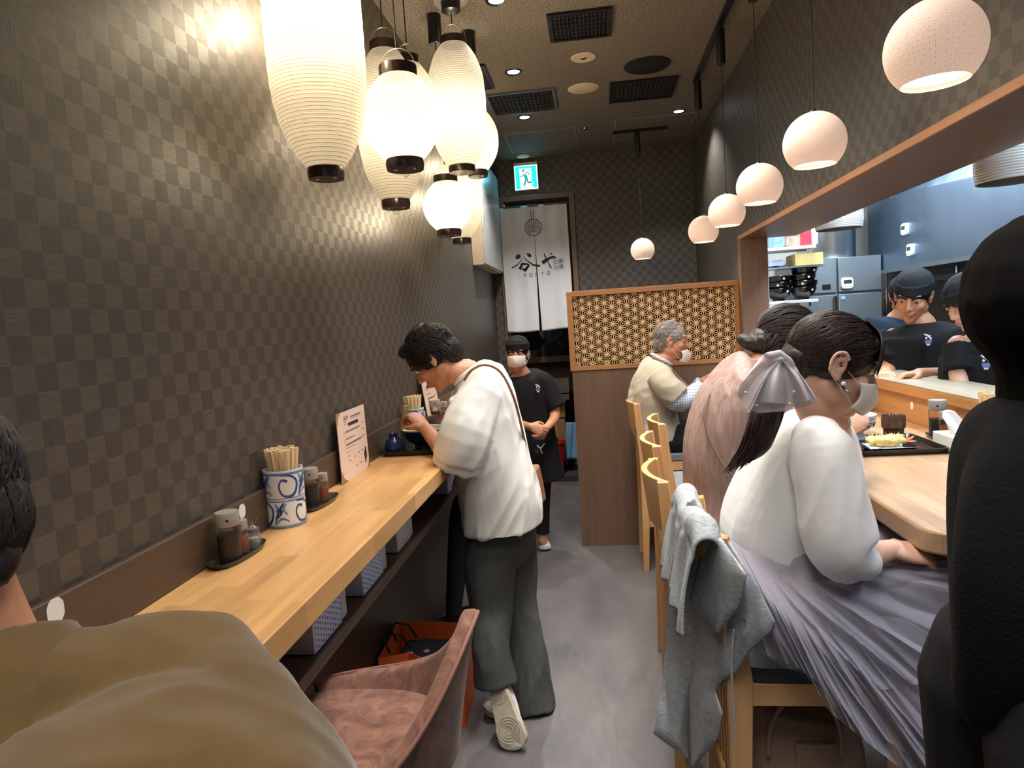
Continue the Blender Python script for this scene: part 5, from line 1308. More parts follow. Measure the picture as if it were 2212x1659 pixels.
def shoe(parent, heel, toe, up, white, sole, s=1.0, width=.047, laces=True):
    h, t = V(heel), V(toe); d = (t-h).normalized(); L = (t-h).length; u = V(up); u = (u-d*u.dot(d)).normalized(); sd = d.cross(u)
    def outline(k): # half width along the sole
        return width*s*(.66+.34*math.sin(min(1, k*1.15)*PI*.5)-(.12*math.sin(k*PI) if k < .6 else 0))*(1 if k < .82 else math.sqrt(max(.02, 1-((k-.82)/.18)**2)))*(1 if k > .08 else math.sqrt(max(.05, 1-((.08-k)/.08)**2))*.99+.01)
    m = 22; g = G(); P = []
    for j, (z, e) in enumerate(((0, .93), (.004, 1), (.022, 1.0), (.026, .94))):
        ring = []
        for k in range(m): q = k/(m-1); ring.append(h+d*q*L+sd*outline(q)*e+u*(z+.018*q**6)*s)
        for k in range(m-1, -1, -1): q = k/(m-1); ring.append(h+d*q*L-sd*outline(q)*e+u*(z+.018*q**6)*s)
        P.append(ring)
    vs = sum(P, []); w = 2*m; fs = [(j*w+i, j*w+(i+1) % w, (j+1)*w+(i+1) % w, (j+1)*w+i) for j in range(3) for i in range(w)]+[tuple(range(w-1, -1, -1)), tuple(range(3*w, 4*w))]
    g.add(vs, fs); so = obj('sole', g, sole, parent)
    # tread ridges
    tr = G()
    for k in range(4):
        c = h+d*L*.68-u*.001; a = [c+(sd*math.cos(t_)*outline(.7)*(.30+.17*k)+d*math.sin(t_)*L*(.07+.045*k)) for t_ in np.linspace(0, 2*PI, 25)]; tr.tube(a, .0014, 5)
    for k in range(4):
        c = h+d*L*.16-u*.001; a = [c+(sd*math.cos(t_)*outline(.12)*(.3+.17*k)+d*math.sin(t_)*L*(.03+.025*k)) for t_ in np.linspace(0, 2*PI, 21)]; tr.tube(a, .0012, 5)
    obj('tread_ridges', tr, sole, so)
    g = G(); g.loft([h+d*L*q+u*(hh*.42+.012)*s for q, hh in ((.04, .075), (.16, .085), (.36, .085), (.55, .062), (.75, .045), (.93, .034))], [(outline(min(.95, max(.06, q)))*.93, hh*.5*s) for q, hh in ((.04, .075), (.16, .085), (.36, .085), (.55, .062), (.75, .045), (.93, .034))], sd, 20, True)
    up_ = obj('shoe_upper', remesh(g, .004, 3), white, parent)
    if laces:
        g = G()
        for q in (.36, .43, .50, .57): c = h+d*L*q+u*(.094-.085*(q-.3))*s; g.tube([c-sd*.022*s, c+u*.004*s, c+sd*.022*s], .0022*s, 6)
        obj('laces', g, white, up_)
def strands(g, roots, flow, n=120, L=.06, r=.0022, seed=1, drop=.0, wob=.15, surf=None):
    """locks laid along a surface; roots(rnd)->(point, normal), flow(point)->direction"""
    rn = random.Random(seed)
    for _ in range(n):
        p, nr = roots(rn); p = V(p); l = L*rn.uniform(.6, 1.25); pts = [p+nr*.001]; m = 6
        for k in range(m):
            d = V(flow(p)); d = (d-nr*d.dot(nr))+V((rn.uniform(-wob, wob), rn.uniform(-wob, wob), rn.uniform(-wob, wob)))
            if d.length < 1e-5: d = nr.orthogonal()
            p = p+d.normalized()*l/m
            if surf: p, nr = surf(p)
            pts.append(p+nr*.0025)
        g.tube(pts, [r*.8, r, r, r*.9, r*.7, r*.4, r*.12], 5)
def ellsurf(C, R, fr):
    r, f, u = fr
    def surf(p):
        q = p-C; v = V((q.dot(r)/R[0], q.dot(f)/R[1], q.dot(u)/R[2])); L = v.length or 1; v /= L
        pt = C+r*v.x*R[0]+f*v.y*R[1]+u*v.z*R[2]; n = (r*v.x/R[0]+f*v.y/R[1]+u*v.z/R[2]).normalized(); return pt, n
    return surf
def short_hair(parent, fr, s, mat, n=420, L=.045, front=.25, low=-.35, flowdir=(0, -1, -.25), seed=3, extra=None, r=.0022, bulk=1.0, wob=.3):
    rr, f, u, P = fr; C = P(0, -.014, .036); R = (.079*s*bulk, .097*s*bulk, .087*s*bulk); g = G(); g.ell(C, R, f, u, 24)
    g.ell(P(0, -.06, -.01), (.062*s, .045*s, .06*s), f, u, 16)
    if extra: extra(g, P)
    vol = remesh(g, .005, 3, folds=(.003, 60, tuple(f), 5)); hr = obj('hair', vol, mat, parent)
    sf = ellsurf(C, (R[0]*1.01, R[1]*1.01, R[2]*1.01), (rr, f, u)); g = G()
    def roots(rn):
        while True:
            v = V((rn.gauss(0, 1), rn.gauss(0, 1), rn.gauss(0, 1))).normalized()
            if v.z > low and (v.y < front or v.z > .55): break
        return sf(C+rr*v.x+f*v.y+u*v.z)
    fl = lambda p: rr*flowdir[0]+f*flowdir[1]+u*flowdir[2]
    strands(g, roots, fl, n, L*s, r, seed, wob=wob, surf=lambda p: sf(p))
    C2 = P(0, -.060, -.012); s2 = ellsurf(C2, (.0655*s*bulk, .048*s*bulk, .063*s*bulk), (rr, f, u))
    def roots2(rn):
        while True:
            v = V((rn.gauss(0, 1), rn.gauss(0, 1), rn.gauss(0, 1))).normalized()
            if v.y < .25 and v.z < .7: break
        return s2(C2+rr*v.x*.1+f*v.y*.1+u*v.z*.1)
    strands(g, roots2, lambda p: f*-.1-u, int(n*.5), L*s*.8, r, seed+1, wob=wob*.7, surf=lambda p: s2(p))
    obj('hair_locks', g, mat, hr); return hr
def maskpiece(parent, fr, s=1.0, drop=0, mat=None, R=(.068, .112, .075), half=1.0, up0=.0, name='face_mask', loops=True, ridge=.012):
    rr, f, u, P = fr
    def fn(a, b):
        th = (a*2-1)*half; v = (b*2-1)
        x = R[0]*math.sin(th)*1.02; y = .012+(R[1]-.012)*math.cos(th*1.05)**.7-.012*v*v+ridge*math.exp(-(th*3)**2)*(1-v*v)
        return P(x, y-.0, -.042-drop+v*.041*(1-.28*abs(math.sin(th))**2))
    o = obj(name, G().grid(fn, 24, 14), mat, parent, solid=.002)
    if loops:
        for k in (0, 1):
            a0, a1 = fn(k, .1), fn(k, .9); ear = P((.08 if k else -.08), -.02, .012)
            obj('ear_loop', G().tube([a1, a1.lerp(ear, .5)+rr*(.004 if k else -.004), ear, P((.084 if k else -.084), -.03, .004), P((.083 if k else -.083), -.03, -.014), P((.08 if k else -.08), -.016, -.026), a0], .0009, 5), mat, o)
    return o
def garment(name, g, mat, parent, vox=.007, sm=3, folds=None, post=None): return obj(name, remesh(g, vox, sm, folds=folds, post=post), mat, parent)
def emblem(parent, c, n_, w, name='embroidered_emblem'):
    """small white and violet bowl-with-steam embroidery on the chest"""
    X, Y, Z = frame(n_); c = V(c); wm = plain('white_embroidery', (232, 232, 236), .7); vm = plain('violet_embroidery', (120, 126, 190), .7)
    g = G()
    for a, b, r in ((-.1, .35, .16), (.15, .5, .14), (.35, .62, .08), (-.25, .1, .12), (.2, .15, .12)):
        g.prism([(c_*r*w+a*w, s_*r*w+b*w) for c_, s_ in [(math.cos(t), math.sin(t)) for t in np.linspace(0, 2*PI, 11)[:-1]]], c, X, Z, Y*.003)
    o = obj(name, g, wm, parent, smooth=False)
    g = G().prism([(-.38*w, -.1*w), (.38*w, -.1*w), (.28*w, -.5*w), (.12*w, -.62*w), (-.12*w, -.62*w), (-.28*w, -.5*w)], c, X, Z, Y*.003); obj('emblem_bowl', g, vm, o, smooth=False)
    g = G().prism([(-.2*w, -.56*w), (.2*w, -.56*w), (.16*w, -.72*w), (-.16*w, -.72*w)], c, X, Z, Y*.0032); obj('emblem_foot', g, wm, o, smooth=False)
def band_cap(parent, fr, s, mat, tilt=0):
    rr, f, u, P = fr
    g = G(); g.ell(P(0, -.016, .052), (.083*s, .102*s, .078*s), f, u, 24); g.loft([P(0, -.012, .028), P(0, -.014, .075)], [(.0815*s, .1005*s), (.081*s, .10*s)], rr, 30)
    g.ell(P(0, -.09, .05), (.04*s, .03*s, .03*s), f, u)
    me = remesh(g, .005, 2, folds=(.0035, 22, (1, 0, .3), 8))
    # trim below the band
    cap = obj('bandana_cap', me, mat, parent)
    return cap

# ---------------------------------------------------------------- man in the white T-shirt
def person(label, loc, group=None): return thing('person', label, 'person', tuple(loc), group)
bp_ = person('man in an oversized white T-shirt bending over his noodles at the left counter', at(1150, 1535, z=0))
g = G(); hc = at(938, 775, y=2.74); nb = at(1010, 806, y=2.76)
dn, fr = head(g, hc, (-.72, .02, -.69), (-.69, 0, .72), 1.06, nb, .056)
g.loft([nb, at(1035, 850, y=2.78), at(1050, 930, y=2.78), at(1075, 1060, y=2.78), at(1088, 1150, y=2.78)], [(.06, .05), (.17, .085), (.17, .10), (.15, .10), (.165, .11)], (0, 1, 0), 20, True)
shN, shF = at(1028, 862, y=2.62), at(1035, 862, y=2.96); elN = at(985, 1003, y=2.60); wrN = at(918, 925, y=2.80)
g.tube([shN, elN], [.05, .042], 14, True); g.tube([elN, elN.lerp(wrN, .35), wrN], [.041, .040, .027], 14, True)
hd = (at(878, 880, y=2.87)-wrN).normalized(); hand(g, wrN, hd, V((-.55, .35, -.6)), V((-.3, .1, .9)), 1.02, (1.0, .8, .5), .05, .7)
elF = at(1060, 985, y=3.02); wrF = at(1022, 1000, y=2.86); g.tube([shF, elF], [.05, .04], 12, True); g.tube([elF, wrF], [.04, .027], 12, True)
hand(g, wrF, V((-.3, -.7, -.35)), V((0, 0, -1)), V((-1, 0, 0)), .95, (.35, .3, .3), .15, .3)
hipN, hipF = at(1062, 1140, y=2.70), at(1108, 1140, y=2.86)
kN, aN = at(1062, 1320, y=2.66), at(1078, 1462, y=2.56); kF, aF = at(1118, 1320, y=2.82), at(1150, 1500, y=2.72)
g.tube([hipN, kN, aN], [.085, .055, .04], 14, True); g.tube([hipF, kF, aF], [.085, .055, .04], 14, True)
body = obj('body', remesh(g, .0045, 2, dents=dn), skin1, bp_); face(bp_, fr, 1.06)
def tuft(g, P): g.ell(P(0, .05, .10), (.05, .04, .03), fr[1], fr[2]); g.ell(P(0, -.02, .12), (.05, .06, .02), fr[1], fr[2])
short_hair(bp_, fr, 1.08, hblack, 900, .055, .45, -.75, (.1, .5, .75), 11, tuft, .0026, 1.05, .45)
tee = fabric('heavy_white_cotton', (228, 226, 218), .9, .03, .12, 500)
g = G(); g.loft([at(1014, 803, y=2.76), at(1035, 832, y=2.77), at(1046, 900, y=2.78), at(1066, 1000, y=2.78), at(1082, 1080, y=2.78), at(1088, 1128, y=2.78)],
    [(.075, .07), (.205, .118), (.22, .138), (.225, .150), (.23, .160), (.232, .164)], (0, 1, 0), 36, power=.85)
g.tube([at(1038, 850, y=2.64), at(1010, 930, y=2.56), at(992, 990, y=2.56)], [.085, .10, .102], 24)
g.tube([at(1010, 930, y=2.56), at(985, 1008, y=2.57)], [.102, .096], 24)
g.tube([at(1040, 850, y=2.95), at(1045, 960, y=3.02)], [.085, .09], 20)
garment('t_shirt', g, tee, bp_, .006, 3, [(.015, 6, (.5, 0, 1), 3.3), (.006, 14, (.6, .2, 1), 9)])
g = G().tube([nb+(V((math.cos(a)*.05-.002, math.sin(a)*.068, -.004+math.cos(a)*.035))) for a in np.linspace(0, 2*PI, 30)], .010, 8); obj('shirt_collar', g, tee, bp_)
trou = fabric('dark_grey_green_twill', (76, 78, 76), .8, .06, .15)
g = G(); g.loft([at(1088, 1100, y=2.78), at(1088, 1165, y=2.78)], [(.17, .125), (.17, .125)], (0, 1, 0), 28, True)
g.tube([hipN, at(1058, 1230, y=2.68), kN, at(1062, 1400, y=2.58), at(1072, 1478, y=2.55)], [.10, .10, .088, .078, .085], 20)
g.tube([hipF, at(1110, 1230, y=2.85), kF, at(1140, 1420, y=2.77), at(1152, 1532, y=2.72)], [.10, .098, .09, .088, .098], 20)
garment('trousers', g, trou, bp_, .007, 3, [(.012, 8, (.1, 0, 1), 1.7), (.004, 22, (0, 0, 1), 5)])
shw = plain('white_leather', (222, 220, 216), .45, var=.03); sol = plain('worn_cream_sole', (196, 186, 164), .7, var=.12, scale=30)
a0, a1 = at(1182, 1528, z=0), at(1046, 1545, z=0); shoe(bp_, a0, a1, (0, 0, 1), shw, sol, 1.0, .05)
shoe(bp_, at(1072, 1485, y=2.50), at(1112, 1622, y=2.40), (0.1, 1, .0), shw, sol, 1.08, .054)
bt = plain('tan_bag_leather', (138, 96, 62), .5, var=.15)
bg_ = thing('shoulder_bag', 'brown leather shoulder bag on the back of the man in the white T-shirt', 'shoulder bag', tuple(at(1150, 1040, y=2.95)))
def onb(u, v, y, d=0): return at(u, v, y=y)
g = G()
sp_ = [(1003, 822, 2.60), (1018, 800, 2.60), (1048, 788, 2.62), (1082, 805, 2.64), (1110, 860, 2.66), (1128, 930, 2.72), (1141, 990, 2.80), (1148, 1015, 2.84)]
pp = [at(u, v, y=y) for u, v, y in sp_]
pp2 = []
for i in range(len(pp)-1):
    for k in range(4): pp2.append(pp[i].lerp(pp[i+1], k/4))
for a, b in zip(pp2[:-1], pp2[1:]): pass
g.tube(pp, .0052, 8); obj('strap', g, bt, bg_)
g = G().loft([at(1150, 1012, y=2.90), at(1154, 1050, y=2.90), at(1166, 1088, y=2.90)], [(.09, .022), (.10, .030), (.085, .022)], (.1, 1, 0), 20, power=.6)
obj('pouch', remesh(g, .006, 3, folds=(.003, 18, (0, 0, 1), 2)), bt, bg_)
obj('ring', G().tube([pp[-1]+V((.012*math.cos(a), 0, .012*math.sin(a))) for a in np.linspace(0, 2*PI, 17)], .0022, 6), plain('brass_ring', (180, 150, 90), .3, 1), bg_)
pair('chopsticks_in_hand', 'wooden chopsticks held by the standing man above his noodle bowl', at(866, 938, y=2.93), at(876, 876, y=2.87), M['stick'])

# ---------------------------------------------------------------- dark-clad customer mostly hidden behind him
hp = person('customer in slim black clothes almost hidden behind the man in the white T-shirt', at(985, 1290, z=0))
g = G(); hipx = at(1030, 1060, y=3.55); kx = at(992, 1180, y=3.5); ax = V((-.62, 3.48, .08)); ax = at(978, 1330, y=3.45)
hc2 = at(1030, 835, y=3.5); nk2 = at(1035, 885, y=3.55)
dn, fr2 = head(g, hc2, (-.9, .1, -.4), (-.35, 0, .93), .92, nk2)
g.loft([nk2, at(1045, 920, y=3.55), at(1045, 1000, y=3.55), hipx], [(.06, .05), (.15, .08), (.13, .09), (.13, .09)], (0, 1, 0), 16, True)
g.tube([hipx, kx, ax], [.075, .045, .032], 12, True); k2 = at(1040, 1180, y=3.62); a2 = at(1040, 1300, y=3.62); g.tube([hipx, k2, a2], [.075, .045, .032], 12, True)
obj('body', remesh(g, .008, 2), skin1, hp); short_hair(hp, fr2, .92, hblack, 60)
g = G(); g.loft([nk2, at(1045, 915, y=3.55), at(1045, 1000, y=3.55), at(1030, 1075, y=3.55)], [(.07, .06), (.17, .095), (.15, .105), (.15, .105)], (0, 1, 0), 18)
bk = fabric('matte_black_cloth', (24, 23, 25), .85, .1); garment('shirt', g, bk, hp, .01, 3, (.006, 9, (0, 0, 1), 2))
g = G(); g.tube([at(1025, 1060, y=3.55), at(1005, 1120, y=3.52), kx, ax+V((0, 0, .0))], [.095, .085, .062, .042], 16); g.tube([at(1035, 1060, y=3.58), k2, a2], [.09, .058, .042], 14)
garment('trousers', g, bk, hp, .008, 3, (.004, 10, (0, 0, 1), 2))
for a in (ax, a2): shoe(hp, V((a.x+.06, a.y+.02, .0)), V((a.x-.17, a.y+.0, .0)), (0, 0, 1), plain('black_shoe_leather', (26, 24, 24), .4), plain('black_sole', (22, 22, 22), .7), .9, laces=False)
g = G(); 
for a in (ax, a2): g.tube([a, V((a.x, a.y, .05))], [.04, .035], 12)
obj('ankle', g, bk, hp)

# ---------------------------------------------------------------- masked waitress
YW = 4.66
cp_ = person('waitress in a black T-shirt, black cap and white face mask standing in the aisle', at(1150, 1192, z=0))
g = G(); hc = at(1118, 765, y=YW); nb = at(1127, 806, y=YW+.02)
dn, fr = head(g, hc, (-.06, -1, -.08), (.02, -.06, 1), .98, nb, .052)
hip = at(1148, 990, y=YW+.04)
g.loft([nb, at(1130, 826, y=YW+.03), at(1136, 890, y=YW+.03), at(1144, 950, y=YW+.04), hip], [(.06, .045), (.165, .075), (.15, .09), (.13, .085), (.155, .095)], (1, 0, 0), 20, True)
sr, er, wr = at(1180, 828, y=YW), at(1199, 893, y=YW-.04), at(1183, 922, y=YW-.2); g.tube([sr, er, wr], [.045, .037, .025], 12, True)
sl, el, wl = at(1082, 828, y=YW), at(1075, 905, y=YW-.05), at(1146, 922, y=YW-.24); g.tube([sl, el], [.045, .036], 12, True); g.tube([el, wl], [.036, .026], 12, True)
hand(g, wl, V((1, -.25, -.35)), V((0, 1, -.3)), V((0, -.2, 1)), .92, (.7, .6, .5), .08, .5); hand(g, wr, V((-.5, -.5, -.75)), V((-.8, .3, .2)), V((-.3, -1, .3)), .92, (.7, .6, .5), .08, .5)
lA = at(1172, 1168, y=4.70); lB = at(1128, 1172, y=4.78)
g.tube([at(1165, 1000, y=YW+.04), at(1167, 1080, y=4.72), lA], [.085, .052, .035], 12, True); g.tube([at(1130, 1000, y=YW+.04), at(1128, 1080, y=4.78), lB], [.085, .052, .035], 12, True)
obj('body', remesh(g, .0045, 2, dents=dn), skin1, cp_); face(cp_, fr, .98, lips=False)
bks = fabric('black_cotton_uniform', (27, 27, 30), .85, .12, .15)
g = G(); g.loft([at(1127, 806, y=YW+.02), at(1130, 818, y=YW+.03), at(1134, 850, y=YW+.03), at(1140, 900, y=YW+.03), at(1147, 965, y=YW+.04)], [(.08, .065), (.18, .10), (.195, .118), (.175, .115), (.185, .12)], (1, 0, 0), 30, power=.85)
g.tube([at(1160, 822, y=YW), at(1178, 826, y=YW), at(1192, 858, y=YW-.01), at(1204, 880, y=YW-.02)], [.06, .064, .068, .072], 20); g.tube([at(1086, 826, y=YW), at(1076, 880, y=YW-.02)], [.06, .072], 20)
garment('t_shirt', g, bks, cp_, .006, 3, (.007, 8, (.2, 0, 1), 4))
emblem(cp_, at(1162, 838, y=YW-.092), (0, -1, 0), .04)
g = G(); g.loft([at(1147, 945, y=YW+.03), at(1149, 1000, y=YW+.02), at(1155, 1038, y=YW+.02)], [(.185, .125), (.20, .14), (.215, .15)], (1, 0, 0), 30); garment('apron', g, fabric('black_apron_cloth', (20, 20, 22), .9), cp_, .007, 3, (.006, 7, (0, 0, 1), 6))
g = G().tube([at(1160, 962, y=YW-.13), at(1168, 968, y=YW-.135), at(1176, 958, y=YW-.13)], .004, 6).tube([at(1167, 968, y=YW-.135), at(1171, 980, y=YW-.135)], .004, 6); obj('apron_tie', g, M['white'], cp_)
q = at(1160, 975, y=YW-.135); obj('apron_badge', G().box(q, (.025, .002, .025)), plain('dark_red_badge', (110, 30, 34), .7), cp_)
g = G(); g.tube([at(1163, 1010, y=YW+.04), at(1167, 1080, y=4.72), at(1170, 1152, y=4.71)], [.10, .07, .056], 16); g.tube([at(1130, 1010, y=YW+.04), at(1128, 1080, y=4.78), at(1128, 1158, y=4.78)], [.10, .07, .056], 16)
garment('trousers', g, bks, cp_, .007, 3, (.004, 12, (0, 0, 1), 3))
for (u, v), (u2, v2) in (((1163, 1163), (1180, 1192)), ((1130, 1170), (1118, 1192))):
    a = at(u, v, z=0); b = at(u2, v2, z=0); d = (b-a).normalized(); b2_ = b; a2_ = b-d*.25; shoe(cp_, a2_, b2_, (0, 0, 1), shw, shw, 1.0, .045)
wmask = plain('white_mask_fabric', (226, 222, 214), .9, var=.02, bump=.1)
maskpiece(cp_, fr, .98, -.004, wmask, half=1.15)
hb = short_hair(cp_, fr, .98, hblack, 60, .04, .0, -.2); band_cap(cp_, fr, 1.0, bks)

# ---------------------------------------------------------------- old man at the far end
YD = 4.45
dp = person('grey-haired old man in a beige short-sleeved knit over a checked shirt, seated by the partition', at(1400, 960, y=YD))
g = G(); hc = at(1450, 737, y=YD); nb = at(1425, 782, y=YD)
dn, fr = head(g, hc, (1, -.12, -.10), (.08, 0, 1), 1.03, nb, .056)
seat = V((at(1420, 960, y=YD).x, YD, .80)); seat = at(1428, 950, y=YD)
g.loft([nb, at(1418, 810, y=YD), at(1408, 860, y=YD), at(1412, 915, y=YD), seat], [(.06, .05), (.16, .085), (.165, .11), (.16, .12), (.165, .12)], (0, 1, 0), 20, True)
sN, eN, wN = at(1422, 815, y=YD-.19), at(1468, 868, y=YD-.22), at(1522, 835, y=YD-.10); g.tube([sN, eN, wN], [.05, .042, .028], 12, True)
sF, eF, wF = at(1428, 812, y=YD+.18), at(1478, 862, y=YD+.16), at(1522, 822, y=YD+.08); g.tube([sF, eF, wF], [.05, .042, .028], 12, True)
hand(g, wN, V((1, .2, .15)), V((0, .8, -.4)), V((0, -.2, 1)), .95, (.7, .7, .5), .05, .5); hand(g, wF, V((1, -.1, .1)), V((0, -.8, -.4)), V((0, .2, 1)), .95, (.7, .7, .5), .05, .5)
kk = [seat+V((.42, s_*.1, -.02)) for s_ in (-1, 1)]
for k_, s_ in zip(kk, (-1, 1)): g.tube([seat+V((.02, s_*.09, -.02)), k_, k_+V((-.04, 0, -.42)), k_+V((-.02, 0, -.48))], [.085, .058, .04, .035], 12, True)
obj('body', remesh(g, .005, 2, dents=dn), skin1, dp); face(dp, fr, 1.03, brow=hgrey)
short_hair(dp, fr, 1.03, hgrey, 420, .04, .1, -.5, (0, -.8, -.7), 21, r=.002, wob=.25)
knit = fabric('beige_knit', (186, 175, 155), .95, .05, .35, 260)
g = G(); g.loft([at(1424, 779, y=YD), at(1419, 795, y=YD), at(1408, 850, y=YD), at(1411, 905, y=YD), at(1424, 948, y=YD)], [(.085, .07), (.18, .105), (.20, .143), (.20, .150), (.205, .150)], (0, 1, 0), 30, power=.9)
g.tube([at(1420, 808, y=YD-.17), at(1440, 835, y=YD-.21), at(1462, 858, y=YD-.22)], [.072, .082, .082], 20); g.tube([at(1428, 808, y=YD+.17), at(1466, 850, y=YD+.17)], [.072, .08], 18)
garment('knit_top', g, knit, dp, .007, 3, [(.011, 6, (.8, 0, -.5), 2.2), (.004, 14, (1, 0, 0), 5)])
pn = N('blue_check_shirt'); sp = pn.n('ShaderNodeSeparateXYZ'); tc = pn.n('ShaderNodeTexCoord'); pn.put(sp.inputs[0], tc.outputs['Object'])
fx = pn.math('LESS_THAN', pn.math('FRACT', pn.math('MULTIPLY', sp.outputs[0], 62)), .25); fz_ = pn.math('LESS_THAN', pn.math('FRACT', pn.math('MULTIPLY', sp.outputs[2], 62)), .25)
pn.bsdf(pn.mix(pn.math('MULTIPLY', pn.math('ADD', fx, fz_), .5), srgb(216, 226, 238), srgb(96, 112, 142)), .85)
g = G(); g.tube([at(1450, 850, y=YD-.22), eN, at(1515, 838, y=YD-.12)], [.066, .062, .048], 18); g.tube([at(1462, 845, y=YD+.17), eF, at(1515, 826, y=YD+.09)], [.064, .058, .046], 18)
garment('shirt_sleeves', g, pn.m, dp, .006, 3, (.005, 14, (0, 0, 1), 3))
g = G().tube([nb+V((math.cos(a)*.058+.012, math.sin(a)*.066, .018-math.cos(a)*.035)) for a in np.linspace(0, 2*PI, 30)], .010, 8); obj('shirt_collar', g, pn.m, dp)
g = G()
for k_, s_ in zip(kk, (-1, 1)): g.tube([seat+V((-.02, s_*.08, .0)), seat+V((.2, s_*.09, .0)), k_, k_+V((-.04, 0, -.42))], [.12, .10, .075, .055], 18)
garment('trousers', g, bk, dp, .008, 3, (.005, 9, (0, 0, 1), 5))
for k_ in kk: shoe(dp, k_+V((-.10, 0, -.535)), k_+V((.16, 0, -.535)), (0, 0, 1), bk, bk, 1.0, laces=False)
maskpiece(dp, fr, 1.03, .045, wmask, half=1.0)
# spectacles
g = G()
for s_ in (-1, 1):
    g.tube([fr[3](s_*.033+.022*math.cos(a), .104, .010+.017*math.sin(a)) for a in np.linspace(0, 2*PI, 20)], .0012, 5)
    g.tube([fr[3](s_*.055, .102, .016), fr[3](s_*.080, .02, .016), fr[3](s_*.081, -.02, .008)], .0013, 5)
g.tube([fr[3](-.011, .106, .012), fr[3](.011, .106, .012)], .0012, 5)
sg = thing('spectacles', 'thin-framed glasses on the face of the old man', 'glasses', tuple(fr[3](0, .104, .01))); obj('frame', g, plain('glasses_metal', (60, 56, 54), .3, .8), sg)

# ---------------------------------------------------------------- woman in the dusty pink shirt
YE = 2.45
ep_ = person('person with greying tied hair in a dusty pink shirt leaning over the dining counter', at(1540, 1150, y=YE))
g = G(); hc = at(1700, 742, y=YE+.02); nb = at(1640, 792, y=YE)
dn, fr = head(g, hc, (.85, .15, -.5), (.45, 0, .85), 1.0, nb, .052)
seat = at(1550, 1120, y=YE)
g.loft([nb, at(1615, 845, y=YE), at(1575, 950, y=YE), at(1560, 1050, y=YE), seat], [(.06, .05), (.15, .08), (.15, .095), (.14, .10), (.17, .12)], (0, 1, 0), 20, True)
for s_ in (-1, 1):
    a = at(1622, 862, y=YE)+V((0, s_*.17, 0)); b = V((.70, a.y-.0+s_*.0, 1.12)); c = V((.80, YE+.03+s_*.06, 1.25)); g.tube([a, b, c], [.045, .038, .026], 12, True)
    hand(g, c, V((.3, -s_*.2, 1)), V((0, -s_*.8, 0)), V((-1, 0, 0)), .88, (.9, .9, .6), .06, .5)
kk = [seat+V((.42, s_*.09, -.03)) for s_ in (-1, 1)]
for k_, s_ in zip(kk, (-1, 1)): g.tube([seat+V((.02, s_*.09, -.04)), k_, k_+V((-.06, 0, -.42))], [.09, .06, .04], 12, True)
obj('body', remesh(g, .005, 2, dents=dn), skin1, ep_); face(ep_, fr, brow=hsalt)
def bun(g, P): g.ell(P(0, -.08, -.03), (.06, .05, .045), fr[1], fr[2]); g.ell(P(0, -.115, -.055), (.045, .05, .026), fr[1], fr[2])
short_hair(ep_, fr, 1.04, hsalt, 420, .075, .3, -.55, (0, -1, -.55), 31, bun, .0022, 1.04, .12)
pk = N('dusty_pink_crinkle_shirt'); w_ = pk.noise(pk.pos((60, 60, 6)), 1.3, 4, .6, .6); cpk = pk.ramp(w_, [(.3, srgb(140, 113, 105)), (.7, srgb(178, 150, 138))])
pk.bsdf(cpk, .55, 0, pk.bump(w_, .5, .004), .4); pink = pk.m
g = G(); g.loft([at(1638, 785, y=YE), at(1618, 812, y=YE), at(1588, 880, y=YE), at(1562, 970, y=YE), at(1556, 1060, y=YE), at(1545, 1150, y=YE)],
    [(.075, .065), (.18, .095), (.205, .128), (.195, .132), (.185, .125), (.20, .135)], (0, 1, 0), 34, power=.9)
for s_ in (-1, 1):
    a = at(1615, 850, y=YE)+V((0, s_*.16, 0)); b = V((.69, a.y, 1.13)); g.tube([a, b, V((.76, YE+.02+s_*.08, 1.20))], [.078, .062, .048], 18)
garment('shirt', g, pink, ep_, .006, 3, [(.011, 7, (.3, .1, 1), 6), (.004, 20, (0, 0, 1), 2)])
g = G().loft([nb+V((-.012, 0, -.022)), nb+V((.004, 0, .022))], [(.075, .068), (.066, .058)], (0, 1, 0), 30); obj('shirt_collar', remesh(g, .005, 2), pink, ep_)
g = G(); g.loft([at(1550, 1105, y=YE), at(1548, 1160, y=YE)], [(.17, .13), (.18, .14)], (0, 1, 0), 20, True)
for k_, s_ in zip(kk, (-1, 1)): g.tube([seat+V((-.02, s_*.08, -.03)), k_, k_+V((-.06, 0, -.4))], [.12, .08, .06], 16)
garment('trousers', g, fabric('grey_trousers', (104, 98, 98), .9), ep_, .009, 3, (.005, 9, (0, 0, 1), 5))
sbg = thing('shoulder_strap_bag', 'thin taupe shoulder strap and small pouch across the back of the pink shirt', 'shoulder bag', tuple(at(1540, 950, y=YE-.2)))
tp_ = plain('taupe_strap', (112, 90, 78), .6)
g = G(); pts = [at(u, v, y=y) for u, v, y in ((1560, 805, YE-.02), (1540, 835, YE-.08), (1522, 880, YE-.14), (1525, 925, YE-.17), (1545, 975, YE-.2), (1572, 1018, YE-.22), (1610, 1050, YE-.24))]
g.loft(pts, [(.004, .002)]*7, (1, 0, .5), 8); obj('strap', g, tp_, sbg)
g = G().loft([at(1620, 1050, y=YE-.25), at(1625, 1110, y=YE-.25)], [(.07, .02), (.07, .022)], (1, 0, 0), 16, power=.6); obj('pouch', remesh(g, .007, 2), tp_, sbg)

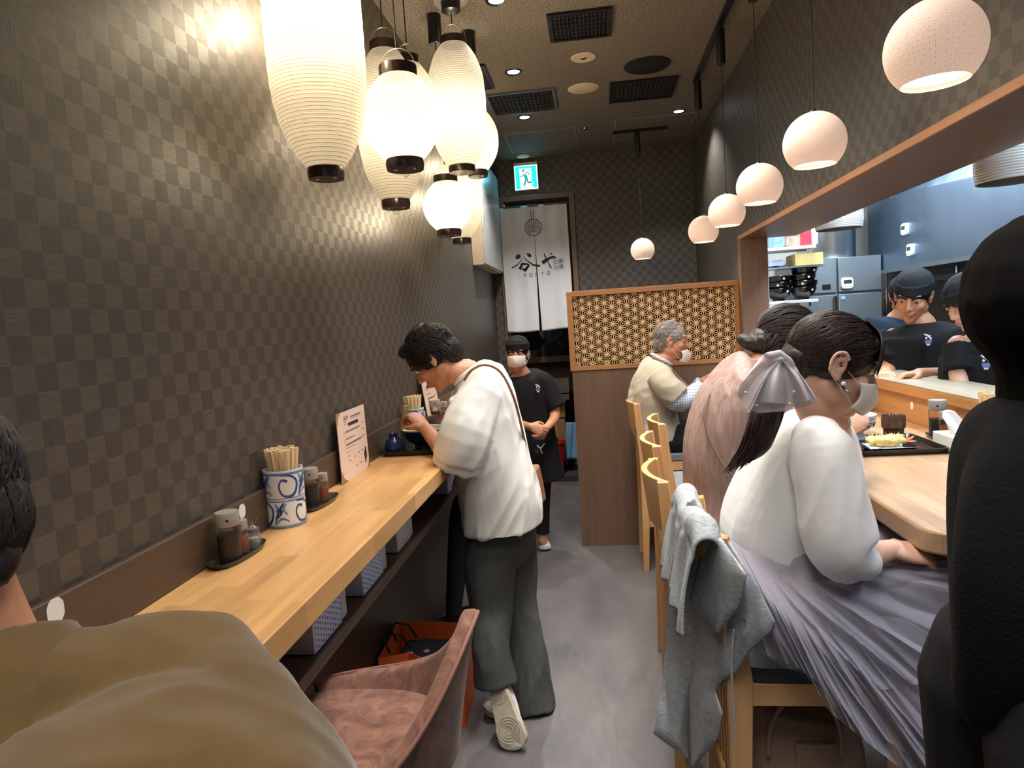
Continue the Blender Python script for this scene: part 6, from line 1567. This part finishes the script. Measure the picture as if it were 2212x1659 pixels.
# ---------------------------------------------------------------- woman in the white blouse
YFm = 1.93
fp = person('woman in a white blouse and grey tulle skirt, seated nearest at the dining counter', at(1650, 1300, y=YFm))
SF = 1.06
g = G(); hc = at(1800, 790, y=1.85); nb = at(1790, 925, y=YFm-.03)
dn, fr = head(g, hc, (.92, -.05, -.36), (.36, 0, .93), SF, nb, .052)
waist = at(1655, 1180, y=YFm); seat = V((waist.x+.03, YFm, .86))
g.loft([nb, at(1770, 955, y=YFm), at(1725, 1010, y=YFm), at(1680, 1090, y=YFm), waist, seat], [(.06, .05), (.155, .075), (.15, .095), (.13, .09), (.13, .095), (.17, .12)], (0, 1, 0), 22, True)
sN, eN, wN = at(1772, 965, y=1.76), at(1832, 1212, y=1.70), at(1925, 1186, y=1.74)
g.tube([sN, eN], [.045, .036], 14, True); g.tube([eN, eN.lerp(wN, .4), wN], [.036, .035, .024], 14, True)
hand(g, wN, V((1, .15, -.25)), V((0, .4, -1)), V((0, 1, .3)), .95, (.35, .4, .3), .1, .3)
sF, eF = at(1795, 950, y=2.08), at(1815, 1025, y=2.22); wF = at(1800, 930, y=2.16)
g.tube([sF, eF, wF], [.044, .038, .027], 14, True)
hand(g, wF, (at(1850, 896, y=2.18)-wF), V((.35, .9, -.3)), V((-.2, 0, 1)), 1.12, (1.1, 1.05, .7), .03, .6)
kk = [V((seat.x+.44, YFm+s_*.085, .84)) for s_ in (-1, 1)]
for k_, s_ in zip(kk, (-1, 1)): g.tube([seat+V((.02, s_*.09, .0)), k_, k_+V((-.05, 0, -.42)), k_+V((-.04, 0, -.5))], [.09, .058, .038, .032], 14, True)
obj('body', remesh(g, .0042, 2, dents=dn), skin2, fp); face(fp, fr, SF, lips=False, brow=hbrown)
# hair: cap, bangs, ponytail
rr, f_, u_, P = fr; Ch = P(0, -.014, .034); Rh = (.086*SF, .104*SF, .092*SF)
tie = at(1690, 778, y=1.86); tail = [tie, at(1672, 830, y=1.83), at(1655, 900, y=1.80), at(1632, 960, y=1.80), at(1605, 992, y=1.80)]
g = G(); g.ell(Ch, Rh, f_, u_, 26); g.ell(P(0, -.075, -.005), (.066, .055, .06), f_, u_); g.ell(P(0, .052, .070), (.064, .036, .030), f_, u_)
g.tube([P(0, -.08, .0), tie], [.05, .022], 14, True)
hairp = obj('hair', remesh(g, .005, 3, folds=(.0022, 50, tuple(f_), 5)), hbrown, fp)
sf = ellsurf(Ch, tuple(x*1.005 for x in Rh), (rr, f_, u_)); g = G()
def roots(rn):
    while True:
        v = V((rn.gauss(0, 1), rn.gauss(0, 1), rn.gauss(0, 1))).normalized()
        if v.z > -.35 and (v.y < .55 or v.z > .35): break
    return sf(Ch+rr*v.x*.1+f_*v.y*.1+u_*v.z*.1)
strands(g, roots, lambda p: (tie-p), 620, .15, .0019, 41, wob=.035, surf=sf)
obj('hair_locks', g, hbrown, hairp)
g = G(); rn = random.Random(8)
for k in range(110):
    a = rn.uniform(-1.0, 1.0); top = P(a*.03, .03, .122); mid = P(a*.062, .087-.02*a*a, .075); low = P(a*.070, .098-.028*a*a, .018+rn.uniform(-.012, .012))
    g.tube([top, top.lerp(mid, .5)+f_*.010+u_*.004, mid, mid.lerp(low, .5)+f_*.003, low], [.002, .0024, .0024, .002, .0006], 5)
obj('fringe', g, hbrown, hairp)
g = G(); g.tube(tail, [.022, .036, .040, .034, .012], 16, True); tl = obj('ponytail', remesh(g, .005, 2, folds=(.003, 40, tuple((tail[-1]-tail[0]).normalized()), 2)), hbrown, hairp)
g = G()
for k in range(220):
    a = rn.uniform(0, 2*PI); q = math.sqrt(rn.random()); pts = []
    for i, (c, R_) in enumerate(zip(tail, (.020, .036, .041, .036, .026))): pts.append(c+V((math.cos(a)*R_*q, math.sin(a)*R_*q, 0))+V((rn.uniform(-.002, .002), 0, 0)))
    e = tail[-1]+(tail[-1]-tail[-2])*rn.uniform(.05, .75)+V((math.cos(a)*.03*q, math.sin(a)*.03*q, math.cos(a)*.008)); pts.append(e)
    g.tube(pts, [.0015, .002, .002, .002, .0014, .0004], 5)
obj('hair_locks', g, hbrown, tl)
# blouse
bl = N('white_satin_blouse'); bl.bsdf(srgb(226, 224, 220), .42, 0, bl.bump(bl.noise(bl.pos(), 5, 3, .5, .5), .25, .02), .4, Sheen_Weight=.2); blouse = bl.m
g = G(); g.loft([at(1786, 912, y=YFm-.02), at(1772, 935, y=YFm), at(1735, 985, y=YFm), at(1690, 1065, y=YFm), at(1664, 1135, y=YFm), at(1668, 1180, y=YFm), at(1680, 1205, y=YFm)],
    [(.062, .055), (.165, .085), (.185, .118), (.18, .125), (.175, .128), (.168, .125), (.14, .10)], (0, 1, 0), 34, True, .92)
g.tube([at(1768, 950, y=1.77), at(1775, 975, y=1.75), at(1795, 1060, y=1.72), at(1812, 1150, y=1.70), at(1828, 1196, y=1.69), at(1860, 1212, y=1.69)], [.066, .080, .082, .084, .074, .046], 24, True)
g.tube([at(1790, 945, y=2.08), at(1812, 1010, y=2.18), at(1806, 985, y=2.19)], [.07, .075, .05], 18, True)
garment('blouse', g, blouse, fp, .0055, 3, [(.007, 6, (.2, 0, 1), 4), (.003, 12, (.5, .2, 1), 7)])
g = G().tube([at(1862, 1212, y=1.69), at(1872, 1208, y=1.69)], [.044, .040], 22); obj('cuff', g, blouse, fp)
# skirt: lining, waist gathers and tulle
lil = fabric('grey_lilac_lining', (150, 143, 150), .8, .05)
g = G(); g.loft([at(1660, 1150, y=YFm), at(1668, 1200, y=YFm), seat+V((.0, 0, .04)), seat+V((.02, 0, -.06))], [(.125, .10), (.15, .125), (.205, .17), (.19, .16)], (0, 1, 0), 30, True)
for k_, s_ in zip(kk, (-1, 1)): g.tube([seat+V((.02, s_*.08, .0)), k_+V((-.05, 0, 0)), k_+V((.03, 0, -.06)), k_+V((.0, 0, -.25))], [.13, .105, .09, .08], 20, True)
garment('skirt_lining', g, lil, fp, .007, 3, [(.008, 12, (1, 0, -.4), 4)])
tm = N('grey_tulle_net'); wv = tm.noise(tm.pos((1, 1, 1)), 900, 2); d_ = tm.n('ShaderNodeBsdfDiffuse'); d_.inputs[0].default_value = srgb(172, 166, 176)
tr_ = tm.n('ShaderNodeBsdfTransparent'); mx = tm.n('ShaderNodeMixShader'); lw = tm.n('ShaderNodeLayerWeight'); lw.inputs[0].default_value = .35
tm.put(mx.inputs[0], tm.math('ADD', .34, tm.math('MULTIPLY', lw.outputs[1], .5))); tm.put(mx.inputs[1], tr_.outputs[0]); tm.put(mx.inputs[2], d_.outputs[0]); tm.put(tm.out.inputs[0], mx.outputs[0]); tulle = tm.m
def lerpl(L, t):
    x = t*(len(L)-1); i = min(int(x), len(L)-2); return (L[i][0]+(L[i+1][0]-L[i][0])*(x-i), L[i][1]+(L[i+1][1]-L[i][1])*(x-i))
def tulle_layer(seed, top, bot, off, amp):
    """gathered net fanning out from the waist over the thighs to the hem"""
    def fn(u, v):
        a = lerpl(top, u); b = lerpl(bot, u); q = v**.9; p_ = (a[0]+(b[0]-a[0])*q, a[1]+(b[1]-a[1])*q-26*math.sin(PI*v)*(1-u)*0)
        y = 1.80+(1.62+.19*u**3-1.80)*math.sin(min(1, v*2.2)*PI/2)-off
        fl = (1-2*abs(noise.noise(V((u*13+seed, v*.8, seed)))))*1.0+.35*noise.noise(V((u*38, v*1.5, seed)))
        return at(p_[0], p_[1], y=y-amp*fl*min(1, v*1.4))
    return fn
obj('tulle_layer', G().grid(tulle_layer(1, [(1556, 1150), (1610, 1185), (1690, 1215), (1860, 1222)], [(1622, 1398), (1695, 1442), (1790, 1470), (1900, 1492), (2000, 1475), (2110, 1400), (2160, 1240), (2150, 1175)], .0, .035), 150, 26), tulle, fp)
obj('tulle_layer', G().grid(tulle_layer(5, [(1570, 1165), (1630, 1200), (1720, 1218), (1850, 1222)], [(1655, 1415), (1740, 1450), (1850, 1555), (1990, 1650), (2090, 1690), (2190, 1600), (2190, 1300), (2180, 1190)], .018, .04), 170, 32), tulle, fp)
obj('tulle_layer', G().grid(tulle_layer(9, [(1600, 1185), (1660, 1205), (1730, 1220), (1815, 1228)], [(1735, 1448), (1800, 1545), (1900, 1625), (2050, 1740), (2160, 1760), (2230, 1600), (2200, 1320)], .034, .04), 170, 32), tulle, fp)
g = G()
for k in range(34):
    t = k/33; a = PI*.15+t*PI*1.3; c = at(1662, 1165, y=YFm); 
    p0 = c+V((-.112*math.sin(a), .142*math.cos(a), .012)); p1 = c+V((-.145*math.sin(a), .17*math.cos(a), -.075)); g.tube([p0, p0.lerp(p1, .5)+V((-.006, 0, 0)), p1], [.006, .009, .005], 6)
obj('waist_gathers', g, plain('mauve_gathers', (150, 132, 128), .8), fp)
# bow of tulle
bo = thing('hair_bow', 'large pale grey tulle bow with tiny pearls clipped on the ponytail', 'hair bow', tuple(tie))
bm_ = N('pale_grey_organza'); d_ = bm_.n('ShaderNodeBsdfDiffuse'); d_.inputs[0].default_value = srgb(206, 200, 204); tr_ = bm_.n('ShaderNodeBsdfTransparent'); mx = bm_.n('ShaderNodeMixShader'); mx.inputs[0].default_value = .74
bm_.put(mx.inputs[1], tr_.outputs[0]); bm_.put(mx.inputs[2], d_.outputs[0]); bm_.put(bm_.out.inputs[0], mx.outputs[0])
def fan(bot, y0, dy, seed, amp=.014, k0=(1686, 776)):
    def fn(u, v):
        x = u*(len(bot)-1); i = min(int(x), len(bot)-2); b = (bot[i][0]+(bot[i+1][0]-bot[i][0])*(x-i), bot[i][1]+(bot[i+1][1]-bot[i][1])*(x-i))
        s_ = v**.85; px_ = k0[0]+(b[0]-k0[0])*s_; py_ = k0[1]+(b[1]-k0[1])*s_-16*math.sin(v*PI)*(1-abs(2*u-1)*.2)
        return at(px_, py_, y=y0-dy*math.sin(v*PI*.6)+amp*math.sin(u*17+seed)*(.3+v))
    return fn
obj('loop', G().grid(fan([(1592, 850), (1612, 885), (1640, 892), (1700, 888), (1762, 872)], 1.76, .03, 0), 60, 16), bm_.m, bo)
obj('loop', G().grid(fan([(1590, 852), (1600, 830), (1640, 775), (1685, 768), (1720, 792), (1750, 850), (1765, 862)], 1.78, .05, 2), 60, 16), bm_.m, bo)
obj('loop', G().grid(fan([(1620, 886), (1640, 868), (1690, 872), (1740, 868), (1764, 858)], 1.745, .03, 4), 60, 16), bm_.m, bo)
obj('knot', G().ell(at(1688, 778, y=1.745), .009), M['white'], bo)
for u, v in ((1634, 876), (1706, 872), (1715, 846), (1610, 848)): obj('pearl', G().ell(at(u, v, y=1.715), .0035), plain('pearl', (236, 230, 222), .2), bo)
# earring, ear loop, mask, glasses arm
er_ = thing('earring', 'pearl and ribbon drop earring on the woman in the white blouse', 'earring', tuple(at(1822, 830, y=1.755)))
obj('pearl', G().ell(at(1822, 829, y=1.752), .006), plain('pearl', (236, 230, 222), .2), er_); obj('drop', G().tube([at(1820, 833, y=1.752), at(1826, 843, y=1.752), at(1838, 851, y=1.752)], .003, 6), M['chrome'], er_)
maskpiece(fp, fr, SF*1.08, .010, wmask, half=1.15, R=(.071, .113, .08), ridge=.010)
g = G().ell(P(.084, -.012, .004), (.008, .019, .030), f_, u_, 20).ell(P(.083, -.008, -.022), (.007, .010, .013), f_, u_).tube([P(.090, .004, .018), P(.092, -.010, .032), P(.092, -.028, .024), P(.091, -.032, .0), P(.089, -.022, -.020), P(.086, -.008, -.030)], .0045, 8)
obj('ear', remesh(g, .0022, 2, dents=[(tuple(P(.094, -.008, .002)), .010, .009, tuple(-rr))]), skin2, fp)

# grey jacket on her chair
jm = N('heathered_grey_jersey'); hz_ = jm.noise(jm.pos((40, 40, 260)), 1, 4, .7, .4); jm.bsdf(jm.ramp(hz_, [(.3, srgb(140, 145, 148)), (.7, srgb(190, 195, 198))]), .9, 0, jm.bump(hz_, .15, .002), .2)
jk = thing('grey_jacket', 'heather grey jersey jacket draped over the back of the nearest beech chair', 'jacket', tuple(at(1480, 1400, y=1.8)))
def rowcloth(name, poly, yf, amp, seed, mat, parent, nu=22, nv=60, th=.004):
    """cloth filled row by row between the two sides of its outline"""
    v0 = min(p[1] for p in poly); v1 = max(p[1] for p in poly); n = len(poly)
    def span(v):
        xs = []
        for i in range(n):
            a, b = poly[i], poly[(i+1) % n]
            if (a[1] <= v) != (b[1] <= v): xs.append(a[0]+(b[0]-a[0])*(v-a[1])/(b[1]-a[1]))
        return (min(xs), max(xs)) if xs else None
    last = [None]
    def fn(u, t):
        v = v0+(v1-v0)*min(max(t, .004), .996); s_ = span(v); x = s_[0]+(s_[1]-s_[0])*u
        e = .022*(1-(2*u-1)**2)
        return at(x, v, y=yf(x, v)-e+amp*noise.noise(V((x*.024+seed, v*.004, seed)))+amp*.15*noise.noise(V((x*.07, v*.01, seed))))
    return obj(name, G().grid(fn, nu, nv), mat, parent, solid=th)
yj = lambda x, v: 1.98-.42*max(0, min(1, (x-1440)/170))
rowcloth('back_panel', [(1486, 1082), (1500, 1076), (1520, 1098), (1532, 1150), (1520, 1300), (1500, 1420), (1490, 1500), (1490, 1640), (1412, 1585), (1428, 1500), (1438, 1400), (1445, 1250), (1462, 1150)], lambda x, v: 1.93-.10*max(0, min(1, (x-1440)/90)), .05, 3, jm.m, jk)
rowcloth('front_panel', [(1512, 1150), (1545, 1142), (1572, 1165), (1640, 1270), (1674, 1345), (1670, 1362), (1622, 1402), (1590, 1452), (1560, 1470), (1545, 1492), (1560, 1540), (1550, 1600), (1494, 1658), (1488, 1500), (1486, 1350), (1492, 1220)], yj, .045, 7, jm.m, jk)
rowcloth('inner_panel', [(1496, 1140), (1560, 1160), (1600, 1280), (1612, 1400), (1560, 1480), (1505, 1490)], lambda x, v: yj(x, v)+.06, .02, 15, jm.m, jk, 14, 30)
rowcloth('sleeve', [(1540, 1150), (1562, 1168), (1612, 1240), (1598, 1310), (1550, 1368), (1520, 1330), (1490, 1300), (1512, 1210)], lambda x, v: yj(x, v)-.05, .03, 11, jm.m, jk, 18, 30)
def yoke(u, v):
    y = 1.605+.47*u; zt_ = 1.088+.014*math.cos((y-1.70)/.27*2*PI)-.012*abs(2*u-1)**6
    if v < .55: t = v/.55; x, z = .172+.035*t, .84+(zt_-.03-.84)*t
    elif v < .75: t = (v-.55)/.2*PI; x, z = .237-.030*math.cos(t), zt_-.03+.032*math.sin(t)
    else: t = (v-.75)/.25; x, z = .267+.045*t, zt_-.03-.15*t
    w_ = .018*noise.noise(V((y*11, z*3, 2)))+.007*noise.noise(V((y*26, z*6, 8)))
    return V((x+w_*(1.2 if v < .5 else .5), y+.012*math.sin(z*14), z+w_*.6))
obj('folded_yoke', G().grid(yoke, 60, 50), jm.m, jk, solid=.006)
obj('hood_cord', G().tube([at(1585, 1360, y=1.60), at(1580, 1440, y=1.6), at(1584, 1520, y=1.6), at(1588, 1605, y=1.6)], .0028, 6), jm.m, jk)
# tote bag under the chair
tg = thing('tote_bag', 'taupe leather tote bag on the rack under the nearest beech chair', 'handbag', tuple(at(1760, 1620, y=1.85)))
tl_ = plain('taupe_tote_leather', (150, 124, 108), .55, var=.12); c = V((.50, 1.84, .30))
g = G(); g.loft([c+V((0, 0, 0)), c+V((0, 0, .02)), c+V((0, 0, .14)), c+V((.01, 0, .21))], [(.14, .07), (.15, .08), (.145, .075), (.13, .05)], (1, 0, 0), 30, power=.6); obj('bag_body', remesh(g, .006, 3, folds=(.006, 10, (0, 0, 1), 3)), tl_, tg)
for yy_, dx in ((-.075, -.02), (.04, .02)):
    pts = [c+V((dx-.09, yy_-.01, .14))]+[c+V((dx-.0-.09*math.cos(a), yy_-.015-.01*math.sin(a), .18+.13*math.sin(a))) for a in np.linspace(.1, PI-.1, 14)]+[c+V((dx+.09, yy_-.01, .14))]
    obj('bag_handle', G().tube(pts, .0055, 8), tl_, tg)
obj('pocket', G().loft([c+V((.01, -.075, .03)), c+V((.01, -.077, .17))], [(.05, .008), (.052, .008)], (1, 0, 0), 16, power=.5), tl_, tg)

# ---------------------------------------------------------------- man at lower left
ap = person('dark-haired man in an olive brown shirt at the lower left corner', at(300, 1650, y=.55))
g = G(); hc = at(-165, 1120, y=.60); nb = at(-62, 1420, y=.60)
dn, fr = head(g, hc, (-.85, .45, -.25), (-.15, .05, 1), 1.0, nb, .058)
ol_pts = [(at(-20, 1560, y=.58), .07), (at(170, 1540, y=.60), .066), (at(330, 1472, y=.64), .060), (at(440, 1438, y=.68), .052)]
g.tube([p for p, r in ol_pts], [r*.78 for p, r in ol_pts], 16, True)
low = V((ol_pts[1][0].x+.10, .45, .90)); g.loft([at(100, 1850, y=.56), at(220, 1950, y=.52), low], [(.08, .07), (.13, .10), (.16, .12)], (.5, 1, 0), 18, True)
el_ = V((-.50, .74, 1.12)); g.tube([at(440, 1475, y=.68), el_, V((-.74, .80, 1.12))], [.048, .042, .03], 12, True); hand(g, V((-.74, .80, 1.12)), V((-.8, -.5, 0)), V((0, 0, -1)), V((-.5, .5, 0)), 1.0)
el2 = V((-.72, .20, 1.08)); g.tube([at(-260, 1760, y=.5), el2, V((-.8, .4, 1.12))], [.045, .042, .03], 12, True); hand(g, V((-.8, .4, 1.12)), V((-.3, .8, 0)), V((0, 0, -1)), V((-.5, -.5, 0)), 1.0)
low.z = .84
for s_ in (-1, 1): g.tube([low+V((0, s_*.1, 0)), low+V((-.24, s_*.1, -.10)), low+V((-.20, s_*.1, -.45)), low+V((-.20, s_*.1, -.78))], [.09, .06, .045, .04], 12, True)
obj('body', remesh(g, .005, 2, dents=dn), skin1, ap); face(ap, fr)
short_hair(ap, fr, 1.04, hblack, 1500, .05, .4, -.95, (.1, -.4, -.9), 51, lambda g, P: g.ell(P(0, -.075, -.045), (.052, .03, .05), fr[1], fr[2]), .0016, 1.02, .3)
olv = N('olive_brown_twill'); w_ = olv.noise(olv.pos((1, 1, 1)), 9, 3); wv = olv.n('ShaderNodeTexWave', {'wave_type': 'BANDS', 'bands_direction': 'DIAGONAL'}, Scale=260.0, Distortion=1.2)
wv.inputs['Detail'].default_value = 2; olv.put(wv.inputs[0], olv.pos())
olv.bsdf(olv.mix(olv.math('MULTIPLY', wv.outputs[1], .13), olv.ramp(w_, [(.3, srgb(84, 64, 34)), (.7, srgb(98, 76, 42))]), srgb(56, 42, 22)), .9, 0, olv.bump(wv.outputs[1], .08, .001), .2, Sheen_Weight=.3)
g = G()
g.tube([at(-60, 1540, y=.58), at(100, 1540, y=.59), at(250, 1510, y=.62), at(360, 1458, y=.65), at(440, 1438, y=.67)], [.085, .078, .072, .066, .056], 26, True)
g.tube([at(250, 1530, y=.62), at(400, 1490, y=.66), at(470, 1530, y=.64), at(530, 1640, y=.58), at(540, 1800, y=.52)], [.075, .072, .072, .070, .080], 26, True)
g.loft([at(100, 1680, y=.60), at(260, 1740, y=.58), at(310, 1880, y=.50), at(340, 2200, y=.44)], [(.13, .10), (.17, .12), (.19, .14), (.2, .16)], (.5, 1, 0), 30, True)
g.tube([at(440, 1480, y=.68), el_], [.06, .054], 20, True); g.tube([at(-180, 1720, y=.52), el2+V((.02, 0, .01))], [.085, .065], 18, True)
garment('shirt', g, olv.m, ap, .006, 14, [(.006, 7, (1, .3, -.9), 15), (.004, 17, (1, .5, -.8), 2)])
nc = at(-18, 1440, y=.59)
g = G(); a1_ = (at(-20, 1380, y=.60)-nc).normalized()
g.loft([nc-a1_*.12, nc-a1_*.02, nc+a1_*.026], [(.12, .10), (.092, .084), (.074, .068)], (1, .3, -.1), 40)
obj('shirt_collar', remesh(g, .0045, 2, folds=(.002, 16, (1, 0, 0), 3)), olv.m, ap)
g = G()
for s_ in (-1, 1): g.tube([low+V((.02, s_*.09, -.02)), low+V((-.24, s_*.1, -.10)), low+V((-.20, s_*.1, -.76))], [.12, .08, .065], 16, True)
garment('trousers', g, bk, ap, .012, 2)
# his chair: the same velvet type
dup(vt, V((-.16, .42, 0))-V((-.575, 1.35, 0)), 0, 'velvet bar chair under the man in the olive brown shirt')

# ---------------------------------------------------------------- dark figure at the right edge
gp = person('close, out-of-focus person in black knitwear and dark hair at the right picture edge', at(2200, 1500, y=.85))
YG = .84
g = G(); hc = at(2340, 660, y=YG); nb = at(2370, 850, y=YG)
dn, fr = head(g, hc, (.8, .55, -.25), (.1, 0, 1), .80, nb, .05)
g.loft([nb, at(2370, 940, y=YG), at(2370, 1150, y=YG), at(2370, 1450, y=YG), at(2370, 1600, y=YG)], [(.05, .045), (.07, .10), (.09, .12), (.09, .12), (.10, .13)], (1, 0, 0), 18, True)
sh_ = at(2262, 985, y=YG-.02); eG = at(2200, 1300, y=YG-.04); wG = at(2330, 1400, y=YG+.14); g.tube([sh_, eG, wG], [.042, .036, .028], 12, True); hand(g, wG, V((.8, .5, 0)), V((0, 0, -1)), V((-.5, .5, 0)), .95)
hipz = at(2330, 1650, y=YG)
for s_ in (-1, 1): g.tube([hipz+V((0, s_*.09, 0)), V((hipz.x, YG+s_*.1, .48)), V((hipz.x-.02, YG+s_*.1, .06))], [.09, .06, .04], 14, True)
obj('body', remesh(g, .006, 2), skin1, gp); face(gp, fr)
blackk = fabric('black_knit', (14, 13, 13), .95, .12, .4, 240, 10, .0)
g = G(); g.loft([at(2365, 870, y=YG), at(2360, 915, y=YG), at(2365, 1000, y=YG), at(2365, 1250, y=YG), at(2370, 1500, y=YG), at(2370, 1600, y=YG)], [(.08, .07), (.12, .13), (.135, .15), (.14, .15), (.14, .15), (.12, .15)], (1, 0, 0), 34)
g.tube([at(2250, 965, y=YG-.02), at(2215, 1080, y=YG-.03), at(2198, 1240, y=YG-.04), at(2195, 1400, y=YG-.03), at(2185, 1500, y=YG-.01)], [.058, .062, .062, .062, .060], 24, True)
garment('sweatshirt', g, blackk, gp, .007, 4, [(.007, 8, (.1, 0, 1), 5)])
g = G()
for s_ in (-1, 1): g.tube([hipz+V((.01, s_*.08, .05)), V((hipz.x, YG+s_*.1, .48)), V((hipz.x-.02, YG+s_*.1, .06))], [.14, .095, .07], 18, True)
garment('trousers', g, bk, gp, .01, 3, (.005, 8, (0, 0, 1), 4))
for s_ in (-1, 1): shoe(gp, V((hipz.x-.08, YG+s_*.1, 0)), V((hipz.x+.18, YG+s_*.1+.05, 0)), (0, 0, 1), bk, bk, 1, laces=False)
g = G(); q = lambda u, v, dy=0: at(u, v, y=YG+dy)
g.ell(q(2292, 640), (.098, .10, .100)); g.ell(q(2172, 652), (.042, .05, .038)); g.ell(q(2288, 790), (.060, .08, .06)); g.ell(q(2350, 850), (.09, .085, .05)); g.ell(q(2350, 740), (.09, .10, .12))
obj('hair', remesh(g, .006, 8, folds=[(.006, 9, (0, 0, 1), 4), (.0012, 70, (.2, 0, 1), 2)]), plain('soft_black_hair', (15, 13, 12), .9, spec=.1), gp)
wp = plain('white_print', (226, 224, 208), .7)
for (u, v, du, dv) in ((2064, 1150, 9, 34), (2056, 1215, 5, 20), (2052, 1262, 7, 26), (2062, 1325, 20, 40)):
    c = at(u+22, v, y=YG-.04); obj('white_print', G().ell(c, (du/2600, .004, dv/1900), (-.85, -.5, 0), (.25 if dv > 35 else 0, 0, 1), 14), wp, gp)

# ---------------------------------------------------------------- kitchen staff
def cook(label, y, hcp, f, up, s, nbp, torso, arms, capm_, hairmm, em=None, skin=skin1, shirtm=bks, cap=True, mouth=True):
    o = person(label, (at(torso[1][0], torso[1][1], y=y).x, y, 0)); g = G(); hc = at(*hcp, y=y-.02 if len(hcp) == 2 else 0); nb = at(*nbp, y=y)
    dn, fr = head(g, hc, f, up, s, nb, .054*s)
    T = [at(u, v, y=y) for u, v in torso]; base = T[-1]; sd = V((f[1], -f[0], 0)).normalized() if arms.get('side') is None else V(arms['side']).normalized()
    T2 = T+[V((base.x, y, .95)), V((base.x, y, .85))]
    g.loft([nb]+T2, [(.06*s, .05*s)]+[(.15*s, .085*s)]*len(T)+[(.14*s, .1*s), (.15*s, .1*s)], sd, 18, True)
    for s_ in (-1, 1): q = V((base.x, y, .9))+sd*s_*.09; g.tube([q, q+V((0, 0, -.42)), V((q.x, q.y, .05))], [.085, .055, .04], 12, True)
    sl = []
    for A in arms['chains']:
        pts = [at(u, v, y=yy) for u, v, yy in A['p']]; g.tube(pts, [.045*s, .038*s, .026*s], 12, True); hand(g, pts[2], A['d'], A['n'], A['t'], .95*s, (.5, .5, .4), .08, .4); sl.append(pts)
    obj('body', remesh(g, .005, 2, dents=dn), skin, o); face(o, fr, s, lips=mouth)
    g = G(); g.loft([nb+V((0, 0, .004)), nb.lerp(T[0], .4)]+T2, [(.075*s, .062*s), (.155*s, .085*s)]+[(.185*s, .115*s)]*len(T)+[(.17*s, .12*s), (.17*s, .12*s)], sd, 30, power=.88)
    for pts in sl: g.tube([pts[0], pts[0].lerp(pts[1], .75)], [.064*s, .066*s], 20)
    garment('t_shirt', g, shirtm, o, .007, 3, (.007, 7, (.2, 0, 1), 5))
    g = G()
    for s_ in (-1, 1): q = V((base.x, y, .9))+sd*s_*.09; g.tube([q, q+V((0, 0, -.42)), V((q.x, q.y, .06))], [.1, .08, .065], 14, True)
    garment('trousers', g, bks, o, .012, 2)
    for s_ in (-1, 1): q = V((base.x, y, 0))+sd*s_*.09; dd = V((f[0], f[1], 0)).normalized(); shoe(o, q-dd*.07, q+dd*.17, (0, 0, 1), bks, bks, .95, laces=False)
    short_hair(o, fr, s, hairmm, 160, .05, .0, -.45, (0, -.6, -1), 71)
    if cap: band_cap(o, fr, s*1.01, capm_)
    if em: emblem(o, at(em[0], em[1], y=em[2]), em[3], em[4])
    return o
cap_m = fabric('black_bandana_cloth', (36, 38, 42), .85, .25, .2, 320, 14)
cook('cook in a black T-shirt and bandana facing out over the serving ledge', 3.92, (1972, 640), (-.55, -.78, -.42), (-.1, -.35, .93), 1.12, (1992, 700),
     [(1995, 730), (1992, 775), (1990, 815)],
     {'side': (1, -.35, 0), 'chains': [dict(p=[(2058, 728, 3.86), (2074, 800, 3.75), (1985, 808, 3.45)], d=(-1, -.2, -.05), n=(0, -.3, -1), t=(0, -1, 0)),
                                     dict(p=[(1930, 728, 4.0), (1918, 800, 3.9), (1912, 806, 3.62)], d=(-.3, -1, 0), n=(0, 0, -1), t=(1, 0, 0))]}, cap_m, hblack, (2005, 733, 3.76, (-.3, -1, 0), .044))
cook('cook with brown hair under a dark bandana in profile at the right of the hatch', 3.28, (2092, 652), (-.85, -.25, -.5), (-.45, -.1, .88), 1.0, (2118, 728),
     [(2135, 760), (2132, 800), (2130, 850)],
     {'side': (.9, -.6, 0), 'chains': [dict(p=[(2070, 745, 3.30), (2072, 820, 3.25), (2090, 880, 3.15)], d=(.2, -.5, -.8), n=(0, 1, 0), t=(1, 0, 0)), dict(p=[(2195, 765, 3.2), (2215, 850, 3.1), (2180, 880, 3.0)], d=(-.2, -.5, -.8), n=(0, 1, 0), t=(-1, 0, 0))]}, cap_m, hairm('brown_hair', (66, 44, 36)), (2130, 782, 3.12, (-.3, -1, 0), .044), skin2)
cook('third cook in a navy T-shirt, mostly hidden behind the cook in the bandana', 4.55, (1952, 640), (.3, 1, -.1), (0, 0, 1), 1.0, (1936, 690),
     [(1928, 715), (1922, 760), (1920, 800)],
     {'side': (1, 0, 0), 'chains': [dict(p=[(1893, 715, 4.5), (1905, 780, 4.5), (1925, 795, 4.4)], d=(1, 0, 0), n=(0, 0, -1), t=(0, -1, 0)), dict(p=[(1965, 715, 4.55), (1975, 780, 4.5), (1965, 795, 4.4)], d=(-1, 0, 0), n=(0, 0, -1), t=(0, -1, 0))]}, cap_m, hblack, None, skin1, fabric('navy_cotton', (36, 48, 64), .85))
for o_ in list(bpy.data.objects):
    if o_.type == 'MESH' and not o_.users_collection: bpy.data.objects.remove(o_)
